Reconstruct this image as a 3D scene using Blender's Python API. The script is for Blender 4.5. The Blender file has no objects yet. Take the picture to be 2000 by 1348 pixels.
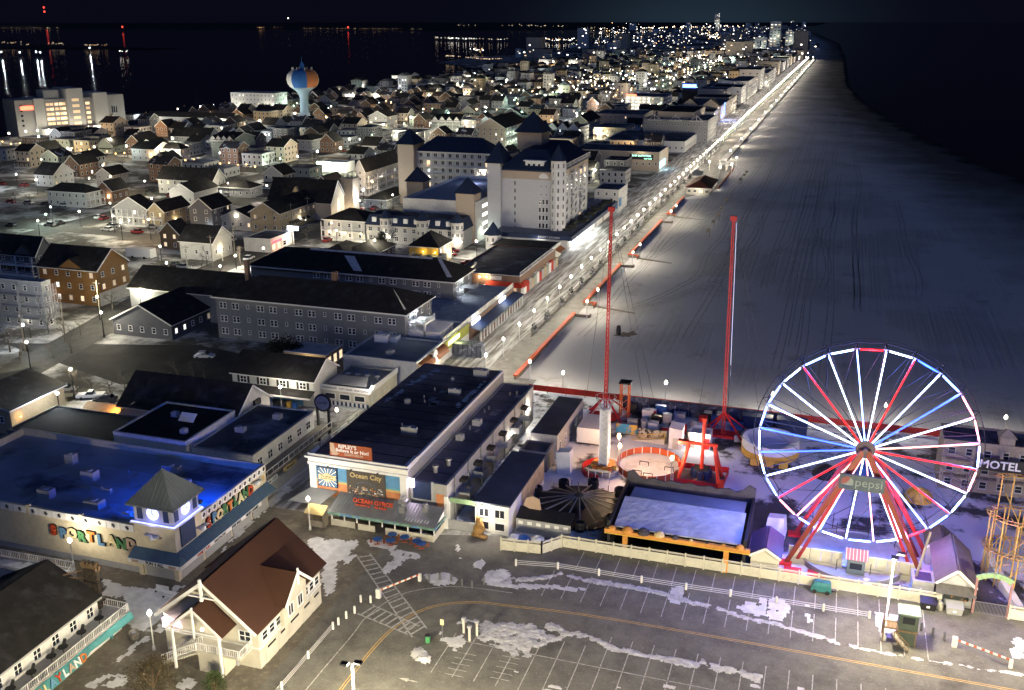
import bpy, bmesh, math, random
from mathutils import Vector, Matrix, noise
R = math.radians
rnd = random.Random(7)
scene = bpy.context.scene
C = scene.collection

# ------------------------------------------------------------------ camera
F, CX, CY, YH, CAMH = 1950.0, 1000.0, 674.0, 33.0, 74.0
PITCH = math.atan((CY - YH) / F)
YAW = math.atan(666 / F * math.cos(PITCH))
cd = bpy.data.cameras.new('camera')
cam = bpy.data.objects.new('camera', cd); C.objects.link(cam)
cam.location = (0, 0, CAMH)
cam.rotation_euler = (math.pi / 2 - PITCH, 0, YAW)
cd.sensor_fit = 'HORIZONTAL'; cd.sensor_width = 36.0; cd.lens = 36.0 * F / 2000.0
cd.clip_start = 1.0; cd.clip_end = 40000
scene.camera = cam

# ------------------------------------------------------------------ night sky, moon, exposure
w = bpy.data.worlds.new('World'); scene.world = w; w.use_nodes = True
nt = w.node_tree; nt.nodes.clear()
def wn(t, **k):
    n = nt.nodes.new(t)
    for a, b in k.items(): setattr(n, a, b)
    return n
def wmath(op, a, b=None):
    n = wn('ShaderNodeMath', operation=op)
    for i, v in enumerate((a, b)):
        if v is None: continue
        if isinstance(v, (int, float)): n.inputs[i].default_value = v
        else: nt.links.new(v, n.inputs[i])
    return n.outputs[0]
tc = wn('ShaderNodeTexCoord'); sp = wn('ShaderNodeSeparateXYZ')
nt.links.new(tc.outputs['Generated'], sp.inputs[0])
dt = wn('ShaderNodeVectorMath', operation='DOT_PRODUCT'); nt.links.new(tc.outputs['Generated'], dt.inputs[0])
dt.inputs[1].default_value = Vector((-0.135, 1.0, 0)).normalized()
elev = wmath('ABSOLUTE', sp.outputs['Z'])
fall = wmath('EXPONENT', wmath('MULTIPLY', elev, -16.0))
azi = wmath('POWER', wmath('MAXIMUM', dt.outputs['Value'], 0.0), 160.0)
glow = wmath('MULTIPLY', fall, azi)
mx = wn('ShaderNodeMix', data_type='RGBA')
nt.links.new(glow, mx.inputs[0])
mx.inputs[6].default_value = (0.0020, 0.0023, 0.0062, 1)
mx.inputs[7].default_value = (0.012, 0.022, 0.034, 1)
bg = wn('ShaderNodeBackground'); nt.links.new(mx.outputs[2], bg.inputs[0]); bg.inputs[1].default_value = 1.0
nt.links.new(bg.outputs[0], wn('ShaderNodeOutputWorld').inputs[0])
sl = bpy.data.lights.new('glow_fill', 'SUN'); sl.energy = 0.34; sl.angle = R(14); sl.color = (0.20, 0.37, 1.0)  # added soft blue sun standing in for city glow and ambient light
so = bpy.data.objects.new('glow_fill', sl); C.objects.link(so)
so.rotation_euler = (R(48), 0, R(28))
vs = scene.view_settings
vs.view_transform = 'Standard'; vs.look = 'None'; vs.gamma = 1; vs.exposure = 0.3; vs.use_curve_mapping = False
cy = scene.cycles
cy.use_denoising = True
try: cy.denoiser = 'OPENIMAGEDENOISE'
except Exception: pass
cy.max_bounces = 4; cy.diffuse_bounces = 2; cy.glossy_bounces = 2; cy.transmission_bounces = 2; cy.transparent_max_bounces = 4
cy.caustics_reflective = False; cy.caustics_refractive = False
cy.sample_clamp_indirect = 2.0
try: cy.use_light_tree = True
except Exception: pass
LK = 2.6     # one dial for all lamps

# ------------------------------------------------------------------ pixel -> place
FW = Vector((-math.sin(YAW) * math.cos(PITCH), math.cos(YAW) * math.cos(PITCH), -math.sin(PITCH)))
RT = Vector((math.cos(YAW), math.sin(YAW), 0))
UP = RT.cross(FW)
def G(px, py, z=0.0):
    d = FW + RT * ((px - CX) / F) - UP * ((py - CY) / F)
    t = (z - CAMH) / d.z
    return Vector((d.x * t, d.y * t, z))
def PR(x, y, z):
    v = Vector((x, y, z - CAMH)); zc = v.dot(FW)
    return CX + F * v.dot(RT) / zc, CY - F * v.dot(UP) / zc

# ------------------------------------------------------------------ materials
MATS = {}
def M(name, rgb, rough=0.8, var=0.12, scale=1.5, bump=0.0, metal=0.0, emit=0.0, wave=None, col2=None, mask=None, spec=0.3, bscale=None):
    """wave=(axis, per_metre, depth): siding / seams; col2+mask=(scale, lo, hi): a second colour in patches (snow, wear)"""
    if name in MATS: return MATS[name]
    m = bpy.data.materials.new(name); m.use_nodes = True; MATS[name] = m
    t = m.node_tree; b = t.nodes['Principled BSDF']
    b.inputs['Roughness'].default_value = rough; b.inputs['Metallic'].default_value = metal
    b.inputs['Specular IOR Level'].default_value = spec
    rgb = tuple(rgb) + (1,)
    b.inputs['Base Color'].default_value = rgb
    if emit:
        b.inputs['Emission Color'].default_value = rgb; b.inputs['Emission Strength'].default_value = emit
        m.cycles.emission_sampling = 'NONE'
        return m
    geo = t.nodes.new('ShaderNodeNewGeometry'); pos = geo.outputs['Position']
    col = None
    if var:
        n = t.nodes.new('ShaderNodeTexNoise'); n.inputs['Scale'].default_value = scale; n.inputs['Detail'].default_value = 5
        t.links.new(pos, n.inputs['Vector'])
        mr = t.nodes.new('ShaderNodeMapRange'); mr.inputs[1].default_value = 0.25; mr.inputs[2].default_value = 0.75
        mr.inputs[3].default_value = 1 - var; mr.inputs[4].default_value = 1 + var
        t.links.new(n.outputs['Fac'], mr.inputs[0])
        mu = t.nodes.new('ShaderNodeVectorMath'); mu.operation = 'SCALE'; mu.inputs[0].default_value = rgb[:3]
        t.links.new(mr.outputs[0], mu.inputs['Scale']); col = mu.outputs[0]
    if col2 is not None:
        n2 = t.nodes.new('ShaderNodeTexNoise'); n2.inputs['Scale'].default_value = mask[0]; n2.inputs['Detail'].default_value = 7
        n2.inputs['Roughness'].default_value = 0.62
        t.links.new(pos, n2.inputs['Vector'])
        m2 = t.nodes.new('ShaderNodeMapRange'); m2.inputs[1].default_value = mask[1]; m2.inputs[2].default_value = mask[2]
        t.links.new(n2.outputs['Fac'], m2.inputs[0])
        mxn = t.nodes.new('ShaderNodeMix'); mxn.data_type = 'RGBA'
        t.links.new(m2.outputs[0], mxn.inputs[0])
        if col is not None: t.links.new(col, mxn.inputs[6])
        else: mxn.inputs[6].default_value = rgb
        mxn.inputs[7].default_value = tuple(col2) + (1,)
        col = mxn.outputs[2]
    if col is not None: t.links.new(col, b.inputs['Base Color'])
    nrm = None
    if wave:
        wt = t.nodes.new('ShaderNodeTexWave'); wt.wave_type = 'BANDS'
        wt.bands_direction = {'X': 'X', 'Y': 'Y', 'Z': 'Z', 'D': 'DIAGONAL'}[wave[0]]
        wt.wave_profile = 'SAW'
        wt.inputs['Scale'].default_value = wave[1] * 0.314
        t.links.new(pos, wt.inputs['Vector'])
        bp = t.nodes.new('ShaderNodeBump'); bp.inputs['Distance'].default_value = wave[2]; bp.inputs['Strength'].default_value = 0.8
        t.links.new(wt.outputs['Fac'], bp.inputs['Height']); nrm = bp.outputs[0]
    if bump:
        n3 = t.nodes.new('ShaderNodeTexNoise'); n3.inputs['Scale'].default_value = bscale or scale * 6; n3.inputs['Detail'].default_value = 6
        t.links.new(pos, n3.inputs['Vector'])
        bp = t.nodes.new('ShaderNodeBump'); bp.inputs['Distance'].default_value = bump; bp.inputs['Strength'].default_value = 0.9
        t.links.new(n3.outputs['Fac'], bp.inputs['Height'])
        if nrm: t.links.new(nrm, bp.inputs['Normal'])
        nrm = bp.outputs[0]
    if nrm: t.links.new(nrm, b.inputs['Normal'])
    return m
SNOW = (0.72, 0.73, 0.75)
M('white_siding', (0.50, 0.49, 0.46), wave=('Z', 5, .03))
M('grey_siding', (0.36, 0.36, 0.36), wave=('Z', 5, .03))
M('dark_siding', (0.13, 0.13, 0.14), wave=('Z', 5, .03))
M('tan_siding', (0.42, 0.34, 0.22), wave=('Z', 5, .03))
M('amber_siding', (0.23, 0.12, 0.04), wave=('Z', 5, .03))
M('brown_siding', (0.15, 0.105, 0.07), wave=('Z', 5, .03))
M('sage_siding', (0.30, 0.34, 0.29), wave=('Z', 5, .03))
M('cream_stucco', (0.58, 0.50, 0.34), bump=.02)
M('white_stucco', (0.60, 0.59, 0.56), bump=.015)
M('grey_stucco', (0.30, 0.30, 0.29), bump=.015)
M('beige_stucco', (0.45, 0.38, 0.29), bump=.015)
M('brick', (0.19, 0.12, 0.085), var=.25, scale=6, wave=('Z', 8, .015))
M('white_trim', (0.72, 0.71, 0.68), var=.06)
M('white_board', (0.50, 0.465, 0.37), wave=('X', 4, .03), var=.16, scale=.7)
M('grey_trim', (0.33, 0.33, 0.33), var=.08)
M('dark_roof', (0.023, 0.021, 0.020), rough=.9, var=.35, scale=.6, bump=.02, col2=(0.06, 0.06, 0.065), mask=(.35, .55, .75))
M('brown_roof', (0.05, 0.020, 0.011), rough=.9, var=.18, scale=.25, bump=.02)
M('blue_roof', (0.014, 0.026, 0.06), rough=.7, var=.2, scale=.8)
M('snowy_roof', (0.035, 0.035, 0.04), rough=.9, var=.3, scale=.5, col2=SNOW, mask=(.22, .56, .66), bump=.03)
M('flat_roof', (0.085, 0.084, 0.09), rough=.9, var=.35, scale=.25, col2=(.26, .265, .28), mask=(.14, .5, .66), bump=.02)
M('pale_roof', (0.20, 0.205, 0.23), rough=.9, var=.3, scale=.2, bump=.02)
M('snow_roof', (0.36, 0.375, 0.41), rough=.9, var=.25, scale=.6, bump=.22, bscale=1.1)
M('metal_roof', (0.32, 0.33, 0.33), rough=.45, metal=.5, var=.12, scale=.8)
M('snow', (.62, .615, .60), rough=.85, var=.22, scale=.9, bump=.12, bscale=1.6)
M('dirty_snow', (0.52, 0.51, 0.485), rough=.9, var=.35, scale=1.3, bump=.15, bscale=2.5)
M('glass', (0.02, 0.023, 0.03), rough=.12, var=0, spec=.6)
M('pane_warm', (1.0, 0.74, 0.45), emit=1.0)
M('pane_white', (1.0, 0.95, 0.85), emit=1.6)
M('pane_dim', (0.85, 0.62, 0.38), emit=.35)
M('lamp_white', (1.0, 0.93, 0.80), emit=7)
M('lamp_cool', (0.90, 0.95, 1.0), emit=7)
M('lamp_warm', (1.0, 0.70, 0.40), emit=6)
M('lamp_amber', (1.0, 0.55, 0.22), emit=4)
M('lamp_green', (0.60, 1.0, 0.70), emit=5)
M('lamp_red', (1.0, 0.06, 0.04), emit=2.5)
M('shore_warm', (1.0, 0.75, 0.48), emit=1.6)
M('shore_amber', (1.0, 0.55, 0.25), emit=1.2)
M('lamp_blue', (0.10, 0.22, 1.0), emit=5)
M('steel', (0.35, 0.35, 0.36), rough=.4, metal=.7, var=.1)
M('dark_metal', (0.03, 0.03, 0.032), rough=.5, metal=.4, var=.1)
M('post_white', (0.60, 0.60, 0.58), rough=.5, var=.05)
M('concrete', (0.33, 0.32, 0.30), var=.15, scale=.8, bump=.01)
M('wood', (0.20, 0.13, 0.07), var=.25, scale=3)
M('old_wood', (0.22, 0.19, 0.15), var=.25, scale=3)
M('orange_red', (0.62, 0.085, 0.018), rough=.5, var=.12)
M('ride_red', (0.55, 0.03, 0.03), rough=.4, var=.1)
M('ride_orange', (0.60, 0.13, 0.03), rough=.45, var=.1)
M('ride_yellow', (0.60, 0.36, 0.06), rough=.45, var=.1)
M('ride_blue', (0.03, 0.10, 0.32), rough=.4, var=.1)
M('navy', (0.02, 0.035, 0.09), rough=.6, var=.1)
M('black_panel', (0.018, 0.018, 0.02), rough=.5, var=.2)
M('tarp', (0.66, 0.66, 0.68), rough=.6, var=.06, bump=.04, bscale=3)

# ------------------------------------------------------------------ mesh building
ORG = {}
def gm(m): return MATS[m] if isinstance(m, str) else m
def org(o): return ORG.get(o.name, Vector((0, 0, 0))) if o else Vector((0, 0, 0))
class MB:
    def __init__(s): s.v = []; s.f = []; s.m = []; s.mats = []
    def mi(s, m):
        if m not in s.mats: s.mats.append(m)
        return s.mats.index(m)
    def add(s, vs, fs, m=None):
        k = len(s.v); s.v += [tuple(v) for v in vs]; i = s.mi(m)
        for f in fs: s.f.append(tuple(k + q for q in f)); s.m.append(i)
        return s
    def box(s, x0, x1, y0, y1, z0, z1, m=None):
        vs = [(x, y, z) for z in (z0, z1) for y in (y0, y1) for x in (x0, x1)]
        return s.add(vs, [(0, 2, 3, 1), (4, 5, 7, 6), (0, 1, 5, 4), (2, 6, 7, 3), (0, 4, 6, 2), (1, 3, 7, 5)], m)
    def beam(s, p, q, a=.1, b=None, m=None, upv=(0, 0, 1)):
        p = Vector(p); q = Vector(q); d = (q - p); b = a if b is None else b
        if d.length < 1e-6: return s
        d.normalize(); u = Vector(upv)
        if abs(d.dot(u)) > .98: u = Vector((0, 1, 0))
        sx = d.cross(u).normalized(); sz = sx.cross(d)
        vs = [e + sx * (i * a / 2) + sz * (j * b / 2) for e in (p, q) for j in (-1, 1) for i in (-1, 1)]
        return s.add(vs, [(0, 2, 3, 1), (4, 5, 7, 6), (0, 1, 5, 4), (2, 6, 7, 3), (0, 4, 6, 2), (1, 3, 7, 5)], m)
    def tube(s, p, q, r0, r1=None, n=6, m=None, cap=True):
        p = Vector(p); q = Vector(q); d = (q - p).normalized(); r1 = r0 if r1 is None else r1
        u = Vector((0, 0, 1)) if abs(d.z) < .95 else Vector((1, 0, 0))
        sx = d.cross(u).normalized(); sy = sx.cross(d)
        vs = [e + (sx * math.cos(2 * math.pi * i / n) + sy * math.sin(2 * math.pi * i / n)) * r for e, r in ((p, r0), (q, r1)) for i in range(n)]
        fs = [(i, (i + 1) % n, n + (i + 1) % n, n + i) for i in range(n)]
        if cap: fs += [tuple(range(n))[::-1], tuple(range(n, 2 * n))]
        return s.add(vs, fs, m)
    def prism(s, pts, z0, z1, m=None):
        n = len(pts); vs = [(x, y, z0) for x, y in pts] + [(x, y, z1) for x, y in pts]
        return s.add(vs, [tuple(range(n))[::-1], tuple(range(n, 2 * n))] + [(i, (i + 1) % n, n + (i + 1) % n, n + i) for i in range(n)], m)
    def poly3(s, pts, nrm, th, m=None):
        """a flat polygon in space with thickness th along nrm"""
        n = len(pts); nv = Vector(nrm).normalized() * th
        vs = [Vector(p) for p in pts] + [Vector(p) + nv for p in pts]
        return s.add(vs, [tuple(range(n))[::-1], tuple(range(n, 2 * n))] + [(i, (i + 1) % n, n + (i + 1) % n, n + i) for i in range(n)], m)
    def lathe(s, c, prof, n=12, m=None, a0=0.0, a1=2 * math.pi):
        full = abs(a1 - a0 - 2 * math.pi) < 1e-6; k = n if full else n + 1
        vs = []
        for r, z in prof:
            for i in range(k):
                a = a0 + (a1 - a0) * i / n; vs.append((c[0] + r * math.cos(a), c[1] + r * math.sin(a), c[2] + z))
        fs = []
        for j in range(len(prof) - 1):
            for i in range(n):
                i2 = (i + 1) % k if full else i + 1
                fs.append((j * k + i, j * k + i2, (j + 1) * k + i2, (j + 1) * k + i))
        if full: fs += [tuple(range(k))[::-1], tuple(range((len(prof) - 1) * k, len(prof) * k))]
        return s.add(vs, fs, m)
    def ball(s, c, r, m=None, n=8, sq=1.0):
        k = 5
        return s.lathe(c, [(max(.02, math.sin(math.pi * i / k)) * r, -math.cos(math.pi * i / k) * r * sq) for i in range(k + 1)], n, m)
    def mesh(s, name, mat=None, o=Vector((0, 0, 0)), smooth=False):
        me = bpy.data.meshes.new(name)
        me.from_pydata([(a - o.x, b - o.y, c - o.z) for a, b, c in s.v], [], s.f)
        mm = s.mats if s.mats else [None]
        for q in mm: me.materials.append(gm(q) if q else gm(mat))
        if len(mm) > 1: me.polygons.foreach_set('material_index', s.m)
        if smooth: me.polygons.foreach_set('use_smooth', [True] * len(me.polygons))
        me.update(); return me
    def build(s, name, mat=None, parent=None, smooth=False):
        me = s.mesh(name, mat, org(parent), smooth)
        o = bpy.data.objects.new(name, me); C.objects.link(o)
        if parent: o.parent = parent; ORG[o.name] = org(parent)
        return o
def link(name, me, loc, parent=None, rz=0.0, sc=None):
    o = bpy.data.objects.new(name, me); C.objects.link(o)
    o.location = Vector(loc) - org(parent); o.rotation_euler = (0, 0, rz)
    if sc: o.scale = sc
    if parent: o.parent = parent
    ORG[o.name] = Vector(loc)
    return o
def tag(o, label, cat, group=None):
    o['label'] = label; o['category'] = cat
    if group: o['group'] = group
    return o
def struct(o): o['kind'] = 'structure'; return o
def stuff(o, label=None, cat=None):
    o['kind'] = 'stuff'
    if label: o['label'] = label; o['category'] = cat
    return o
def thing(name, label, cat, loc, group=None):
    o = bpy.data.objects.new(name, None); C.objects.link(o); o.location = loc; o.empty_display_size = .5
    ORG[o.name] = Vector(loc); return tag(o, label, cat, group)
def lamp(parent, loc, power, color=(1, .90, .74), radius=.25, name='lamp_light'):
    l = bpy.data.lights.new(name, 'POINT'); l.energy = power * LK; l.color = color; l.shadow_soft_size = radius
    o = bpy.data.objects.new(name, l); C.objects.link(o); o.location = Vector(loc) - org(parent)
    if parent: o.parent = parent
    return o
def spot(parent, loc, tgt, power, color=(1, .9, .74), ang=100, blend=.5, radius=.2, name='lamp_light'):
    l = bpy.data.lights.new(name, 'SPOT'); l.energy = power * LK; l.color = color; l.shadow_soft_size = radius
    l.spot_size = R(ang); l.spot_blend = blend
    o = bpy.data.objects.new(name, l); C.objects.link(o); o.location = Vector(loc) - org(parent)
    o.rotation_euler = (Vector(tgt) - Vector(loc)).to_track_quat('-Z', 'Y').to_euler()
    if parent: o.parent = parent
    return o
TXT = {}
def text_mesh(s, size, mat, depth=.05, bold=0.0):
    key = (s, size, mat, depth, bold)
    if key in TXT: return TXT[key]
    cu = bpy.data.curves.new('lettering', 'FONT'); cu.body = s; cu.size = size; cu.extrude = depth; cu.align_x = 'CENTER'; cu.align_y = 'CENTER'
    cu.offset = bold; cu.resolution_u = 2
    to = bpy.data.objects.new('lettering_tmp', cu); C.objects.link(to)
    me = bpy.data.meshes.new_from_object(to.evaluated_get(bpy.context.evaluated_depsgraph_get()))
    bpy.data.objects.remove(to); me.name = 'lettering'
    me.materials.clear(); me.materials.append(MATS[mat])
    TXT[key] = me; return me
def text(name, s, size, mat, loc, face, parent=None, depth=.05, bold=0.0, tilt=0.0, roll=0.0, sx=1.0):
    """face 'S' reads from the south, 'E' from the east"""
    me = text_mesh(s, size, mat, depth, bold)
    o = bpy.data.objects.new(name, me); C.objects.link(o)
    o.location = Vector(loc) - org(parent)
    rz = {'S': 0, 'E': math.pi / 2}[face] if isinstance(face, str) else face
    o.rotation_euler = (Matrix.Rotation(rz, 3, 'Z') @ Matrix.Rotation(math.pi / 2 - tilt, 3, 'X') @ Matrix.Rotation(roll, 3, 'Z')).to_euler()
    o.scale = (sx, 1, 1)
    if parent: o.parent = parent
    return o
# ================================================================== the setting
def sheet(name, pts, z, mat, parent=None):
    o = MB().add([(p[0], p[1], z) for p in pts], [tuple(range(len(pts)))]).build(name, mat, parent)
    return o
# special ground materials -------------------------------------------------
def ground_mat(name, base, snow, scale, lo, hi, bump=.05, rough=.9, track=None, fine=None, dark=None):
    m = bpy.data.materials.new(name); m.use_nodes = True; MATS[name] = m
    t = m.node_tree; b = t.nodes['Principled BSDF']; b.inputs['Roughness'].default_value = rough; b.inputs['Specular IOR Level'].default_value = .2
    L = t.links.new; N = t.nodes.new
    pos = N('ShaderNodeNewGeometry').outputs['Position']
    def nz(sc, det=6, ro=.6, sx=None):
        n = N('ShaderNodeTexNoise'); n.inputs['Scale'].default_value = sc; n.inputs['Detail'].default_value = det; n.inputs['Roughness'].default_value = ro
        if sx:
            mp = N('ShaderNodeMapping'); mp.inputs['Scale'].default_value = sx; L(pos, mp.inputs[0]); L(mp.outputs[0], n.inputs['Vector'])
        else: L(pos, n.inputs['Vector'])
        return n.outputs['Fac']
    def rng(v, a, bb, c=0., d=1.):
        r = N('ShaderNodeMapRange'); L(v, r.inputs[0])
        for i, q in enumerate((a, bb, c, d)): r.inputs[i + 1].default_value = q
        return r.outputs[0]
    def mix(f, a, bb):
        x = N('ShaderNodeMix'); x.data_type = 'RGBA'; L(f, x.inputs[0])
        for i, q in ((6, a), (7, bb)):
            if isinstance(q, tuple): x.inputs[i].default_value = q + (1,)
            else: L(q, x.inputs[i])
        return x.outputs[2]
    d = tuple(c * .62 for c in base)
    col = mix(rng(nz(.35, 8, .65), .35, .65), d, base)
    if fine: col = mix(rng(nz(fine, 5), .55, .75), col, tuple(min(1, c * 1.35) for c in base))
    if dark: col = mix(rng(nz(dark, 6, .55), .60, .72), col, tuple(c * .45 for c in base))
    f = rng(nz(scale, 9, .68), lo, hi)
    if track:      # long streaks running north, where snow is pressed or blown away
        f2 = rng(nz(track, 5, .6, (1.0, .06, 1.0)), .42, .62)
        mm = N('ShaderNodeMath'); mm.operation = 'MULTIPLY'; L(f, mm.inputs[0]); L(f2, mm.inputs[1]); f = mm.outputs[0]
    col = mix(f, col, snow); L(col, b.inputs['Base Color'])
    bp = N('ShaderNodeBump'); bp.inputs['Distance'].default_value = bump; bp.inputs['Strength'].default_value = 1
    h = N('ShaderNodeMath'); h.operation = 'ADD'; L(f, h.inputs[0])
    h2 = N('ShaderNodeMath'); h2.operation = 'MULTIPLY'; h2.inputs[1].default_value = 1.2; L(nz(1.7, 6), h2.inputs[0]); L(h2.outputs[0], h.inputs[1])
    L(h.outputs[0], bp.inputs['Height']); L(bp.outputs[0], b.inputs['Normal'])
    return m
ground_mat('town_ground', (.105, .10, .088), (.52, .515, .50), .06, .47, .60)
ground_mat('lot_asphalt', (.188, .178, .152), (.5, .5, .5), .5, .80, .9, bump=.012, fine=3.0, dark=.13)
ground_mat('park_ground', (.085, .082, .08), (.66, .67, .70), .06, .44, .50, bump=.06)
ground_mat('deck_concrete', (.33, .315, .28), (.62, .62, .62), .16, .62, .68, bump=.02)
ground_mat('deck_snow', (.27, .25, .215), (.68, .675, .655), .30, .24, .44, bump=.06, track=1.1)
ground_mat('plaza_deck', (.19, .165, .125), (.6, .6, .6), .25, .64, .72, bump=.02, fine=1.4)
ground_mat('road', (.085, .083, .078), (.42, .42, .42), .12, .66, .78, bump=.01, fine=2.0)
ground_mat('mainland', (.03, .03, .03), (.06, .06, .06), .01, .5, .7)
# beach: rippled, combed snow over sand
def beach_mat():
    m = bpy.data.materials.new('beach_snow'); m.use_nodes = True; MATS['beach_snow'] = m
    t = m.node_tree; b = t.nodes['Principled BSDF']; b.inputs['Roughness'].default_value = .85; b.inputs['Specular IOR Level'].default_value = .15
    L = t.links.new; N = t.nodes.new
    pos = N('ShaderNodeNewGeometry').outputs['Position']
    def nz(sc, det, ro, sx=None):
        n = N('ShaderNodeTexNoise'); n.inputs['Scale'].default_value = sc; n.inputs['Detail'].default_value = det; n.inputs['Roughness'].default_value = ro
        if sx: mp = N('ShaderNodeMapping'); mp.inputs['Scale'].default_value = sx; L(pos, mp.inputs[0]); L(mp.outputs[0], n.inputs['Vector'])
        else: L(pos, n.inputs['Vector'])
        return n.outputs['Fac']
    def rg(v, a, b_, c=0., d=1.):
        r = N('ShaderNodeMapRange'); L(v, r.inputs[0])
        for i, q in enumerate((a, b_, c, d)): r.inputs[i + 1].default_value = q
        return r.outputs[0]
    def ma(op, a, b_):
        n = N('ShaderNodeMath'); n.operation = op
        for i, q in enumerate((a, b_)):
            if isinstance(q, (int, float)): n.inputs[i].default_value = q
            else: L(q, n.inputs[i])
        return n.outputs[0]
    def mix(f, a, b_):
        x = N('ShaderNodeMix'); x.data_type = 'RGBA'; L(f, x.inputs[0])
        for i, q in ((6, a), (7, b_)):
            if isinstance(q, tuple): x.inputs[i].default_value = q + (1,)
            else: L(q, x.inputs[i])
        return x.outputs[2]
    groove = nz(1.15, 3, .5, (1, .012, 1)); patch = rg(nz(.022, 4, .55), .42, .6)
    g = ma('MULTIPLY', groove, patch); h = ma('ADD', g, ma('MULTIPLY', nz(.9, 6, .6), .35))
    bp = N('ShaderNodeBump'); bp.inputs['Distance'].default_value = .14; L(h, bp.inputs['Height']); L(bp.outputs[0], b.inputs['Normal'])
    at = N('ShaderNodeAttribute'); at.attribute_name = 'sea'; d = ma('ADD', at.outputs['Fac'], ma('MULTIPLY', ma('SUBTRACT', nz(.03, 6, .6), .5), 60.))
    snow_c = mix(rg(g, .2, .45), (.56, .55, .53), (.47, .455, .43)); snow_c = mix(rg(nz(.07, 8, .7), .58, .72), snow_c, (.33, .30, .26))
    col = mix(rg(d, 22., 75.), (.10, .092, .08), snow_c); col = mix(rg(d, 4., 12.), (.022, .022, .022), col); L(col, b.inputs['Base Color'])  # darker seaward: bare wet sand, and the fade from the lamps put in colour
beach_mat()
def water_mat():
    m = bpy.data.materials.new('night_water'); m.use_nodes = True; MATS['night_water'] = m
    t = m.node_tree; b = t.nodes['Principled BSDF']; b.inputs['Roughness'].default_value = .1; b.inputs['Specular IOR Level'].default_value = .12
    b.inputs['Base Color'].default_value = (.006, .009, .016, 1)
    n = t.nodes.new('ShaderNodeTexNoise'); n.inputs['Scale'].default_value = .12; n.inputs['Detail'].default_value = 5
    t.links.new(t.nodes.new('ShaderNodeNewGeometry').outputs['Position'], n.inputs['Vector'])
    bp = t.nodes.new('ShaderNodeBump'); bp.inputs['Distance'].default_value = .25; bp.inputs['Strength'].default_value = .5
    t.links.new(n.outputs['Fac'], bp.inputs['Height']); t.links.new(bp.outputs[0], b.inputs['Normal'])
water_mat()

struct(sheet('water', [(15500 * math.cos(k * .0654), 15500 * math.sin(k * .0654)) for k in range(96)], -.6, 'night_water'))
SHORE = [(190, -60), (150, 200), (112, 400), (85.6, 532), (73, 588), (57, 688), (35, 839), (18, 1018), (4, 1248), (0, 1621), (-5, 2099), (-30, 3200), (-160, 5200), (-420, 8000)]
BAY = [(-1350, 8000), (-1050, 5850), (-730, 3740), (-640, 2730), (-650, 1990), (-690, 1900), (-665, 1640), (-520, 1458), (-512, 1270), (-541, 1236), (-500, 1057), (-503, 940), (-514, 878), (-490, 740), (-516, 696), (-492, 615), (-493, 548), (-518, 522), (-600, 420), (-640, 200), (-640, -60)]
struct(sheet('ground', [(150, -60), (150, 187), (60, 188), (-55, 190), (-58, 2050), (-90, 3200), (-220, 5200), (-480, 8000)] + BAY, 0, 'town_ground'))
struct(sheet('mainland', [(-9500, 4200), (-7000, 5000), (-5100, 5350), (-3400, 5650), (-2300, 5500), (-1500, 6100), (-900, 8200), (-300, 9500), (-300, 14500), (-3000, 14200), (-7000, 12500), (-10500, 9500)], .3, 'mainland'))
struct(sheet('island', [(-2300, 2080), (-1950, 2020), (-1620, 2090), (-1560, 2200), (-2100, 2330)], .3, 'mainland'))
def beach():
    m = MB(); ys = [187.5] + [200 + 14 * k for k in range(134)] + [2100 + 220 * k for k in range(27)]; U = []
    def sx(y):
        for (xa, ya), (xb, yb) in zip(SHORE, SHORE[1:]):
            if ya <= y <= yb: return xa + (xb - xa) * (y - ya) / (yb - ya) + 2.5 * noise.noise((y * .03, 1, 0)) + 1.2 * noise.noise((y * .11, 5, 0))
        return 0
    vs = []; n = 10
    for y in ys:
        e = sx(y)
        for k in range(n + 1): i_ = min(-61, e - 62); x = i_ + (e - i_) * (k / n) ** .8; vs.append((x, y, .006 if k < n else -.7)); U.append(e - x)
    m.add(vs, [(j * (n + 1) + i, j * (n + 1) + i + 1, (j + 1) * (n + 1) + i + 1, (j + 1) * (n + 1) + i) for j in range(len(ys) - 1) for i in range(n)])
    o = m.build('beach', 'beach_snow'); at = o.data.attributes.new('sea', 'FLOAT', 'POINT'); at.data.foreach_set('value', U); return o
struct(beach())
struct(sheet('amusement_ground', [(-57, 126.8), (60, 126.8), (90, 187.5), (-57, 187.5)], .006, 'park_ground'))
LOT = struct(sheet('parking_lot', [(-58, 40), (70, 40), (70, 126.8), (-41.5, 126.8), (-58, 122)], .005, 'lot_asphalt'))
struct(sheet('plaza', [(-125, 60), (-58, 60), (-58, 124), (-125, 124)], .004, 'plaza_deck'))
struct(sheet('boardwalk_snow_lane', [(-86, 124), (-68.6, 124), (-68.6, 1932), (-86, 1932)], .008, 'deck_snow'))
DECK = struct(sheet('boardwalk', [(-68.6, 168), (-61.2, 168), (-61.2, 1932), (-68.6, 1932)], .012, 'deck_concrete'))
struct(sheet('boardwalk_landing', [(-61.2, 186), (-57, 186), (-57, 193), (-61.2, 193)], .010, 'deck_concrete'))
struct(sheet('boardwalk_turn', [(-230, 1936), (-61, 1936), (-61, 1946), (-230, 1946)], .012, 'deck_concrete'))

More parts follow.
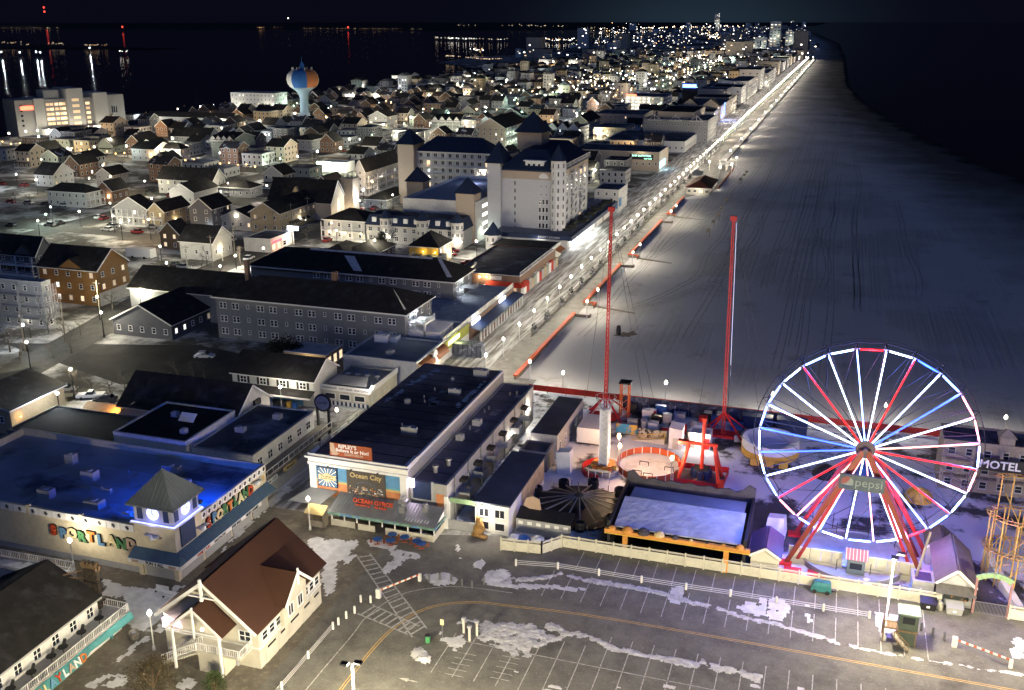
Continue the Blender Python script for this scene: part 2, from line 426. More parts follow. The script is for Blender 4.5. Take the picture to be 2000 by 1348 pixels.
struct(sheet('dark_lot', [(-186, 178), (-140, 191), (-101, 184), (-101, 176), (-114, 176), (-120, 170), (-140, 163)], .007, M('dimmed_asphalt', (.035, .034, .033), var=.4, scale=.2, col2=(.3, .3, .3), mask=(.12, .62, .72))))  # asphalt colour darkened to stand for the lack of lamps here
def strip(name, pts, wd, z, mat, parent=None):
    m = MB(); n = len(pts); P = [Vector((p[0], p[1], 0)) for p in pts]; vs = []
    for i in range(n):
        d = (P[min(n - 1, i + 1)] - P[max(0, i - 1)]).normalized(); s = Vector((-d.y, d.x, 0)) * wd / 2
        vs += [(P[i].x + s.x, P[i].y + s.y, z), (P[i].x - s.x, P[i].y - s.y, z)]
    m.add(vs, [(2 * i, 2 * i + 1, 2 * i + 3, 2 * i + 2) for i in range(n - 1)])
    return m.build(name, mat, parent)
# streets of the town: avenues run north, side streets run east
def px(l, z=0): return [G(a, b, z) for a, b in l]
ROADS = []
def road(pts, wd):
    z = .012 + .004 * (len(ROADS) % 4); ROADS.append((pts, wd))
    struct(strip('road', pts, wd, z, 'road'))
    return z
AVE = px([(20, 735), (151, 664), (298, 577), (528, 479), (640, 438)]); AVE.append(AVE[-1] + (AVE[-1] - AVE[2]).normalized() * 1500)
road(AVE, 11)
AX = lambda y: (AVE[0].x + (AVE[-1].x - AVE[0].x) * (y - AVE[0].y) / (AVE[-1].y - AVE[0].y))
road([(-275, 150), (-268, 400), (-262, 900), (-250, 1930), (-330, 4000)], 12)
SIDE = [289, 368, 452, 540, 630, 722, 815, 910, 1005, 1100, 1200, 1310, 1430, 1560, 1700, 1850]
for y in SIDE: road([(-88, y), (-480 if y < 1000 else -455, y + (8 if y < 300 else 2))], 8)
road(px([(0, 292), (120, 300), (300, 318), (460, 330), (560, 336)]), 16)          # the bridge road coming in from the west
# stall lines, arrows, crosswalks of the lot -------------------------------
M('paint_white', (.40, .39, .35), var=.5, scale=2.2)
M('paint_yellow', (.52, .34, .10), var=.3, scale=2.0)
line_me = MB().box(-.06, .06, -.5, .5, 0, .003).mesh('parking_line', 'paint_white')
def pline(x, y0, y1, rz=0.0):
    o = link('parking_line', line_me, (x, (y0 + y1) / 2, .008), LOT, rz, (1, abs(y1 - y0), 1)); return o
for k in range(19):
    x = -32.4 + 2.7 * k
    pline(x, 112.6 + max(0, k - 6) * .08, 119.4)
    if k > 0: pline(x, 120.6, 125.6)
for k in range(26):
    x = -40.2 + 2.7 * k
    pline(x, 92.6, 99.6)
    pline(x, 99.9, 106.2 if k > 6 else 103.5 if k > 3 else 101.0)
strip('parking_line', [(-41, 99.75), (26, 99.75)], .13, .008, 'paint_white', LOT)
for k in range(26): pline(-40.2 + 2.7 * k, 80.5, 86.5)
YL = [(60, 110.3), (27, 110.4), (-20, 110.2), (-35.3, 109.0), (-40.5, 108.3), (-44.5, 106.3), (-46.7, 103.8), (-48.2, 99.6), (-48.8, 94.4), (-48.9, 86.5), (-48.9, 60)]
def offs(pts, d):
    out = []
    for i in range(len(pts)):
        a = Vector(pts[max(0, i - 1)]); b = Vector(pts[min(len(pts) - 1, i + 1)]); t = (b - a).normalized()
        out.append((pts[i][0] - t.y * d, pts[i][1] + t.x * d))
    return out
def smooth(pts, k=4):
    P = [Vector((p[0], p[1])) for p in pts]; o = []
    for i in range(len(P) - 1):
        p0, p1, p2, p3 = P[max(0, i - 1)], P[i], P[i + 1], P[min(len(P) - 1, i + 2)]
        for j in range(k):
            t = j / k
            o.append(tuple(.5 * (2 * p1 + (p2 - p0) * t + (2 * p0 - 5 * p1 + 4 * p2 - p3) * t * t + (3 * p1 - p0 - 3 * p2 + p3) * t ** 3)))
    o.append(tuple(P[-1])); return o
YS = smooth(YL)
for d in (-.16, .16): strip('yellow_line', offs(YS, d), .12, .0085, 'paint_yellow', LOT)
strip('edge_line', smooth([(-36.3, 112), (-42, 111.6), (-46.1, 110.4), (-50.5, 107.0), (-52.5, 101.2), (-52.5, 96.1), (-52.7, 85.3), (-52.7, 60)]), .14, .0085, 'paint_white', LOT)
def crosswalk(a0, b0, a1, b1, n):
    a0, b0, a1, b1 = (Vector(q) for q in (a0, b0, a1, b1))
    strip('crosswalk_rail', [a0, a1], .22, .0088, 'paint_white', LOT); strip('crosswalk_rail', [b0, b1], .22, .0088, 'paint_white', LOT)
    for i in range(n):
        t = (i + .5) / n; strip('crosswalk_bar', [a0.lerp(a1, t), b0.lerp(b1, t)], .28, .0094, 'paint_white', LOT)
crosswalk((-60.8, 114.5), (-59.2, 115.6), (-45.1, 98.5), (-44.1, 100.8), 17)
crosswalk((-54.0, 101.1), (-53.1, 103.6), (-45.9, 98.9), (-45.2, 101.0), 8)
def arrow(x, y, a):
    c, s_ = math.cos(a), math.sin(a)
    pts = [(0, .1), (1.2, .1), (1.2, .35), (2.4, 0), (1.2, -.35), (1.2, -.1), (0, -.1)]
    sheet('lane_arrow', [(x + c * u - s_ * v, y + s_ * u + c * v) for u, v in pts], .0095, 'paint_white', LOT)
arrow(-41.0, 90.5, math.pi); arrow(-40.8, 85.6, math.pi); arrow(-36.4, 88.0, 0)
for q in ((-38.6, 96.0), (-33.2, 97.0)):            # hatched bays
    for k in range(5): strip('hatch_line', [(q[0], q[1] - 3 + k * 1.1), (q[0] + 2.4, q[1] - 3 + k * 1.1)], .1, .0096, 'paint_white', LOT)

# snow lying in ragged patches and ploughed ridges -------------------------
def inside(p, poly):
    x, y = p; c = False; j = len(poly) - 1
    for i in range(len(poly)):
        xi, yi = poly[i]; xj, yj = poly[j]
        if (yi > y) != (yj > y) and x < (xj - xi) * (y - yi) / (yj - yi) + xi: c = not c
        j = i
    return c
def edge_dist(p, poly):
    P = Vector(p); d = 1e9
    for i in range(len(poly)):
        a = Vector(poly[i]); b = Vector(poly[(i + 1) % len(poly)]); ab = b - a
        t = max(0, min(1, (P - a).dot(ab) / max(1e-9, ab.length_squared))); d = min(d, (a + ab * t - P).length)
    return d
def snow(poly, h=.12, thr=0.0, cell=.35, mat='snow', ns=.75, label=None, lump=1.0, soft=1.2, name='snow_patch', z0=.012, big=.18):
    poly = [(p[0], p[1]) for p in poly]; h *= .6
    x0 = min(p[0] for p in poly); x1 = max(p[0] for p in poly); y0 = min(p[1] for p in poly); y1 = max(p[1] for p in poly)
    nx = int((x1 - x0) / cell) + 2; ny = int((y1 - y0) / cell) + 2
    val = {}; vs = []; idx = {}; fs = []
    def vv(i, j):
        k = (i, j)
        if k not in val:
            x = x0 + i * cell; y = y0 + j * cell
            if not inside((x, y), poly): val[k] = -1
            else:
                e = min(1, edge_dist((x, y), poly) / soft)
                q = noise.fractal((x * ns, y * ns, 3.1), .7, 2.1, 6) * .8 + noise.noise((x * big, y * big, 9)) * .5
                val[k] = q + e * .75 - .35 - thr
        return val[k]
    def vid(i, j):
        k = (i, j)
        if k not in idx:
            x = x0 + i * cell; y = y0 + j * cell; q = max(0, vv(i, j))
            jx = noise.noise((x * 3.1, y * 3.1, 1)) * cell * .55; jy = noise.noise((x * 3.1, y * 3.1, 7)) * cell * .55
            idx[k] = len(vs)
            vs.append((x + jx, y + jy, z0 + h * min(1, q * 1.6) * (1 - .7 * lump * (1 - abs(noise.noise((x * 1.9, y * 1.9, 5)) * 2) % 1)) if q > 0 else z0))
        return idx[k]
    for j in range(ny):
        for i in range(nx):
            c4 = [(i, j), (i + 1, j), (i + 1, j + 1), (i, j + 1)]
            if sum(vv(*q) > 0 for q in c4) >= 3: fs.append(tuple(vid(*q) for q in c4))
    if not fs: return None
    o = MB().add(vs, fs).build(name, mat, None, True)
    return stuff(o, label or 'ragged white snow left lying on the ground', 'snow')
def ridge(pts, wd): return offs(pts, wd / 2) + offs(pts, -wd / 2)[::-1]
LR = 'lumpy white ridge of ploughed snow along the stalls of the parking lot'
def R6(l): return [(500 + a / 3.474, 960 + b / 3.474) for a, b in l]
def R7(l): return [(1000 + a / 3.474, 960 + b / 3.474) for a, b in l]
def R8(l): return [(1500 + a / 3.474, 960 + b / 3.474) for a, b in l]
def sp(l, **k): return snow([tuple(q)[:2] for q in px(l)], **k)
sr = lambda l, wd, **k: snow(ridge([tuple(q)[:2] for q in px(l)], wd), **k)
sr(R7([(-60, 605), (60, 600), (200, 590), (330, 560), (480, 600), (640, 625), (800, 650), (900, 670), (1050, 705), (1180, 745), (1350, 790)]), 1.5, h=.34, thr=-.12, cell=.18, ns=.9, mat='dirty_snow', label=LR, soft=.5, name='snow_ridge')
sr(R7([(1380, 795), (1500, 830), (1640, 875), (1740, 895)]) + R8([(80, 905), (180, 940), (300, 975), (400, 1005), (500, 1035)]), 1.2, h=.3, thr=-.1, cell=.18, ns=.9, mat='dirty_snow', label=LR, soft=.5, name='snow_ridge')
sr(R8([(540, 1045), (700, 1080), (850, 1110), (980, 1135), (1100, 1150), (1250, 1175), (1400, 1200), (1560, 1220), (1740, 1245)]), .9, h=.22, thr=-.02, cell=.18, ns=.9, mat='dirty_snow', label=LR, soft=.4, name='snow_ridge')
sr(R7([(230, 900), (350, 960), (500, 985), (620, 1030), (700, 1075), (830, 1095), (960, 1130), (1080, 1145), (1200, 1175), (1300, 1165), (1420, 1205), (1560, 1240), (1700, 1280)]), 1.9, h=.36, thr=-.02, cell=.18, ns=.8, mat='dirty_snow', label=LR, soft=.6, name='snow_ridge')
sp(R7([(-60, 620), (200, 625), (400, 630), (560, 665), (420, 690), (250, 680), (60, 665), (-60, 668)]), thr=.0, h=.1, soft=.5)
sp(R7([(1090, 640), (1165, 640), (1180, 700), (1150, 770), (1060, 775), (1050, 700)]), thr=-.1, h=.15, soft=.6)
sp(R7([(1480, 790), (1600, 740), (1740, 715), (1745, 860), (1620, 850)]), thr=.02, h=.15, soft=.6)
sp(R8([(-10, 715), (150, 730), (160, 820), (120, 890), (20, 880), (-10, 860)]), thr=-.15, h=.18, soft=.6)
sp(R8([(230, 830), (300, 825), (305, 900), (250, 900)]), thr=-.2, h=.15, soft=.4); sp(R8([(230, 758), (300, 765), (295, 795), (235, 785)]), thr=-.2, h=.12, soft=.3)
sp(R8([(715, 810), (880, 830), (890, 930), (850, 1010), (760, 985), (710, 900)]), thr=-.12, h=.12, soft=.6)
sp(R8([(1620, 990), (1800, 985), (1800, 1160), (1640, 1150)]), thr=-.05, h=.12, soft=.6)
sp(R7([(-200, 875), (0, 875), (120, 890), (240, 940), (400, 990), (450, 1060), (330, 1040), (200, 1070), (120, 1170), (60, 1130), (-20, 1160), (-120, 1060), (-240, 1000), (-260, 920)]), thr=.02, h=.25, soft=1.2, cell=.22, ns=.9, mat='dirty_snow', label='broad heap of ploughed snow beside the parking lot entrance')
sp(R6([(1230, 980), (1340, 970), (1420, 960), (1430, 1040), (1350, 1110), (1290, 1060), (1235, 1010)]), thr=-.1, h=.15, soft=.6)
sp(R6([(1050, 1075), (1120, 1060), (1195, 1120), (1190, 1165), (1120, 1175), (1050, 1130)]), thr=-.7, h=.75, soft=.7, cell=.22, mat='dirty_snow', label='single knee-high lump of snow near the green bin')
sp(R6([(1080, 1025), (1180, 985), (1300, 930), (1400, 865), (1500, 870), (1500, 890), (1390, 900), (1290, 950), (1190, 1000), (1090, 1040)]), thr=-.15, h=.2, soft=.35)
for k in range(26):
    x = rnd.uniform(-32, 20); y = rnd.uniform(93, 103); r = rnd.uniform(.25, .8)
    snow([(x + r * math.cos(a) * rnd.uniform(.7, 1.4), y + r * math.sin(a) * .7) for a in (0, 1, 2, 3, 4, 5.2)], h=.12, thr=-.6, cell=.2, soft=.3)
sp(R6([(300, 305), (520, 310), (700, 330), (690, 440), (640, 500), (560, 520), (540, 680), (470, 720), (430, 640), (440, 470), (380, 400)]), thr=-.18, h=.1, soft=1.0)
sp(R6([(740, 330), (860, 320), (960, 370), (1160, 440), (1150, 460), (1030, 470), (960, 520), (880, 590), (830, 540), (920, 460), (900, 400), (760, 370)]), thr=-.1, h=.14, soft=.6)
sp(R6([(1470, 490), (1530, 455), (1565, 490), (1540, 530), (1480, 530)]), thr=-.6, h=.6, soft=.5, cell=.25)
sp(R6([(1560, 530), (1700, 525), (1737, 560), (1737, 660), (1600, 650), (1520, 610)]), thr=-.1, h=.25, soft=.6)
sp(R6([(1130, 560), (1300, 545), (1380, 600), (1370, 640), (1190, 645), (1170, 620)]), thr=-.05, h=.2, soft=.4)
sp(R6([(1330, 270), (1360, 290), (1395, 400), (1400, 470), (1370, 460), (1350, 370)]), thr=.05, h=.08, soft=.4)
def R5(l): return [(a / 3.474, 960 + b / 3.474) for a, b in l]
sp(R5([(690, 590), (780, 605), (950, 640), (1060, 660), (1180, 640), (1270, 630), (1200, 720), (1130, 790), (1120, 860), (1000, 940), (900, 960), (840, 930), (830, 800), (830, 740), (690, 710)]), thr=-.35, h=.12, soft=.9, label='wide smooth patch of snow across the plaza boards')
sp(R5([(1000, 960), (1110, 880), (1130, 940), (960, 1050), (860, 1150), (760, 1180), (800, 1110)]), thr=.12, h=.1, soft=.6)
sp(R5([(480, 1348), (720, 1230), (850, 1240), (900, 1290), (820, 1348)]), thr=.0, h=.1, soft=.6)
sp(R5([(1180, 1270), (1300, 1250), (1370, 1290), (1360, 1348), (1180, 1348)]), thr=-.1, h=.12, soft=.6)
sp([(480 + 0, 1010), (540, 965), (560, 945), (575, 955), (520, 1000), (440, 1080), (415, 1090)], thr=-.05, h=.08, soft=.4)
trk = MB(); rt_ = random.Random(4)
for k in range(26):
    x = rt_.uniform(-56, 26); y0 = rt_.choice((245, 305, 380)) if k < 12 else rt_.uniform(195, 300); x0 = -56 if k < 12 else x; P_ = []
    for j in range(26): f = j / 25; P_.append((x0 + (x - x0) * min(1, f * 3) ** .7 + 2.5 * noise.noise((f * 3, k, 0)), y0 + f * rt_.uniform(150, 160) * (1 + k % 3)))
    for d in (-.8, .8):
        Q = offs(smooth(P_, 2), d)
        for a_, b_ in zip(Q, Q[1:]): trk.add([(a_[0] - .16, a_[1], .011), (a_[0] + .16, a_[1], .011), (b_[0] + .16, b_[1], .011), (b_[0] - .16, b_[1], .011)], [(0, 1, 2, 3)])
stuff(trk.build('tyre_tracks', M('track_snow', (.37, .355, .33), var=.3, scale=.4)), 'tyre tracks pressed into the snow of the beach', 'tracks')
# ================================================================== building kit
WME = {}
def win_meshes(wd, ht, frame, pane, mull=1):
    k = (round(wd, 2), round(ht, 2), frame, pane, mull)
    if k not in WME:
        f = MB(); t = min(.13, wd * .14)
        f.box(-wd / 2, -wd / 2 + t, -.09, .05, 0, ht); f.box(wd / 2 - t, wd / 2, -.09, .05, 0, ht)
        f.box(-wd / 2 + t, wd / 2 - t, -.085, .05, ht - t, ht); f.box(-wd / 2 - .05, wd / 2 + .05, -.14, .05, -.08, t * .8)
        if mull & 1: f.box(-wd / 2 + t, wd / 2 - t, -.06, .04, ht * .5 - .04, ht * .5 + .04)
        if mull & 2: f.box(-.05, .05, -.061, .04, t, ht - t)
        p = MB().box(-wd / 2 + t * .9, wd / 2 - t * .9, -.03, .03, t * .7, ht - t * .9)
        both = MB(); both.add(f.v, f.f, frame); both.add(p.v, p.f, pane)
        WME[k] = (f.mesh('window', frame), p.mesh('pane', pane), both.mesh('window'))
    return WME[k]
class B:
    """one building: an Empty at its base with wall, roof, windows ... as parts"""
    def __init__(s, name, label, x0, x1, y0, y1, h, wall='white_siding', cat='building', group=None, near=False, z0=0, foot=True):
        s.x0, s.x1, s.y0, s.y1, s.h, s.z0 = min(x0, x1), max(x0, x1), min(y0, y1), max(y0, y1), h, z0
        s.wall = wall; s.near = near; s.nlit = 0
        s.o = thing(name, label, cat, ((s.x0 + s.x1) / 2, (s.y0 + s.y1) / 2, z0), group)
    def walls(s, ridge=None, rh=0, mat=None):
        m = MB(); x0, x1, y0, y1, z0, z1 = s.x0, s.x1, s.y0, s.y1, s.z0 - .05, s.z0 + s.h
        if ridge == 'y':
            xm = (x0 + x1) / 2; pr = [(x0, z0), (x1, z0), (x1, z1), (xm, z1 + rh), (x0, z1)]
            vs = [(a, y0, b) for a, b in pr] + [(a, y1, b) for a, b in pr]
        elif ridge == 'x':
            ym = (y0 + y1) / 2; pr = [(y0, z0), (y1, z0), (y1, z1), (ym, z1 + rh), (y0, z1)]
            vs = [(x0, a, b) for a, b in pr] + [(x1, a, b) for a, b in pr]
        else:
            m.box(x0, x1, y0, y1, z0, z1); return m.build('wall', mat or s.wall, s.o)
        m.add(vs, [tuple(range(5)), tuple(range(5, 10))[::-1]] + [(i, (i + 1) % 5, 5 + (i + 1) % 5, 5 + i) for i in range(5)])
        return m.build('wall', mat or s.wall, s.o)
    def gable(s, ridge, rh, mat='dark_roof', over=.5, th=.22, trim='white_trim'):
        s.ridge, s.rh = ridge, rh
        s.walls(ridge, rh)
        m = MB(); z1 = s.z0 + s.h; x0, x1, y0, y1 = s.x0, s.x1, s.y0, s.y1
        if ridge == 'y':
            half = (x1 - x0) / 2; sl = rh / half; xm = (x0 + x1) / 2
            for sg in (-1, 1):
                e = xm + sg * (half + over); ze = z1 - sl * over
                m.poly3([(xm, y0 - over, z1 + rh + .02), (xm, y1 + over, z1 + rh + .02), (e, y1 + over, ze + .02), (e, y0 - over, ze + .02)], (sg * rh, 0, half), th)
        else:
            half = (y1 - y0) / 2; sl = rh / half; ym = (y0 + y1) / 2
            for sg in (-1, 1):
                e = ym + sg * (half + over); ze = z1 - sl * over
                m.poly3([(x0 - over, ym, z1 + rh + .02), (x1 + over, ym, z1 + rh + .02), (x1 + over, e, ze + .02), (x0 - over, e, ze + .02)], (0, sg * rh, half), th)
        r = m.build('roof', mat, s.o)
        if trim:
            t = MB()
            if ridge == 'y':
                for yy in (y0 - over - .03,):
                    for sg in (-1, 1): t.beam((xm, yy, z1 + rh), (xm + sg * (half + over), yy, z1 - sl * over), .06, .32)
                t.beam((x1 + over + .02, y0 - over, z1 - sl * over + .02), (x1 + over + .02, y1 + over, z1 - sl * over + .02), .08, .25)
            else:
                for sg in (-1, 1): t.beam((x1 + over + .03, ym, z1 + rh), (x1 + over + .03, ym + sg * (half + over), z1 - sl * over), .06, .32)
                t.beam((x0 - over, y0 - over - .02, z1 - sl * over + .02), (x1 + over, y0 - over - .02, z1 - sl * over + .02), .08, .25)
            t.build('roof_trim', trim, s.o)
        return r
    def hip(s, rh, mat='dark_roof', over=.6, inset=None, trim='white_trim'):
        s.walls(); s.ridge = None
        x0, x1, y0, y1 = s.x0 - over, s.x1 + over, s.y0 - over, s.y1 + over; z = s.z0 + s.h
        k = min(x1 - x0, y1 - y0) / 2 if inset is None else inset
        if x1 - x0 > y1 - y0: a, b_ = (x0 + k, (y0 + y1) / 2), (x1 - k, (y0 + y1) / 2)
        else: a, b_ = ((x0 + x1) / 2, y0 + k), ((x0 + x1) / 2, y1 - k)
        zr = z + rh; m = MB()
        vs = [(x0, y0, z), (x1, y0, z), (x1, y1, z), (x0, y1, z), (a[0], a[1], zr), (b_[0], b_[1], zr)]
        vs += [(x0, y0, z - .25), (x1, y0, z - .25), (x1, y1, z - .25), (x0, y1, z - .25)]
        if x1 - x0 > y1 - y0: fs = [(0, 1, 5, 4), (2, 3, 4, 5), (1, 2, 5), (3, 0, 4)]
        else: fs = [(0, 1, 4), (1, 2, 5, 4), (2, 3, 5), (3, 0, 4, 5)]
        fs += [(0, 6, 7, 1), (1, 7, 8, 2), (2, 8, 9, 3), (3, 9, 6, 0), (9, 8, 7, 6)]
        m.add(vs, fs); r = m.build('roof', mat, s.o)
        if trim:
            t = MB(); t.box(x0 - .02, x1 + .02, y0 - .05, y0 - .004, z - .27, z + .04); t.box(x1 + .004, x1 + .05, y0 - .05, y1, z - .27, z + .04); t.build('roof_trim', trim, s.o)
        return r
    def flat(s, mat='flat_roof', par=.5, pmat=None, cap='white_trim', pt=.3):
        s.walls(); s.ridge = None
        z = s.z0 + s.h; x0, x1, y0, y1 = s.x0, s.x1, s.y0, s.y1
        m = MB().box(x0 + .02, x1 - .02, y0 + .02, y1 - .02, z, z + .06); r = m.build('roof', mat, s.o)
        if par:
            p = MB(); p.box(x0 - .04, x1 + .04, y0 - .04, y0 + pt, z - .02, z + par); p.box(x0 - .04, x1 + .04, y1 - pt, y1 + .04, z - .02, z + par)
            p.box(x0 - .04, x0 + pt, y0 + pt, y1 - pt, z - .02, z + par); p.box(x1 - pt, x1 + .04, y0 + pt, y1 - pt, z - .02, z + par)
            p.build('parapet', pmat or s.wall, s.o)
            if cap:
                c = MB(); zc = z + par + .003; c.box(x0 - .1, x1 + .1, y0 - .1, y0 + pt + .06, zc, zc + .09); c.box(x1 - pt - .06, x1 + .1, y0 + pt + .06, y1 + .1, zc, zc + .09)
                c.build('parapet_cap', cap, s.o)
        return r
    def at(s, face, u, z, d=0.0):
        if face == 'S': return Vector((s.x0 + u, s.y0 - d, s.z0 + z))
        return Vector((s.x1 + d, s.y0 + u, s.z0 + z))
    def ln(s, face): return s.x1 - s.x0 if face == 'S' else s.y1 - s.y0
    def win(s, face, u, z, wd=1.0, ht=1.3, pane='glass', frame='white_trim', mull=1, parent=None, d=0.0):
        f, p, both = win_meshes(wd, ht, frame, pane, mull)
        rz = 0 if face == 'S' else math.pi / 2
        par = parent or s.o
        if s.near:
            o = link('window', f, s.at(face, u, z, d), par, rz)
            q = bpy.data.objects.new('pane', p); C.objects.link(q); q.parent = o
        else: o = link('window', both, s.at(face, u, z, d), par, rz)
        return o
    def wins(s, face, n, zs, wd=1.0, ht=1.3, lit=0.0, u0=None, u1=None, frame='white_trim', mull=1, litm=('pane_warm', 'pane_dim', 'pane_white'), skip=()):
        L = s.ln(face); u0 = L / (2 * n) if u0 is None else u0; u1 = L - L / (2 * n) if u1 is None else u1
        for j, z in enumerate(zs if isinstance(zs, (list, tuple)) else [zs]):
            for i in range(n):
                if (i, j) in skip: continue
                u = u0 + (u1 - u0) * (i / (n - 1) if n > 1 else .5)
                s.win(face, u, z, wd, ht, rnd.choice(litm) if rnd.random() < lit else 'glass', frame, mull)
    def part(s, name, mat, fn, smooth=False):
        m = MB(); fn(m); return m.build(name, mat, s.o, smooth)
    def door(s, face, u, wd=1.0, ht=2.1, mat='white_trim', z=0):
        p = s.at(face, u, z); m = MB()
        if face == 'S': m.box(p.x - wd / 2, p.x + wd / 2, p.y - .07, p.y + .03, p.z, p.z + ht); k = MB().box(p.x + wd * .3, p.x + wd * .3 + .08, p.y - .12, p.y - .07, p.z + 1, p.z + 1.12)
        else: m.box(p.x - .03, p.x + .07, p.y - wd / 2, p.y + wd / 2, p.z, p.z + ht); k = MB().box(p.x + .07, p.x + .12, p.y + wd * .3, p.y + wd * .3 + .08, p.z + 1, p.z + 1.12)
        o = m.build('door', mat, s.o)
        if s.near: k.build('handle', 'dark_metal', o)
        return o
    def lampw(s, face, u, z, power=120, mat='lamp_white', color=(1, .9, .74), r=.16, d=.35):
        p = s.at(face, u, z, d); q = s.at(face, u, z, 0)
        m = MB(); m.ball(p, r, mat, 6); m.beam(q + Vector((0, 0, .12)), p + Vector((0, 0, .12)), .06, .06, 'dark_metal'); o = m.build('wall_lamp', None, s.o)
        p2 = s.at(face, u, z, d + r + .05); lamp(s.o, p2, power, color, .12)
        return o
    def balcony(s, face, u0, u1, z, depth=1.5, rail='white_trim', slab='white_trim', ph=None, posts=2, bars=True, z_rail=1.0):
        """slab + railing (and posts up to the next floor)"""
        m = MB()
        def bx(ua, ub, da, db, za, zb):
            if face == 'S': m.box(s.x0 + ua, s.x0 + ub, s.y0 - db, s.y0 - da, s.z0 + za, s.z0 + zb)
            else: m.box(s.x1 + da, s.x1 + db, s.y0 + ua, s.y0 + ub, s.z0 + za, s.z0 + zb)
        bx(u0, u1, .0, depth, z - .18, z)
        bx(u0, u1, depth - .07, depth, z + z_rail - .08, z + z_rail); bx(u0, u1, depth - .06, depth - .01, z + .1, z + .16)
        bx(u0, u0 + .06, 0, depth, z + z_rail - .08, z + z_rail); bx(u1 - .06, u1, 0, depth, z + z_rail - .08, z + z_rail)
        if bars:
            n = max(2, int((u1 - u0) / .45))
            for i in range(n + 1):
                u = u0 + (u1 - u0) * i / n; bx(u - .03, u + .03, depth - .055, depth - .015, z + .16, z + z_rail - .08)
        if ph:
            for i in range(posts):
                u = u0 + .08 + (u1 - u0 - .16) * (i / max(1, posts - 1)); bx(u - .09, u + .09, depth - .2, depth - .02, z, z + ph - .18)
        return m.build('balcony', rail, s.o)
def slats(m, p0, p1, z0, z1, n, th=.04):
    for i in range(n):
        q = Vector(p0).lerp(Vector(p1), i / max(1, n - 1)); m.box(q.x - th / 2, q.x + th / 2, q.y - th / 2, q.y + th / 2, z0, z1)
def railing(m, p0, p1, h=1.0, step=.35, th=.07, mat=None, z=None):
    p0 = Vector(p0); p1 = Vector(p1); up = Vector((0, 0, 1)); L = (p1 - p0).length; n = max(1, int(L / step))
    m.beam(p0 + up * h, p1 + up * h, th, th, mat); m.beam(p0 + up * .12, p1 + up * .12, th * .7, th * .7, mat)
    for i in range(n + 1):
        q = p0.lerp(p1, i / n); m.beam(q + up * (0 if i % 5 == 0 else .12), q + up * h, th * (1 if i % 5 == 0 else .5), None, mat)
def copy_tree(o, parent=None, loc=None, label=None, rz=None):
    c = o.copy(); C.objects.link(c); c.parent = parent
    if loc is not None: c.location = loc
    if rz is not None: c.rotation_euler = (0, 0, rz)
    if label: c['label'] = label
    for ch in list(o.children): copy_tree(ch, c)
    return c
def hvac(b, x, y, z, sx=1.6, sy=1.2, sz=1.0, mat='grey_trim'):
    m = MB(); m.box(x - sx / 2, x + sx / 2, y - sy / 2, y + sy / 2, z, z + sz); m.lathe((x, y, z + sz + .003), [(sy * .35, 0), (sy * .35, .12)], 10)
    m.box(x - sx / 2 - .05, x + sx / 2 + .05, y - sy / 2 - .05, y + sy / 2 + .05, z - .1, z - .003)
    return m.build('rooftop_unit', mat, b.o)
# ================================================================== Sportland arcade (south-west corner of the plaza)
M('sport_roof', (.32, .34, .38), rough=.9, var=.3, scale=.12, bump=.04, col2=(.10, .105, .12), mask=(.09, .5, .64))
M('awning_blue', (.07, .12, .17), rough=.6, var=.12)
M('shutter_grey', (.34, .335, .32), rough=.6, wave=('Z', 6, .02), var=.06)
for n_, c_ in dict(red=(.45, .06, .02), blue=(.10, .22, .36), cream=(.62, .52, .28), green=(.06, .18, .07), orange=(.55, .16, .03), tan=(.42, .30, .22), white=(.7, .7, .68), black=(.01, .01, .01), teal=(.05, .24, .24), gold=(.55, .42, .18)).items(): M('letter_' + n_, c_, rough=.6, var=.08)
s = B('arcade_building', 'tan stucco arcade with rainbow letters, clock tower and blue lit flat roof', -128, -81, 101, 124, 6.2, 'cream_stucco', near=True)
s.flat('sport_roof', par=1.2, pt=.35, cap=None)
z = 6.25
for i, x in enumerate([-87.6 - 2.3 * k for k in range(17)]):            # lattice panels standing on the parapet
    if i % 4 == 3: s.part('parapet_pier', 'cream_stucco', lambda m: m.box(x - 2.25, x - 1.75, 100.86, 101.4, 6.0, 7.62))
    pn = s.part('parapet_panel', 'white_trim', lambda m: (m.box(x - 1.72 if i % 4 == 3 else x - 2.25, x - .05, 100.87, 100.957, z + .05, z + 1.12)))
    m = MB(); xc = x - 1.1
    for a in range(8):
        t = a * math.pi / 4; m.beam((xc, 100.85, z + .58), (xc + .34 * math.cos(t), 100.85, z + .58 + .34 * math.sin(t)), .05, .11, upv=(0, 1, 0))
    m.build('medallion', 'dark_metal', pn)
for i in range(13):
    y = 106.8 + i * 1.32
    pn = s.part('parapet_panel', 'white_trim', lambda m: m.box(-80.957, -80.87, y + .04, y + 1.26, z + .05, z + 1.12))
    m = MB(); yc = y + .65
    for a in range(8):
        t = a * math.pi / 4; m.beam((-80.85, yc, z + .58), (-80.85, yc + .32 * math.cos(t), z + .58 + .32 * math.sin(t)), .05, .1, upv=(1, 0, 0))
    m.build('medallion', 'dark_metal', pn)
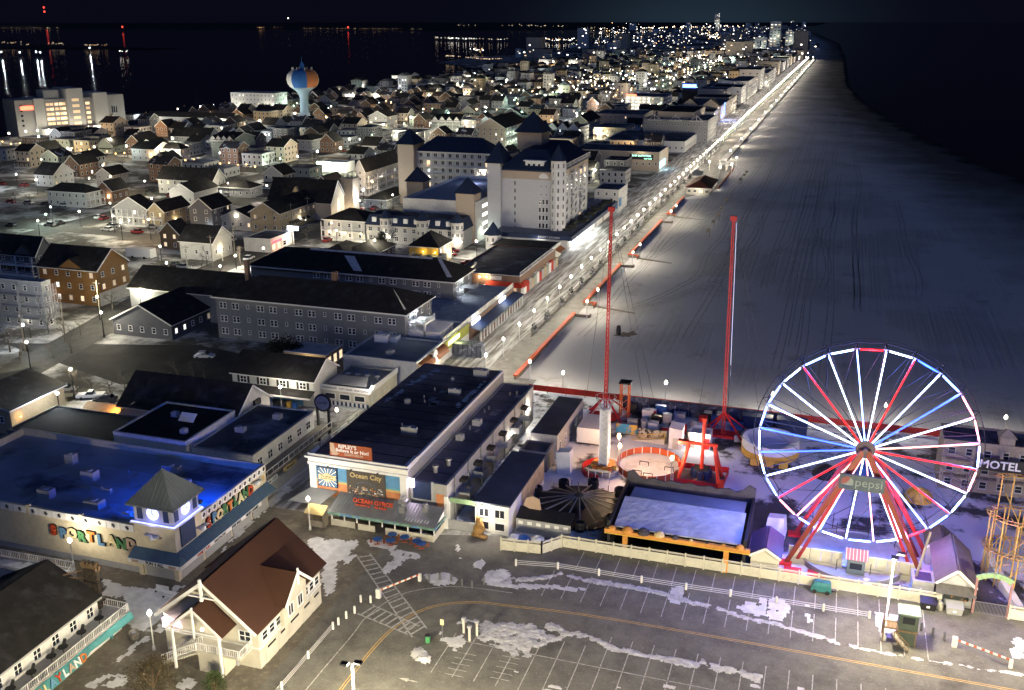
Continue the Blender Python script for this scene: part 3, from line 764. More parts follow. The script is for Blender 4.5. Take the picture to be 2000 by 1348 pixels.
# letters
cols = ['red', 'blue', 'cream', 'green', 'orange', 'blue', 'cream', 'green', 'tan']
for i, ch in enumerate('SPORTLAND'):
    text('letter', ch, 2.15, 'letter_' + cols[i], (-101.5 + i * 1.62 + (.25 if i > 5 else 0), 100.80, 4.35 - (.25 if i % 2 else 0)), 'S', s.o, depth=.16, bold=.10); text('letter_edge', ch, 2.15, 'letter_black', (-101.5 + i * 1.62 + (.25 if i > 5 else 0), 100.84, 4.35 - (.25 if i % 2 else 0)), 'S', s.o, depth=.1, bold=.17)
cols2 = ['red', 'blue', 'cream', 'green', 'orange', 'green', 'cream', 'green', 'red']
for i, ch in enumerate('SPORTLAND'):
    text('letter', ch, 2.0, 'letter_' + cols2[i], (-80.78, 108.2 + i * 1.36, 5.15 + (.2 if i % 2 else 0)), 'E', s.o, depth=.16, bold=.10); text('letter_edge', ch, 2.0, 'letter_black', (-80.83, 108.2 + i * 1.36, 5.15 + (.2 if i % 2 else 0)), 'E', s.o, depth=.1, bold=.16)
# corner tower
def tower(m): m.box(-87.4, -80.9, 100.75, 106.9, -.02, 8.0)
s.part('tower_shaft', 'cream_stucco', tower)
s.part('tower_sill', 'white_trim', lambda m: m.box(-87.75, -80.55, 100.4, 107.25, 8.003, 8.25))
s.part('clock_room', M('clock_wall', (.42, .42, .46), var=.06), lambda m: m.box(-87.25, -81.05, 100.9, 106.75, 8.253, 11.0))
M('led_blue_white', (.30, .34, 1.0), emit=3)
m = MB(); m.box(-87.6, -80.8, 100.46, 100.6, 8.256, 8.36); m.box(-80.76, -80.62, 100.46, 107.1, 8.256, 8.36); m.box(-87.6, -80.8, 107.02, 107.15, 8.256, 8.36); m.build('light_strip', 'led_blue_white', s.o)
m = MB()
vs = [(-88, 100.2, 11), (-80.3, 100.2, 11), (-80.3, 107.5, 11), (-88, 107.5, 11), (-84.15, 103.85, 15.2)]
m.add(vs + [(v[0], v[1], 10.8) for v in vs[:4]], [(0, 1, 4), (1, 2, 4), (2, 3, 4), (3, 0, 4), (0, 5, 6, 1), (1, 6, 7, 2), (2, 7, 8, 3), (3, 8, 5, 0), (8, 7, 6, 5)])
for k in range(1, 12):
    t = k / 12
    for a, b_ in ((0, 1), (1, 2)):
        p = Vector(vs[a]).lerp(Vector(vs[b_]), t); q = Vector(vs[4]); e = 1 - abs(2 * t - 1)
        mid = (Vector(vs[a]) + Vector(vs[b_])) / 2; top = p + (q - mid) * e
        m.beam(p, top, .07, .1)
m.build('tower_roof', M('tower_metal', (.12, .135, .14), rough=.5, var=.1), s.o)
M('clock_face', (.75, .85, 1.0), emit=.9)
for face, c in (('S', (-84.15, 100.88, 9.75)), ('E', (-81.03, 103.8, 9.75))):
    d = Vector((0, -1, 0)) if face == 'S' else Vector((1, 0, 0)); u = Vector((1, 0, 0)) if face == 'S' else Vector((0, 1, 0)); c = Vector(c)
    ck = MB().tube(c, c + d * .1, .95, n=24).build('clock', 'led_blue_white', s.o)
    MB().tube(c + d * .1, c + d * .14, .8, n=24).build('dial', 'clock_face', ck)
    hm = MB(); hm.beam(c + d * .17, c + d * .17 + Vector((0, 0, .55)), .07, .04, upv=d); hm.beam(c + d * .17, c + d * .17 + u * .38 + Vector((0, 0, -.12)), .09, .04, upv=d)
    for a in range(12):
        t = a * math.pi / 6; r_ = u * math.cos(t) + Vector((0, 0, math.sin(t))); hm.beam(c + d * .15 + r_ * .58, c + d * .15 + r_ * .72, .06, .03, upv=d)
    hm.build('clock_hands', 'black_panel', ck)
    for k in (-2.1, 2.1):
        q = c + u * k + d * .03; wv = MB()
        a = q - u * .42 - d * .02; b_ = q + u * .42 + d * .05
        wv.box(min(a.x, b_.x), max(a.x, b_.x), min(a.y, b_.y), max(a.y, b_.y), 8.7, 10.6); wv.build('louvre_window', 'navy', s.o)
for (x, y) in ((-84.2, 100.1), (-80.3, 103.8)): lamp(s.o, (x, y, 8.5), 26, (.20, .25, 1), .4)
# floodlights behind the tower wash the roof blue
for i, (x, y, tx, ty, pw) in enumerate(((-81.6, 107.9, -92, 121, 1500), (-86.5, 107.8, -104, 116, 1500), (-88.0, 104, -110, 108, 700), (-83.5, 108, -84, 122, 500))):
    fl = MB(); fl.box(x - .25, x + .25, y - .2, y + .2, 8.3, 8.8, 'dark_metal'); fl.box(x - .2, x + .2, y + .2, y + .23, 8.36, 8.74, 'lamp_blue'); fl.build('blue_floodlight', None, s.o)
    spot(s.o, (x, y + .4, 8.9), (tx, ty, 6), pw, (.0, .07, 1.0), 130, .8, .3)
# dark screen, beach-ball gulls, awnings with lettering, shutters
def scr(m): m.box(-80.9, -80.75, 101.9, 105.2, 4.6, 7.9)
s.part('video_screen', 'navy', scr)
def gull(m, c, ax):
    c = Vector(c); u = Vector((1, 0, 0)) if ax == 'S' else Vector((0, 1, 0)); o_ = Vector((0, -1, 0)) if ax == 'S' else Vector((1, 0, 0))
    m.ball(c + o_ * .3, .55, 'letter_white', 8, .7); m.ball(c + o_ * .3 + u * .6 + Vector((0, 0, .25)), .45, 'grey_trim', 8, .5)
    m.beam(c + o_ * .3 - u * 1.1 + Vector((0, 0, .5)), c + o_ * .3 + Vector((0, 0, .35)), .7, .12, 'grey_trim'); m.beam(c + o_ * .3 + u * .2 + Vector((0, 0, .4)), c + o_ * .3 + u * 1.3 + Vector((0, 0, .1)), .6, .12, 'steel')
for c, ax in (((-84.3, 100.75, 6.2), 'S'), ((-80.85, 106.4, 5.3), 'E'), ((-80.85, 120.7, 5.6), 'E')): m = MB(); gull(m, c, ax); m.build('gull_figure', None, s.o, True)
m = MB(); m.tube((-80.9, 122.6, 5.6), (-80.7, 122.6, 5.6), .75, n=16, m='letter_white'); m.tube((-80.7, 122.6, 5.6), (-80.66, 122.6, 5.6), .6, n=16, m='letter_gold'); m.build('round_emblem', None, s.o)
def awn_s(m):
    m.poly3([(-87.6, 100.7, 4.3), (-80.3, 100.7, 4.3), (-79.3, 99.2, 3.3), (-87.8, 99.2, 3.3)], (0, -.55, .83), .06)
    for k in range(22):
        x = -87.6 + k * .38; m.beam((x, 100.68, 4.4), (x, 99.2, 3.4), .05, .06)
def awn_e(m):
    m.poly3([(-80.9, 100.7, 4.3), (-80.9, 124, 4.3), (-79.3, 124, 3.3), (-79.3, 99.2, 3.3)], (.55, 0, .83), .06)
    for k in range(58):
        y = 100.9 + k * .4; m.beam((-80.88, y, 4.42), (-79.3, y, 3.42), .05, .06)
aw = s.part('awning', 'awning_blue', awn_s); ae = s.part('awning', 'awning_blue', awn_e)
f1 = MB().box(-87.8, -79.25, 99.12, 99.19, 2.75, 3.3).build('fascia', 'white_trim', aw)
f2 = MB().box(-79.29, -79.22, 99.2, 119.5, 2.75, 3.3).build('fascia', 'white_trim', ae)
text('lettering', 'FUN 4 ALL', .62, 'letter_black', (-83.4, 99.08, 3.02), 'S', aw, .02, .02)
for i, (t_, y, c_) in enumerate((('FAMILY FUN', 104.4, 'red'), ('FANTASTIC', 108.4, 'black'), ('SKEE BALL', 112.6, 'black'), ('VIDEO GAMES', 116.8, 'black'))): text('lettering', t_, .55, 'letter_' + c_, (-79.19, y, 3.02), 'E', ae, .02, .015)
for x in (-86.6, -80.6): m = MB(); m.box(x - .55, x + .55, 99.07, 99.115, 2.85, 3.2); m.build('sign_panel', 'letter_tan', aw)
s.part('shutter', 'shutter_grey', lambda m: m.box(-86.2, -81.3, 100.66, 100.74, .05, 2.9))
for k, (a, b_) in enumerate(((101.4, 106.4), (106.9, 113.4), (113.9, 118.9), (119.4, 123.6))): s.part('shutter', 'shutter_grey', lambda m: m.box(-80.98, -80.84, a, b_, .05, 2.9))
for x, y in ((-81.1, 100.62), (-86.9, 100.62)): s.part('pillar', 'cream_stucco', lambda m: m.box(x - .35, x + .35, y - .1, y + .12, 0, 3.3))
for (x, y, sx, sy, sz) in ((-107, 106, 2.2, 1.4, 1.3), (-105, 113, 2.4, 1.5, 1.4), (-98, 105.5, 2.6, 1.6, 1.1), (-91.2, 104.2, 1.4, 1, 1), (-89.5, 114.5, 2.8, 1.2, 1.5), (-112, 117, 1.6, 1.2, 1.5), (-90.5, 103.2, 2.6, .8, .7), (-95, 119.5, 3, 1.2, .8), (-100.5, 110, 3.5, .6, .6)): hvac(s, x, y, 6.35, sx, sy, sz)
s.part('plinth_band', 'grey_stucco', lambda m: m.box(-128, -87.6, 100.9, 100.99, 0, .9))

# ------------------------------------------------------------------ buildings just north of the arcade
b = B('shop_building', 'dark flat-roofed shop with upper windows over a white railed deck', -97, -85.5, 127.5, 147.7, 6.4, 'white_stucco', near=True)
b.flat('flat_roof', par=.2, cap='grey_trim')
b.wins('E', 6, 4.0, 1.6, 1.5, 0, u0=2, u1=18, mull=3)
b.part('deck', 'old_wood', lambda m: m.box(-85.48, -82.6, 125.5, 149, 3.1, 3.35))
def rl(m): railing(m, (-82.7, 125.5, 3.35), (-82.7, 149, 3.35), 1.1, 1.6, .1)
b.part('deck_railing', 'white_trim', rl)
for a, t_, c_ in ((127.4, 'FUNNEL CAKES', 'letter_white'), (133.6, 'ICE CREAM', 'letter_gold')):
    sg = b.part('hanging_sign', c_, lambda m: m.box(-82.5, -82.3, a - 2, a + 2, 2.3, 3.05)); text('lettering', t_, .5, 'letter_black', (-82.27, a, 2.66), 'E', sg, .015)
for k in range(4): b.part('shutter', 'shutter_grey', lambda m: m.box(-85.55, -85.4, 128 + k * 4.9, 132.3 + k * 4.9, .05, 2.9))
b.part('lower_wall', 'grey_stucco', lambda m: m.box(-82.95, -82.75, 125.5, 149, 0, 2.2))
hvac(b, -93, 136, 6.47, 1.6, 1.2, .9); hvac(b, -90, 143, 6.47, 1.4, 1.2, .9)
# round shop sign on a dark post
t = thing('round_shop_sign', 'dark round shop sign on a tall black post beside the railed deck', 'sign', (-84.6, 149.6, 0))
MB().box(-85.9, -85.5, 149.4, 149.8, 0, 6.5).box(-83.7, -83.3, 149.4, 149.8, 0, 6.5).build('post', 'black_panel', t)
MB().tube((-84.6, 149.55, 7.6), (-84.6, 149.85, 7.6), 1.7, n=20).build('disc', 'black_panel', t)
MB().tube((-84.6, 149.5, 7.6), (-84.6, 149.55, 7.6), 1.35, n=20).build('face_panel', 'grey_trim', t)
text('lettering', 'Dough', .8, 'letter_black', (-84.6, 149.48, 7.7), 'S', t, .015, roll=.15)
blu = B('flat_hall', 'flat black-roofed block whose pale front wall is washed blue', -111.5, -97.3, 126.5, 141, 7.6, 'white_stucco', near=True)
blu.flat('dark_roof', par=.3, cap=None)
blu.part('skylight', 'white_trim', lambda m: m.poly3([(-104, 134, 7.8), (-101, 134, 7.8), (-101, 135.3, 8.9), (-104, 135.3, 8.9)], (0, -.6, .7), .1))
hvac(blu, -100, 130, 7.67, 1, 1, .8); hvac(blu, -106, 136, 7.67, 1.2, 1, .8)
g = B('gabled_hall', 'long dark gable-roofed hall with pale end wall behind the blue wall', -122, -97.7, 141.2, 153, 6, 'white_siding', near=True)
g.gable('x', 4.4, 'dark_roof', .5)
g.lampw('E', 10.5, 3.2, 110, r=.14); g.part('wall_unit', 'black_panel', lambda m: m.box(-97.7, -97.2, 147.4, 149.4, 6.2, 7.2))
a = B('annex_building', 'low dark annex roof west of the blue washed wall', -134, -112, 126.3, 138.5, 5.0, 'dark_siding', near=True); a.flat('dark_roof', par=.3, cap=None)
o_ = B('orange_lit_shed', 'small shed lit orange with slanting board wall and brick chimney', -131, -123.6, 140.5, 146.5, 2.6, 'tan_siding', near=True)
o_.gable('x', 1.8, M('tan_roof', (.35, .24, .13), var=.2), .4)
o_.part('chimney', 'brick', lambda m: (m.box(-123.3, -122.4, 145.3, 146.2, 0, 5.6), m.box(-123.7, -122.0, 144.9, 146.6, 5.6, 5.9)))
o_.part('slanting_wall', 'tan_siding', lambda m: m.add([(-132, 139.4, 0), (-123.4, 139.4, 0), (-123.4, 139.4, 4.6), (-132, 139.4, .8), (-132, 139.6, 0), (-123.4, 139.6, 0), (-123.4, 139.6, 4.6), (-132, 139.6, .8)], [(0, 1, 2, 3), (7, 6, 5, 4), (3, 2, 6, 7), (1, 5, 6, 2)]))
o_.part('board_roof', 'tan_roof', lambda m: m.poly3([(-122.4, 142, 5.2), (-119.6, 142.5, 6.6), (-118.6, 141.2, 6.6), (-121.4, 140.6, 5.0)], (0, 0, 1), .15))
for k in range(5): o_.part('scaffold_post', 'wood', lambda m: m.tube((-125 + k * .9, 141.0, 0), (-125 + k * .9, 141.0, 4.2 - (k % 2) * .8), .07))
lamp(o_.o, (-124.0, 141.6, 4.9), 260, (1, .47, .10), .2); lamp(o_.o, (-130.5, 138.9, 2.4), 120, (1, .47, .10), .2)
h2 = B('dark_barn', 'dark gable-roofed barn with tan side wall beside the snowy car park', -158, -141.2, 134.4, 148.3, 5, 'tan_siding', near=True); h2.gable('y', 2.2, 'dark_roof', .5); h2.wins('S', 4, 2.2, 1, 1.3); h2.lampw('E', 2, 3.0, 50, 'lamp_amber', (1, .55, .2), .12)
# white motel-like house with shutters and the seafood stand
mo = B('shuttered_house', 'white house with dark shutters, porch roof and blue painted wall', -113, -94.5, 164, 174, 5.6, 'white_siding', near=True)
mo.gable('x', 3.0, 'dark_roof', .4)
for i in range(4):
    u = 2.6 + i * 4.5; mo.win('S', u, 3.6, 1.6, 1.5, 'glass', 'white_trim', 3)
    for k in (-1.15, 1.15): mo.part('shutter', 'dark_metal', lambda m: m.box(-113 + u + k - .25, -113 + u + k + .25, 163.93, 163.99, 3.6, 5.1))
mo.part('porch_roof', 'dark_roof', lambda m: m.poly3([(-113.2, 163.9, 3.4), (-94.2, 163.9, 3.4), (-94.2, 161.6, 2.6), (-113.2, 161.6, 2.6)], (0, -.33, .94), .15))
mo.part('porch_fascia', 'white_trim', lambda m: m.box(-113.3, -94.1, 161.5, 161.58, 2.4, 2.75))
mo.part('blue_panel', M('pool_blue', (.10, .24, .42), var=.1), lambda m: m.box(-108, -97, 163.9, 163.97, .1, 1.3))
for i in range(6): mo.win('S', 3.6 + i * 2.3, 1.5, 1.2, .6, 'glass', 'grey_trim', 0)
for i, (x, c_) in enumerate(((-102.6, 'black_panel'), (-101.6, 'black_panel'), (-100.4, 'black_panel'), (-99.5, 'ride_yellow'), (-98.2, 'ride_blue'))):
    t = thing('waste_bin', ('black', 'black', 'black', 'yellow', 'blue')[i] + ' wheeled waste bin standing along the blue painted wall', 'bin', (x, 162.6, 0), 'bins along the blue wall')
    MB().box(x - .38, x + .38, 162.3, 163, 0, 1.15).build('bin_body', c_, t); MB().box(x - .42, x + .42, 162.25, 163.05, 1.153, 1.24).build('lid', c_, t)
sn = B('snack_stand', 'pale seafood stand with striped counter and sign band on its roof edge', -94.3, -83.8, 166.5, 180, 3.4, 'white_board', near=True)
sn.flat('pale_roof', par=.3, cap=None)
sn.part('sign_band', 'white_trim', lambda m: (m.box(-94.2, -83.4, 166.2, 166.4, 3.2, 4.3), m.box(-83.7, -83.5, 166.45, 180, 3.2, 4.3)))
for i, (t_, x) in enumerate((('SANDWICHES', -92.2), ('SOFT CRABS', -88.6), ('BLUE CLAWS', -85.2))): text('lettering', t_, .5, 'letter_black', (x, 166.16, 3.75), 'S', sn.o, .015)
sn.wins('S', 3, 1.3, 2.4, 1.3, 0, u0=2, u1=8.5, mull=0)
for k in range(22): sn.part('counter_stripe', 'navy' if k % 2 else 'white_trim', lambda m: m.box(-94.2 + k * .47, -93.73 + k * .47, 166.38, 166.47, .1, .9))
sn.part('awning_roof', 'pale_roof', lambda m: m.poly3([(-93, 167, 4.35), (-84.6, 167, 4.35), (-85.4, 170, 5.2), (-92, 170, 5.2)], (0, -.3, .95), .1))
for k in range(7):
    x, y = -92 + k * 1.1, 174 + (k % 2) * 1.6
    t = thing('stacked_table', 'blue and white cafe table stored on the snack stand roof', 'table', (x, y, 3.47), 'tables on the snack stand roof')
    MB().lathe((x, y, 4.1), [(.6, 0), (.6, .06)], 8).build('table_top', 'ride_blue' if k % 2 else 'white_trim', t); MB().tube((x, y, 3.47), (x, y, 4.1), .06).lathe((x, y, 3.47), [(.3, 0), (.28, .05)], 8).build('table_leg', 'steel', t)
# ================================================================== the odditorium
M('odd_wall', (.33, .32, .30), var=.1, bump=.01)
M('odd_roof', (.36, .26, .20), rough=.9, var=.3, scale=.15, bump=.02, col2=(.12, .09, .08), mask=(.06, .42, .56))
M('mural_blue', (.10, .25, .42), var=.15); M('mural_orange', (.52, .21, .09), var=.15); M('mural_yellow', (.55, .38, .14), var=.1); M('mural_teal', (.12, .32, .36), var=.1); M('mural_dark', (.075, .065, .055), var=.2, scale=3)
M('sign_brick', (.30, .075, .03), var=.1)
r = B('attraction_building', 'big flat-roofed attraction with blue and orange mural front and orange roof sign', -73.5, -57.2, 125, 171, 9.3, 'odd_wall', near=True)
r.walls()
r.part('roof', 'odd_roof', lambda m: m.box(-73.48, -57.22, 125.02, 170.98, 9.3, 9.4))
r.part('parapet', 'white_trim', lambda m: (m.box(-73.7, -57.0, 124.75, 125.1, 8.6, 10.0), m.box(-57.6, -57.0, 125.1, 129, 9.2, 10.0), m.box(-57.5, -57.1, 129, 171, 9.2, 9.75), m.box(-73.7, -73.4, 125.1, 128, 9.2, 9.9)))
r.part('cornice', 'white_trim', lambda m: (m.box(-74.1, -56.7, 124.35, 124.75, 9.35, 9.65), m.box(-73.8, -56.9, 124.6, 124.74, 8.2, 8.6)))
for k in range(5): r.part('edge_rail', 'white_trim', lambda m: (m.beam((-73.6, 129 + k * 3.2, 9.9), (-73.6, 131.2 + k * 3.2, 9.9), .1), m.beam((-73.6, 129 + k * 3.2, 9.3), (-73.6, 129 + k * 3.2, 9.9), .1)))
for x in (-73.0, -57.7): r.part('pilaster', 'white_trim', lambda m: m.box(x - .55, x + .55, 124.7, 124.98, 3.4, 8.2))
for i, (z0, z1, c_) in enumerate(((6.0, 8.2, 'blue'), (5.7, 6.0, 'teal'), (5.35, 5.7, 'yellow'), (3.0, 5.35, 'orange'))): r.part('mural_band', 'mural_' + c_, lambda m: m.box(-72.44, -58.26, 124.9, 124.97, z0, z1 - .004))
sb = r.part('sunburst_sign', 'navy', lambda m: m.box(-72.1, -68.8, 124.6, 124.88, 4.75, 8.0)); m = MB(); cx_, cz_ = -70.45, 6.35
for k in range(32):
    a0 = k * math.pi / 16; a1 = a0 + .11
    def edge(a):
        dx, dz = math.cos(a), math.sin(a); tt = min(1.55 / max(1e-6, abs(dx)), 1.5 / max(1e-6, abs(dz))); return (cx_ + dx * tt, 124.585, cz_ + dz * tt)
    m.add([(cx_, 124.585, cz_), edge(a0), edge(a1)], [(0, 1, 2)], 'letter_white' if k % 2 else 'mural_blue')
m.build('rays', None, sb)
MB().box(-71.9, -69.0, 124.5, 124.56, 6.0, 6.75).tube((cx_, 124.52, cz_), (cx_, 124.57, cz_), .72, n=18).build('label_plate', 'letter_cream', sb)
text('lettering', "Thrasher's", .52, 'letter_black', (cx_, 124.47, 6.55), 'S', sb, .01); text('lettering', 'French Fries', .42, 'letter_black', (cx_, 124.47, 6.18), 'S', sb, .01)
mu = r.part('mural_board', 'mural_dark', lambda m: m.box(-67.1, -60.7, 124.6, 124.88, 4.0, 8.15)); text('lettering', 'Ocean City', 1.15, 'letter_gold', (-63.9, 124.57, 7.4), 'S', mu, .02, .012)
m = MB(); rr = random.Random(3)
for k in range(90):
    x = rr.uniform(-66.9, -61.2); zz = 4.15 + rr.random() ** 1.5 * 1.5; wd = rr.uniform(.08, .35); c_ = rr.choice(['letter_white', 'letter_cream', 'letter_tan', 'letter_blue', 'letter_orange', 'grey_trim', 'letter_black'])
    m.box(x, x + wd, 124.57, 124.596, zz, zz + rr.uniform(.06, .3), c_)
for k in range(14):
    a = k * math.pi / 13; m.beam((-64.0 + 1.7 * math.cos(a), 124.575, 5.5 + .95 * math.sin(a)), (-64.0 + 1.7 * math.cos(a + .24), 124.575, 5.5 + .95 * math.sin(a + .24)), .03, .1, 'letter_blue', (0, 1, 0))
m.build('mural_scene', None, mu)
rs = r.part('roof_sign', 'sign_brick', lambda m: (m.box(-69.9, -62.9, 124.95, 125.2, 10.05, 12.2), m.beam((-69, 125.4, 10), (-69, 126.4, 9.4), .08), m.beam((-64, 125.4, 10), (-64, 126.4, 9.4), .08)))
text('lettering', "RIPLEY'S", .85, 'letter_white', (-66.9, 124.93, 11.75), 'S', rs, .02, .02); text('lettering', 'Believe It or Not!', .78, 'letter_white', (-66.1, 124.93, 11.1), 'S', rs, .02, .015); text('lettering', 'ODDITORIUM', .5, 'letter_tan', (-65.9, 124.93, 10.5), 'S', rs, .02, .02)
m = MB(); pts = [(-69.6, 10.3), (-68.9, 10.15), (-68.3, 10.5), (-68.9, 10.9), (-69.05, 11.5), (-69.2, 12.1), (-69.75, 12.2), (-69.85, 11.2)]
m.poly3([(x, 124.9, zz) for x, zz in pts], (0, 1, 0), .04); m.build('arrow', 'letter_tan', rs)
for x in (-69.9, -66.0, -61.6): r.part('gooseneck_lamp', 'dark_metal', lambda m: (m.beam((x, 124.6, 8.4), (x, 124.0, 8.6), .07), m.ball((x, 123.95, 8.5), .17, n=6)))
for (x, y, sx, sy, sz) in ((-62.4, 138, 2.6, .9, 1), (-61.8, 157, 2.2, .8, .9), (-68, 150, .8, .8, .7), (-64.5, 163, .5, .5, .6), (-60.5, 167.5, 2.6, 1.6, 1.2)): hvac(r, x, y, 9.5, sx, sy, sz, 'grey_trim')
ew = B('attraction_wing', 'lower purple-grey east wing with dark video screen on its front', -57.1, -51.2, 126, 171, 7.0, 'odd_wall', near=True)
ew.flat(M('wing_roof', (.14, .135, .16), rough=.9, var=.3, scale=.2), par=.2, cap='grey_trim')
ew.part('video_screen', 'navy', lambda m: m.box(-56.6, -53.6, 125.75, 125.94, 4.5, 7.4)); ew.part('screen_frame', 'grey_trim', lambda m: (m.box(-57.0, -56.6, 125.7, 125.97, 4.3, 7.6), m.box(-53.6, -53.3, 125.7, 125.97, 4.3, 7.6), m.box(-56.6, -53.6, 125.7, 125.97, 4.2, 4.5)))
lit = ew.part('lit_screen', M('screen_pink', (1.0, .80, .98), emit=7), lambda m: m.box(-57.9, -56.3, 125.45, 125.68, 6.4, 7.75)); lamp(ew.o, (-57.1, 125.1, 7.0), 60, (.9, .7, 1), .4)
ew.part('orange_panel', 'mural_orange', lambda m: m.box(-52.9, -51.6, 125.9, 125.98, 1.8, 5.6)); ew.part('pilaster', 'white_trim', lambda m: m.box(-51.6, -51.0, 125.8, 126.05, 0, 5.4))
for k in range(6):
    y = 131 + k * 6.3
    ew.part('stair_landing', 'grey_trim', lambda m: (m.box(-51.18, -49.4, y, y + 1.9, 3.4, 3.55), m.box(-49.5, -49.4, y, y + 1.9, 3.55, 4.5), m.box(-51.18, -49.5, y, y + .08, 3.55, 4.5))); ew.part('window_hood', 'black_panel', lambda m: m.box(-51.15, -50.0, y + .2, y + 1.6, 5.4, 5.9)); ew.win('E', y - 126 + 3.6, 3.8, 1.1, 1.4)
for k in range(7): ew.part('pipe', 'steel', lambda m: m.tube((-51.0, 129 + k * 6, 0), (-51.0, 129 + k * 6, 7.3), .12))
for x, y in ((-54.6, 130), (-53.6, 133)): ew.part('roof_vent', 'steel', lambda m: (m.lathe((x, y, 7.07), [(.35, 0), (.35, .9), (.55, 1.0), (.5, 1.25)], 10)))
hvac(ew, -55, 150, 7.07, 1.4, 1.4, 1); hvac(ew, -55.5, 143, 7.07, 1.2, 1, 1)
ew.lampw('E', 41, 4.0, 500, r=.15); ew.lampw('E', 30, 3.2, 90, r=.12)
def seams(b, z, x0, x1, y0, y1, st, mat='black_panel'):
    k = y0
    while k < y1: b.part('roof_seam', mat, lambda m: m.box(x0, x1, k, k + .12, z, z + .05)); k += st * rnd.uniform(.8, 1.2)
    for j in range(5): x, y = rnd.uniform(x0 + 1, x1 - 1), rnd.uniform(y0 + 2, y1 - 2); b.part('vent_pipe', 'steel', lambda m: m.tube((x, y, z), (x, y, z + .7), .13, n=7)); b.part('roof_patch', 'odd_wall', lambda m: m.box(x + 1, x + rnd.uniform(1.6, 2.6), y - .7, y + rnd.uniform(.4, 1.6), z + .002, z + .03))
seams(r, 9.402, -73, -57.8, 129, 169, 3.4); seams(ew, 7.062, -56.8, -51.5, 130, 169, 4.2); seams(s, 6.263, -110, -81.6, 103, 122.6, 4.5, 'grey_trim')
for q in ([(-72.6, 158), (-71, 157), (-68.5, 168), (-70.5, 169)], [(-72.8, 149), (-71.6, 149), (-70.6, 156), (-72, 157)], [(-60, 150), (-58.2, 149), (-58, 166), (-59.4, 165)]): snow(q, h=.06, thr=.05, z0=9.41, cell=.3, soft=.5)
# pizza grill shed in front
p = B('pizza_grill', 'open pizza counter shed with ribbed metal roof and red lettering', -68.6, -51.6, 121.6, 124.6, 1.0, 'white_board', near=True)
p.part('counter_wall', 'white_board', lambda m: (m.box(-68.6, -64.6, 121.6, 121.75, 0, 1.05), m.box(-64.0, -61.2, 121.5, 121.65, 0, 1.0), m.box(-59.4, -51.6, 121.4, 121.58, 0, 1.1), m.box(-51.75, -51.6, 121.58, 125.8, 0, 1.1)))
p.part('back_wall', 'black_panel', lambda m: m.box(-68.5, -51.8, 124.3, 124.5, 0, 3.6))
def proof(m):
    m.poly3([(-68.4, 124.6, 4.2), (-50.9, 124.6, 4.2), (-50.9, 120.5, 2.9), (-68.4, 120.5, 2.9)], (0, -.31, .95), .07)
    for k in range(36):
        x = -68.3 + k * .495; m.beam((x, 124.55, 4.32), (x, 120.5, 3.03), .07, .09)
p.part('roof', 'metal_roof', proof)
p.part('fascia', M('fascia_green', (.14, .24, .19), var=.5, scale=1.2, col2=(.10, .20, .36), mask=(.5, .5, .55)), lambda m: (m.box(-68.5, -50.85, 120.38, 120.48, 2.5, 2.9), m.box(-50.9, -50.8, 120.5, 124.6, 2.6, 2.95)))
for k in range(9): p.part('post', 'white_trim', lambda m: m.box(-68.4 + k * 2.1, -68.24 + k * 2.1, 121.42, 121.58, 1.1, 2.75))
p.part('gable_end', 'white_trim', lambda m: m.add([(-51.2, 120.8, 2.9), (-51.2, 124.5, 2.9), (-51.2, 124.5, 4.1), (-51.1, 120.8, 2.9), (-51.1, 124.5, 2.9), (-51.1, 124.5, 4.1)], [(0, 2, 1), (3, 4, 5), (0, 3, 5, 2)]))
text('lettering', 'OCEAN GYROS', .95, 'letter_red', (-62.0, 122.9, 4.15), 'S', p.o, .09, .03, tilt=.25); text('lettering', 'PIZZA  SUBS', .95, 'letter_red', (-62.1, 122.35, 3.45), 'S', p.o, .09, .03, tilt=.25)
p.part('exhaust_hood', 'steel', lambda m: (m.box(-57.4, -56.5, 122.2, 123.1, 3.5, 4.6), m.tube((-56.9, 122.7, 4.6), (-56.9, 122.7, 6.0), .32, n=8), m.box(-57.6, -56.2, 122.3, 123.1, 5.0, 5.5)))
p.part('exhaust_hood', 'steel', lambda m: (m.box(-54.0, -53.2, 123, 123.8, 3.7, 4.6), m.tube((-53.6, 123.4, 4.6), (-53.6, 123.4, 5.2), .4, n=8)))
p.part('snow_streak', 'snow', lambda m: [m.poly3([(-56.0 + k * .5, 121.6, 3.36), (-55.75 + k * .5, 121.6, 3.36), (-55.75 + k * .5, 121.0 - (k % 3) * .15, 3.2), (-56.0 + k * .5, 121.0 - (k % 3) * .15, 3.2)], (0, -.31, .95), .03) for k in range(8)])
p.part('canopy', 'metal_roof', lambda m: (m.poly3([(-76.3, 122.2, 2.6), (-70.6, 121.9, 2.9), (-68.8, 124.6, 4.2), (-73.4, 124.6, 4.2)], (0, -.4, .9), .08)))
p.part('yellow_canopy', M('canopy_yellow', (.55, .42, .18), var=.08), lambda m: (m.poly3([(-72.2, 121.8, 3.0), (-69.0, 121.7, 3.1), (-69.0, 119.9, 2.3), (-72.2, 119.9, 2.3)], (0, -.4, .9), .06)))
p.part('kiosk_wall', 'old_wood', lambda m: (m.box(-72, -69, 120.3, 120.5, 0, 1.0), m.box(-72, -71.8, 120.3, 121.7, 0, 2.3), m.box(-69.3, -69.1, 120.3, 121.7, 0, 2.3)))
for k, x in enumerate((-71.4, -66.6)): lamp(p.o, (x, 122.6, 2.5), 25, (1, .85, .6), .15)
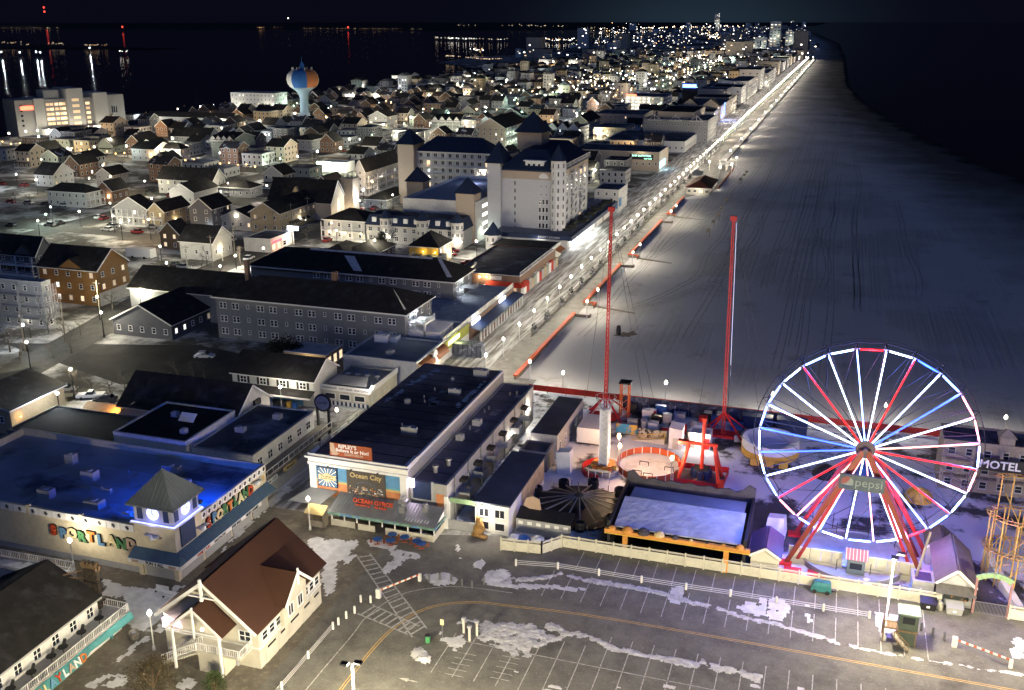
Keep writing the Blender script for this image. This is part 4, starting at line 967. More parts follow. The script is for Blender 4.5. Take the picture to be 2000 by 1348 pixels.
# gate with green arch between the shed and the next building
t = thing('arch_gate', 'grey gate panel under a green painted arch between the pizza shed and white stand', 'gate', (-48.9, 125.9, 0))
MB().box(-51.0, -46.6, 125.8, 125.95, .1, 1.7).build('gate_panel', 'grey_trim', t)
MB().box(-51.0, -46.7, 126.6, 126.8, 4.2, 5.0).build('arch', M('arch_green', (.20, .30, .17), var=.3, scale=2), t)
for x in (-51.1, -46.6): MB().box(x - .08, x + .08, 126.6, 126.8, 0, 4.6).build('post', 'white_trim', t)
lr = B('white_stand', 'white fronted stand with long dark blue roof and figurehead carving', -46.9, -41.6, 126.6, 145.3, 4.9, 'white_trim', near=True)
lr.walls(); lr.part('roof', M('navy_roof', (.055, .065, .095), rough=.85, var=.3, scale=.3), lambda m: m.box(-47.2, -41.3, 126.3, 145.5, 4.9, 5.15)); lr.part('side_sign', M('side_tan', (.40, .30, .18), var=.3, scale=.8), lambda m: m.box(-41.55, -41.45, 133, 145, 1.0, 4.6))
for i, u in enumerate((1.4, 3.9)): lr.win('S', u, 2.7, 1.7, 1.5, 'glass', 'white_trim', 2); lr.win('S', u, .6, 1.7, 1.4, 'glass', 'white_trim', 0)
lr.lampw('S', 1.2, 4.6, 500, r=.2, d=.7)
lr.part('carving', M('carving_gold', (.35, .20, .07), var=.5, scale=4), lambda m: (m.ball((-46.0, 125.6, .9), .9, n=10, sq=1.1), m.ball((-45.8, 125.3, 2.2), .6, n=8, sq=1.3), m.ball((-45.9, 125.1, 3.1), .35, n=8), m.beam((-46.9, 125.2, .3), (-44.4, 124.6, .4), .5, .5), m.beam((-45.4, 125.2, 2.4), (-44.8, 124.8, 1.3), .3, .3)), True)
# ================================================================== white-boarded corner house (visitor building)
h = B('white_boathouse', 'white boarded house with broad brown gable roof, side gable and porch stair', -72.8, -59.7, 87, 102, 5.6, 'white_board', near=True)
h.ridge = 'y'; h.walls('y', 5.2)
xm, hw, ov = -66.25, 6.55, .45; sl_ = 5.2 / hw
def hroof(m):
    for sg in (-1, 1): m.poly3([(xm, 86, 10.85), (xm, 103, 10.85), (xm + sg * (hw + ov), 103, 5.65 - sl_ * ov), (xm + sg * (hw + ov), 86, 5.65 - sl_ * ov)], (sg * 5.2, 0, hw), .25)
h.part('roof', 'brown_roof', hroof)
h.part('barge_board', 'white_trim', lambda m: [m.beam((xm, 85.95, 10.95), (xm + sg * (hw + ov), 85.95, 5.7 - sl_ * ov), .07, .4) for sg in (-1, 1)] + [m.beam((xm, 85.9, 8.2), (xm, 85.9, 11.6), .3), m.beam((xm - 1.8, 85.95, 9.2), (xm + 1.8, 85.95, 9.2), .2)])
def dorm(m):      # cross gable to the east
    for sg in (-1, 1): m.poly3([(-58.4, 94.6, 9.0), (-64.0, 94.6, 9.0), (-60.4, 94.6 + sg * 3.3, 5.9), (-58.4, 94.6 + sg * 3.3, 5.9)], (0, sg * 3.1, 3.3), .2)
h.part('side_gable_roof', 'brown_roof', dorm)
h.part('side_gable_wall', 'white_board', lambda m: m.add([(-59.1, 91.8, 2.9), (-59.1, 97.4, 2.9), (-59.1, 97.4, 6.3), (-59.1, 94.6, 8.8), (-59.1, 91.8, 6.3), (-62, 91.8, 2.9), (-62, 97.4, 2.9), (-62, 97.4, 6.3), (-62, 94.6, 8.8), (-62, 91.8, 6.3)], [(0, 1, 2, 3, 4), (0, 4, 9, 5), (1, 6, 7, 2), (0, 5, 6, 1), (4, 3, 8, 9), (3, 2, 7, 8)]))
h.part('side_gable_trim', 'white_trim', lambda m: [m.beam((-58.38, 94.6, 9.15), (-58.38, 94.6 + sg * 3.4, 6.0), .07, .35) for sg in (-1, 1)] + [m.beam((-58.4, 94.6, 7.4), (-58.4, 94.6, 9.7), .2)])
for y in (88.3, 89.9, 91.4): h.win('E', y - 87, 3.3, 1.3, 1.3, 'glass', 'white_trim', 1)
for y in (98.2, 99.6, 101.0): h.win('E', y - 87, 3.3, 1.2, 1.3, 'glass', 'white_trim', 1)
for y in (93.4, 95.7): h.win('E', y - 87, 3.7, 1.3, 1.6, 'glass', 'white_trim', 2, d=.62)
h.part('belt_course', 'white_trim', lambda m: (m.box(-59.68, -59.55, 87, 102, 2.75, 2.95), m.box(-72.8, -59.6, 86.85, 86.98, 2.8, 2.95)))
for k, (y0, y1) in enumerate(((88.2, 90.8), (91.2, 93.0), (93.6, 96.4), (97.0, 99.2), (99.6, 101.6))):
    dr = h.part('garage_door', 'white_board', lambda m: m.box(-59.68, -59.6, y0, y1, .05, 2.6)); MB().box(-59.6, -59.57, y0 + .4, y1 - .4, 1.9, 2.2).build('slit_window', 'glass', dr)
h.win('S', 11.3, 3.5, 1.7, 1.5, 'glass', 'white_trim', 3)
h.part('meter_box', 'grey_trim', lambda m: (m.box(-63.0, -62.1, 86.6, 86.95, 1.0, 2.2), m.box(-62.9, -62.6, 86.65, 86.95, 0, 1)))
# porch: gable roof on posts, deck, stair
h.part('porch_roof', 'brown_roof', lambda m: [m.poly3([(-66.3, 83.9, 8.6), (-66.3, 87, 8.6), (-66.3 + sg * 3.7, 87, 5.5), (-66.3 + sg * 3.7, 83.9, 5.5)], (sg * 3.1, 0, 3.7), .2) for sg in (-1, 1)])
h.part('porch_trim', 'white_trim', lambda m: [m.beam((-66.3, 83.85, 8.7), (-66.3 + sg * 3.8, 83.85, 5.5), .07, .3) for sg in (-1, 1)] + [m.beam((-69.6, 83.95, 5.7), (-63, 83.95, 5.7), .12, .2), m.beam((-66.3, 83.9, 4.9), (-66.3, 83.9, 9.0), .2)])
for x in (-69.5, -63.1): h.part('porch_post', 'white_trim', lambda m: m.box(x - .13, x + .13, 84.0, 84.26, 0, 5.7))
h.part('porch_deck', 'white_board', lambda m: (m.box(-68.6, -60.6, 84.4, 86.95, 2.7, 2.9), m.box(-66.5, -63, 84.5, 86.95, 0, 2.7)))
def prail(m):
    railing(m, (-66.6, 84.45, 2.9), (-60.7, 84.45, 2.9), 1, .28, .08); railing(m, (-60.7, 84.45, 2.9), (-60.7, 86.9, 2.9), 1, .28, .08)
    for q in (84.3, 85.7): railing(m, (-66.6, q, 2.9), (-71.6, q, .2), 1, .3, .08)
h.part('porch_railing', 'white_trim', prail)
h.part('stair', 'white_board', lambda m: [m.box(-66.6 - k * .42, -66.2 - k * .42, 84.3, 85.7, max(0, 2.55 - k * .22), 2.7 - k * .22) for k in range(12)])
h.door('S', 9.6, 1.1, 2.2); h.win('S', 2.0, 3.3, 1.0, 1.1, 'glass'); h.part('vent_grille', 'grey_trim', lambda m: m.box(-69.6, -68.4, 86.9, 86.98, .6, 1.8))
sg_ = h.part('lit_sign', M('sign_pink', (.95, .70, .95), emit=1.3), lambda m: m.box(-72.6, -70.2, 86.3, 86.55, 3.6, 4.9)); text('lettering', 'Crab', .55, M('neon_red', (.9, .08, .12), emit=1.4).name, (-71.6, 86.27, 4.55), 'S', sg_, .01); text('lettering', 'Company', .5, 'neon_red', (-71.3, 86.27, 4.0), 'S', sg_, .01)
h.part('porch_lamp', 'lamp_white', lambda m: m.ball((-66.4, 85.6, 5.0), .22, n=8)); lamp(h.o, (-66.4, 85.6, 4.7), 34, radius=.2)
h.part('roof_tail', 'brown_roof', lambda m: m.poly3([(-73.6, 99, 5.2), (-73.6, 103.5, 5.2), (-75.6, 103.5, 3.6), (-75.6, 99.5, 3.6)], (-.6, 0, .8), .2))
# ================================================================== Playland (south-west corner)
pl = B('arcade_building', 'dark-roofed arcade with railed terrace and teal lettered fascia', -97, -82.6, 60, 87, 5.4, 'white_stucco', near=True)
pl.gable('y', 3.6, 'dark_roof', .4, trim='grey_trim')
pl.wins('E', 9, 3.3, 1.3, 1.5, 0, u0=2, u1=25.5, mull=3)
pl.part('terrace', 'concrete', lambda m: (m.box(-82.58, -79.6, 60, 89, 2.7, 2.9), m.box(-97, -82.62, 87.02, 89, 2.7, 2.9)))
def plr(m): railing(m, (-79.7, 60, 2.9), (-79.7, 88.9, 2.9), 1.05, .3, .08); railing(m, (-79.7, 88.9, 2.9), (-84, 88.9, 2.9), 1.05, .3, .08)
pl.part('terrace_railing', 'white_trim', plr)
pl.part('lower_wall', 'white_stucco', lambda m: m.box(-81.2, -81.0, 60, 88.8, 0, 2.7))
m = MB(); q = [(60, 2.75, 1.5), (70, 2.75, 1.5), (79.5, 2.75, 1.5), (81, 2.75, 2.2), (89, 2.75, 1.9)]
for a_, b_ in zip(q, q[1:]): m.add([(-79.45, a_[0], a_[1]), (-79.45, b_[0], b_[1]), (-79.0, b_[0], b_[2]), (-79.0, a_[0], a_[2]), (-79.6, a_[0], a_[1]), (-79.6, b_[0], b_[1]), (-79.15, b_[0], b_[2]), (-79.15, a_[0], a_[2])], [(0, 3, 2, 1), (4, 5, 6, 7), (0, 1, 5, 4), (3, 7, 6, 2)])
tf = m.build('teal_fascia', M('fascia_teal', (.06, .22, .22), var=.25, scale=.8), pl.o)
lc = ['orange', 'cream', 'blue', 'red', 'green', 'tan', 'green', 'orange']
for i, ch in enumerate('PLAYLAND'): text('letter', ch, 1.35, 'letter_' + lc[i] if lc[i] != 'green' else 'letter_white', (-79.05, 72.9 + i * 1.0, 2.15), 'E', pl.o, .06, .04, tilt=.3)
for k in range(4): pl.part('teal_pillar', 'fascia_teal', lambda m: m.box(-80.98, -80.7, 64 + k * 7.5, 64.3 + k * 7.5, 0, 2.7))
for k in range(9):
    y = 63 + k * 2.7 + (k % 3) * .4
    pl.part('terrace_table', 'dark_metal', lambda m: (m.tube((-81.2, y, 2.9), (-81.2, y, 3.7), .05), m.lathe((-81.2, y, 3.65), [(.6, 0), (.6, .07)], 8)))
    pl.part('terrace_chair', 'dark_metal', lambda m: m.beam((-82, y + .8, 2.9), (-81.8, y + 1.1, 3.9), .3, .3))
t = thing('tiki_sign', 'tall weathered carved sign with jagged crown braced on the arcade roof edge', 'sign', (-83.6, 87.8, 2.9))
m = MB(); prof = [(-.75, 0), (-.95, .6), (-1.0, 3.4), (-.9, 5.6), (.9, 5.6), (1.0, 3.4), (.95, .6), (.75, 0)]
m.poly3([(-83.6 + a_, 87.5, 3.2 + b_) for a_, b_ in prof], (0, 1, 0), .55); m.build('carved_slab', M('carved', (.06, .047, .033), var=.6, scale=2.5, bump=.08), t)
m = MB()
for k in range(9): x = -84.7 + k * .27; m.beam((x, 87.9, 8.7), (x + (k - 4) * .05, 87.8, 9.5 + (k % 2) * .25), .22, .5)
m.build('crown', 'wood', t)
for zz in (4.2, 5.6, 7.0): MB().box(-84.65, -82.55, 87.42, 88.46, zz, zz + .14).build('band', 'black_panel', t)
for a_, b_ in (((-84.3, 88.6, 8.3), (-87.2, 86.6, 7.8)), ((-84.3, 88.4, 7.0), (-87.4, 86.2, 7.7)), ((-84.2, 88.2, 8.2), (-86.4, 88.6, 5.2)), ((-84.2, 88.2, 5.8), (-86.8, 87.0, 7.6)), ((-83.2, 88.4, 6.5), (-84.5, 89.2, 3.0))): MB().beam(a_, b_, .12).build('brace', 'wood', t)
t = thing('ramp_railing', 'white railing of the ramp running along the tan arcade wall', 'railing', (-100, 95.4, 0))
m = MB(); railing(m, (-112, 95.2, 2.3), (-93.8, 95.7, 2.3), 1.1, .3, .08); railing(m, (-93.8, 95.7, 2.3), (-93.8, 93, 1.4), 1.1, .3, .08); m.build('rail', 'white_trim', t)
MB().box(-112, -93.7, 93, 95.8, 0, 2.25).build('ramp', 'concrete', t)
snow([(-111, 93.2), (-94, 93.4), (-94, 95.4), (-111, 95.2)], h=.1, thr=-.1, z0=2.26, cell=.3, soft=.4)
# ================================================================== lamps, sea wall and furniture of the boardwalk
def lamp_meshes(h=4.2, r=.3, glow='lamp_white'):
    a = MB(); a.lathe((0, 0, 0), [(.22, 0), (.20, .5), (.09, .7), (.07, h - .25), (.14, h - .2), (.14, h - .1)], 8)
    g = MB(); g.ball((0, 0, h + .2), r, n=10); g.lathe((0, 0, h + .2 + r * .9), [(.12, 0), (.04, .14)], 6)
    return a.mesh('post', 'post_white', smooth=True), g.mesh('globe', glow, smooth=True)
LP = {}
def globe_lamp(x, y, label, group, power=320, h=4.2, r=.3, glow='lamp_white', color=(1, .90, .72), light=True, name='globe_lamp', z=0):
    k = (h, r, glow)
    if k not in LP: LP[k] = lamp_meshes(h, r, glow)
    t = thing(name, label, 'street lamp', (x, y, z), group)
    link('post', LP[k][0], (x, y, z), t); link('globe', LP[k][1], (x, y, z), t)
    if light: lamp(t, (x, y, z + h + .2 + r + .16), power * 1.7, color, r * .5); lamp(t, (x, y, z + h - r * .4 - .15), power * .2, color, r * .6)
    return t
NW = 'globe lamp post standing along the planters on the inland side of the boardwalk'
FARLAMP = None
def far_lamp_mesh(h, r, glow):
    k = ('far', h, r, glow)
    if k not in LP:
        m = MB(); m.tube((0, 0, 0), (0, 0, h), .12, .09, 5, 'dark_metal'); m.ball((0, 0, h + r * .8), r, glow, 6); LP[k] = m.mesh('street_lamp')
    return LP[k]
def far_lamp(x, y, h=5, r=.5, glow='lamp_white', label='distant street lamp', group='street lamps of the town', power=0, color=(1, .88, .70), cat='street lamp', name='street_lamp'):
    o = link(name, far_lamp_mesh(h, r, glow), (x, y, 0)); tag(o, label, cat, group)
    if power: lamp(o, (x, y, h + r * 1.8 + 1.0), power * 1.7, color, r * .5)
    return o
y = 180.7; k = 0
while y < 1925:
    if y < 620: globe_lamp(-68.5, y, NW, 'globe lamps along the planters', 520, r=.30 + y * .00012)
    else: far_lamp(-68.5, y, 4.4, .42 + (y - 600) * .00035, label='globe lamp of the long row running north along the boardwalk', group='globe lamps of the far boardwalk', power=(1700 if k % 3 == 0 else 0), name='globe_lamp')
    y += 12.05; k += 1
for y in (241.3, 253.4, 300.4, 312.2, 372.6, 385.0): globe_lamp(-58, y, 'globe lamp post at the beach opening in the orange sea wall', 'lamps at the sea wall openings', 560)
for x, y in ((-54.6, 495.3), (-50.1, 507.9), (-50.5, 533.7), (-61.8, 513.8)): globe_lamp(x, y, 'globe lamp post beside the beach pavilion', 'lamps at the beach pavilion', 500, r=.36)
for k in range(22):
    y = 560 + k * 60; far_lamp(-56.5, y, 4.4, .42 + (y - 560) * .0003, label='globe lamp on the beach side of the far boardwalk', group='beach side lamps of the far boardwalk', power=900, name='globe_lamp')
for k in range(14): far_lamp(-61 - k * 12, 1941, 4.4, .95, label='lamp along the far turn where the boardwalk leaves the beach', group='lamps of the boardwalk turn', power=900 if k % 3 == 0 else 0, name='globe_lamp')
for i, (x, y) in enumerate(((-58.1, 191.4), (-49.6, 186.8), (-28.5, 187.6), (-7.8, 187.8), (12.9, 188.2), (33.6, 188.6))):
    globe_lamp(x, y, 'slim lamp post standing in the snow along the red beach fence' if i else 'slim lamp post at the corner of the red beach fence and orange sea wall', 'lamps along the red beach fence' if i else None, 520, 4.3, .34)
# sea wall with orange capping
def seawall(y0, y1, hook0, hook1):
    t = thing('sea_wall', 'orange capped sea wall between boardwalk and snowy beach', 'wall', (-61.5, (y0 + y1) / 2, 0), 'orange sea wall sections')
    MB().box(-61.75, -61.3, y0, y1, -.3, .8).build('wall_body', 'old_wood', t)
    c = MB(); c.box(-61.95, -61.05, y0, y1, .803, 1.12)
    if hook0: c.box(-61.05, -58.1, y0, y0 + .5, .803, 1.12); c.box(-58.6, -58.1, y0 - 2.2, y0, .803, 1.12)
    c.build('capping', 'orange_red', t)
    if hook0: MB().box(-61.3, -58.2, y0 + .05, y0 + .4, 0, .8).box(-58.5, -58.2, y0 - 2.2, y0 + .05, 0, .8).build('return_wall', 'old_wood', t)
    if hook1: MB().box(-61.3, -57.2, y1 - .4, y1 - .05, 0, .75).box(-57.6, -57.2, y1 - .05, y1 + 1.2, 0, .75).build('return_wall', 'old_wood', t)
for q in ((191.7, 241.9, 0, 1), (252.6, 299, 1, 1), (312, 372.6, 1, 1), (386.4, 428, 1, 0)): seawall(*q)
t = thing('sea_wall', 'plain dark sea wall running north beyond the pavilion', 'wall', (-57, 1000, 0)); MB().box(-57.2, -56.8, 540, 1930, -.3, .8).build('wall_body', 'old_wood', t)
t = thing('sea_wall', 'rusty fenced edge of the pavilion terrace', 'wall', (-50.5, 490, 0)); MB().box(-50.7, -50.2, 457, 522, -.3, 1.0).build('wall_body', M('rust', (.25, .10, .035), var=.3), t)
struct(sheet('pavilion_terrace', [(-61.2, 430), (-50.6, 457), (-50.6, 535), (-61.2, 535)], .016, 'deck_concrete'))
for i, (y, k) in enumerate(((254, 0), (313, 0), (387, 0))):                   # wooden walkways onto the sand
    t = thing('beach_walkway', 'dark board walkway from the sea wall opening onto the beach', 'walkway', (-52, y, 0), 'walkways onto the beach')
    MB().add([(-58, y - 2.2, .3), (-58, y - 1.2, .3), (-47, y - 4.2, .05), (-47, y - 5.2, .05), (-58, y - 2.2, .01), (-58, y - 1.2, .01), (-47, y - 4.2, .01), (-47, y - 5.2, .01)], [(0, 3, 2, 1), (0, 4, 7, 3), (1, 2, 6, 5), (3, 7, 6, 2), (0, 1, 5, 4)]).build('boards', 'old_wood', t)
# red fence along the beach front of the park
t = thing('beach_fence', 'long red snow fence between the amusement park and the beach', 'fence', (-15, 186, 0))
for k in range(23):
    x = -56.6 + k * 3.95; MB().box(x + .02, x + 3.93, 185.9, 186.0, .35, 1.6).build('fence_panel', M('fence_red', (.50, .035, .02), rough=.6, var=.15, scale=.8), t)
    MB().box(x - .06, x + .06, 186.0, 186.12, 0, 1.7).build('fence_post', 'old_wood', t)
# planters with shrubs and benches along the lamp row
M('planter', (.30, .29, .27), var=.15); M('twigs', (.035, .038, .028), rough=.9, var=.3)
def shrub_mesh(seed, n=60, r=.9, h=1.5):
    q = random.Random(seed); m = MB()
    for i in range(n):
        a = q.uniform(0, 6.28); rr = r * math.sqrt(q.random()); z = q.uniform(.1, h); s_ = q.uniform(.12, .26)
        c = Vector((rr * math.cos(a) * (1.1 - z / h * .6), rr * math.sin(a) * (1.1 - z / h * .6), z)); d1 = Vector((q.gauss(0, 1), q.gauss(0, 1), q.gauss(0, 1))).normalized() * s_; d2 = Vector((q.gauss(0, 1), q.gauss(0, 1), q.gauss(0, 1))).normalized() * s_
        m.add([c, c + d1, c + d1 + d2, c + d2], [(0, 1, 2, 3)])
    for i in range(7): a = i * .9; m.beam((0, 0, 0), (r * .6 * math.cos(a), r * .6 * math.sin(a), h * .8), .04)
    return m.mesh('shrub', 'twigs')
SH = [shrub_mesh(k) for k in range(4)]
pt_me = MB().lathe((0, 0, 0), [(.75, 0), (.95, .75), (1.0, .8), (.85, .8), (.8, .7)], 8).mesh('tub', 'planter')
yy = [228.2, 239.6, 253.9, 264, 276, 289.1, 300.2, 312.5, 324, 335.6, 348.2, 358.9, 374.3, 385.3, 397, 410, 424, 437, 452, 470, 488]
for i, y in enumerate(yy):
    t = thing('planter', 'pale concrete planter with a bare dark shrub in the boardwalk row', 'planter', (-67.3, y - 3, 0), 'planters in the boardwalk row')
    link('tub', pt_me, (-67.3, y - 3, 0), t); o = link('shrub', SH[i % 4], (-67.3, y - 3, .6), t, i * 1.3, (1.1, 1.1, 1.25))
bm = MB(); bm.box(-.35, .35, -.9, .9, .42, .48); bm.box(.3, .36, -.9, .9, .5, .9); bseat = bm.mesh('seat', 'old_wood')
lg = MB().box(-.33, .33, -.05, .05, 0, .415).mesh('leg', 'concrete')
for i in range(64):
    y = 222 + i * 3.1
    if any(abs(y - (q - 3)) < 1.6 for q in yy): continue
    t = thing('park_bench', 'weathered bench standing in the row between planters and lamps', 'bench', (-67.0, y, 0), 'benches in the boardwalk row')
    link('seat', bseat, (-67.0, y, 0), t); link('leg', lg, (-67.0, y - .6, 0), t); link('leg', lg, (-67.0, y + .6, 0), t)
# low timber lifeguard stands / chairs left on the sand
for (x, y) in ((-41.4, 352.3), (-41.7, 369), (-41.8, 383.2), (-42, 398.4), (-42.3, 417.8), (-42.5, 474.1), (-42.1, 488.5), (-41.9, 499.2)):
    t = thing('lifeguard_stand', 'tall dark timber lifeguard stand left on the snowy sand', 'lifeguard stand', (x, y, 0), 'lifeguard stands on the sand')
    for a in (-.7, .7):
        for b_ in (-.6, .6): MB().beam((x + a, y + b_, 0), (x + a * .7, y + b_ * .7, 2.6), .12).build('leg', 'old_wood', t)
    MB().box(x - .75, x + .75, y - .55, y + .55, 1.9, 2.0).build('seat', 'old_wood', t); MB().box(x - .7, x + .7, y + .45, y + .55, 2.0, 2.9).build('backrest', 'old_wood', t)
# dark object and disturbed sand on the beach, footprints
t = thing('beach_marker', 'dark upright post beside a patch of bare sand on the beach', 'marker', (-47.2, 230, 0)); MB().lathe((-47.2, 230, 0), [(.55, 0), (.6, 1.2), (.45, 2.2), (.1, 2.4)], 8).build('post', 'black_panel', t)
snow([(-49, 228.4), (-45, 228), (-42.5, 231), (-43.5, 234.5), (-47, 232.5)], h=.06, thr=-.15, mat=M('bare_sand', (.16, .12, .08), var=.3), label='patch of bare brown sand scraped clear of snow', name='bare_sand', soft=1.0, cell=.4)
# beach pavilion
pv = B('beach_pavilion', 'open beach pavilion with dark red hip roof on the boardwalk terrace', -62.3, -52.2, 440, 466, 2.9, 'white_board', near=False)
pv.hip(2.6, M('red_roof', (.09, .025, .015), rough=.8, var=.2), .8); pv.wins('S', 4, .9, 1.6, 1.2, .5); pv.wins('E', 6, 1.0, 2.4, 1.0, .4)
lamp(pv.o, (-57, 437.6, 2.2), 120); lamp(pv.o, (-50.6, 455, 2.2), 90)
t = thing('bandstand', 'small pale kiosk with tilted solar panel near the pavilion', 'kiosk', (-62.5, 478, 0)); MB().box(-64.5, -60.5, 474, 480, 0, 2.8).build('wall', 'white_stucco', t); MB().poly3([(-64.8, 473.6, 3), (-60.2, 473.6, 3), (-60.2, 480.4, 4.6), (-64.8, 480.4, 4.6)], (0, -.2, 1), .2).build('roof', 'metal_roof', t)
for i, (x, y) in enumerate(((-55, 520), (-53, 526), (-57, 531), (-52, 515))):
    t = thing('pergola', 'open white timber pergola frame on the beach terrace', 'pergola', (x, y, 0), 'pergolas on the beach terrace')
    for a in (-1.5, 1.5):
        for b_ in (-1.5, 1.5): MB().box(x + a - .1, x + a + .1, y + b_ - .1, y + b_ + .1, 0, 3).build('post', 'white_trim', t)
    MB().box(x - 1.9, x + 1.9, y - 1.9, y + 1.9, 3.0, 3.25).build('roof', 'white_trim', t)
# ================================================================== parking lot furniture
def mast(x, y, label, power=5200, h=10.5, heads=((.9, 0), (-.9, 0)), group=None):
    t = thing('lot_lamp', label, 'street lamp', (x, y, 0), group)
    MB().lathe((x, y, 0), [(.35, 0), (.35, .8), (.12, .85), (.10, h)], 8).build('post', 'post_white', t, True)
    for (a, b_) in heads:
        MB().beam((x, y, h - .1), (x + a * .7, y + b_ * .7, h + .1), .1).build('arm', 'dark_metal', t)
        q = MB(); q.box(x + a - .42, x + a + .42, y + b_ - .3, y + b_ + .3, h, h + .22, 'dark_metal'); q.box(x + a - .34, x + a + .34, y + b_ - .24, y + b_ + .24, h - .04, h - .003, 'lamp_white'); q.build('head', None, t)
        lamp(t, (x + a, y + b_, h - .35), power / len(heads), (1, .88, .62), .3)
    return t
mast(-43.1, 78.9, 'tall twin-headed lamp post at the lot entrance beside the double yellow line', 7600, 10, ((.55, .3), (-.7, -.3)))
mast(11.1, 116.2, 'tall pale lamp post rising from the snow by the dark guard booth', 5500, 12, ((0, -.8), (.8, .3)))
for i, (x, y) in enumerate(((-18, 70), (14, 68), (42, 74), (-48, 58), (40, 108), (-20, 46))): mast(x, y, 'tall twin-headed lamp post of the lower parking lot', 13500, 11, group='lamp posts of the lower parking lot')
# globe lamps of the plaza
for x, y, lb in ((-96.0, 97.8, 'plaza lamp post in front of the tan arcade wall'), (-74.3, 86.3, 'plaza lamp post at the stair of the white boathouse'), (-70.9, 119.2, 'plaza lamp post at the yellow canopy of the pizza shed'), (-69.7, 108.6, 'plaza lamp post behind the boathouse roof ridge')):
    globe_lamp(x, y, lb, None, 300 if y > 97 and y < 99 else 430, 5.0, .3)
for x, y, lb in ((-83.4, 152.5, 'lamp post beside the round shop sign'), (-99.6, 160, 'lamp post in front of the shuttered house'), (-82.3, 165, 'lamp post at the corner of the snack stand')): globe_lamp(x, y, lb, None, 480, 5.0, .3)
# fence along the park
M('fence_white', (.54, .51, .41), rough=.6, var=.10, scale=.7); M('fence_print', (.34, .33, .28), var=.1)
def park_fence(p0, p1, n, h=1.9, lb='cream panel fence between parking lot and amusement park', art=True):
    p0 = Vector(p0); p1 = Vector(p1); t = thing('park_fence', lb, 'fence', (p0.x, p0.y, 0)); d = (p1 - p0) / n; L = d.length; u = d.normalized(); nr = Vector((u.y, -u.x, 0))
    for i in range(n + 1):
        q = p0 + d * i; MB().box(q.x - .1, q.x + .1, q.y - .1, q.y + .1, 0, h + .18).build('fence_post', 'fence_white', t)
        if i == n: break
        a = q + u * .12; b_ = q + u * (L - .12)
        pn = MB().beam(a + Vector((0, 0, h * .42)), b_ + Vector((0, 0, h * .42)), .06, h * .72).build('fence_panel', 'fence_white', t)
        MB().beam(a + Vector((0, 0, h - .06)), b_ + Vector((0, 0, h - .06)), .1, .14).beam(a + Vector((0, 0, h - .24)), b_ + Vector((0, 0, h - .24)), .05, .06).build('rail', 'fence_white', t)
        if art and i % 2 == 0:
            m = MB(); c = (a + b_) / 2 + nr * .045 + Vector((0, 0, h * .42)); rr = .42
            for s_ in range(14):
                if rnd.random() < .15: continue
                a0 = s_ * .449; a1 = a0 + .43; m.beam(c + u * rr * math.cos(a0) + Vector((0, 0, rr * math.sin(a0))), c + u * rr * math.cos(a1) + Vector((0, 0, rr * math.sin(a1))), .03, .045, upv=nr)
            for s_ in range(3): x = rnd.uniform(.6, 1.2) * rnd.choice((-1, 1)); m.beam(c + u * x + Vector((0, 0, -.3)), c + u * (x + .2) + Vector((0, 0, .25)), .03, .05, upv=nr)
            m.build('painted_motif', 'fence_print', pn)
park_fence((-41.4, 122.3, 0), (-35.4, 123.0, 0), 3, 2.0, 'short panel fence at the corner beside the white stand'); park_fence((-35.4, 123.0, 0), (-33.2, 125.8, 0), 2, 2.0, 'angled pair of fence panels turning towards the park')
park_fence((-33.2, 125.9, 0), (18.4, 126.4, 0), 20, 2.0)
park_fence((26.6, 125.9, 0), (60, 126.2, 0), 12, 2.0, 'pale fence running on beyond the green arch gate', False)
# guide posts and rails in the lot
M('bollard_white', (.6, .59, .54), var=.08); M('bollard_dark', (.10, .10, .10), var=.1)
bw_me = MB().lathe((0, 0, 0), [(.16, 0), (.16, 1.0), (.10, 1.08)], 8).mesh('bollard', 'bollard_white'); bd_me = MB().lathe((0, 0, 0), [(.17, 0), (.17, 1.15), (.10, 1.22)], 8).mesh('bollard', 'bollard_dark')
for x, y in ((-54.8, 103.7), (-53.5, 104.0), (-54.4, 101.1), (-54.9, 99.7), (-55.2, 98.1)): tag(link('bollard', bw_me, (x, y, 0)), 'white bollard in the row beside the crosswalk', 'bollard', 'white bollards by the crosswalk')
for x, y in ((-48.2, 111.4), (-46.8, 112.0), (-45.2, 112.2), (-43.4, 111.6), (-41.9, 111.5), (-40.7, 112.9)): tag(link('bollard', bd_me, (x, y, 0)), 'dark bollard in the row right of the striped barrier', 'bollard', 'dark bollards by the barrier')
for x, y in ((11.7, 121.5), (13.1, 120.7), (15.7, 119.7), (17.0, 119.0), (18.3, 118.4)): tag(link('bollard', bd_me, (x, y, 0)), 'dark bollard between the guard booth and the exit barrier', 'bollard', 'dark bollards by the guard booth')
def rail_fence(pts, lb, wires=3):
    t = thing('rail_fence', lb, 'fence', (pts[0][0], pts[0][1], 0))
    for x, y in pts: link('post', bw_me, (x, y, 0), t)
    for a, b_ in zip(pts, pts[1:]):
        for k in range(wires): MB().beam((a[0], a[1], .3 + k * .28), (b_[0], b_[1], .3 + k * .28), .05).build('rail', 'post_white', t)
rail_fence([(-55.4, 97), (-55.4, 90.6), (-55.4, 84.4), (-55.4, 78), (-55.4, 71)], 'white post and rail fence beside the boathouse')
rail_fence([(-38, 118.9), (-32.1, 119.9), (-26.2, 120.0), (-20.2, 120.0), (-14.1, 120.1), (-8.2, 120.3), (-2.2, 120.4), (3.8, 120.5), (9.5, 120.6)], 'low post and cable fence down the middle of the stall rows')
M('barrier_red', (.42, .10, .04), var=.1)
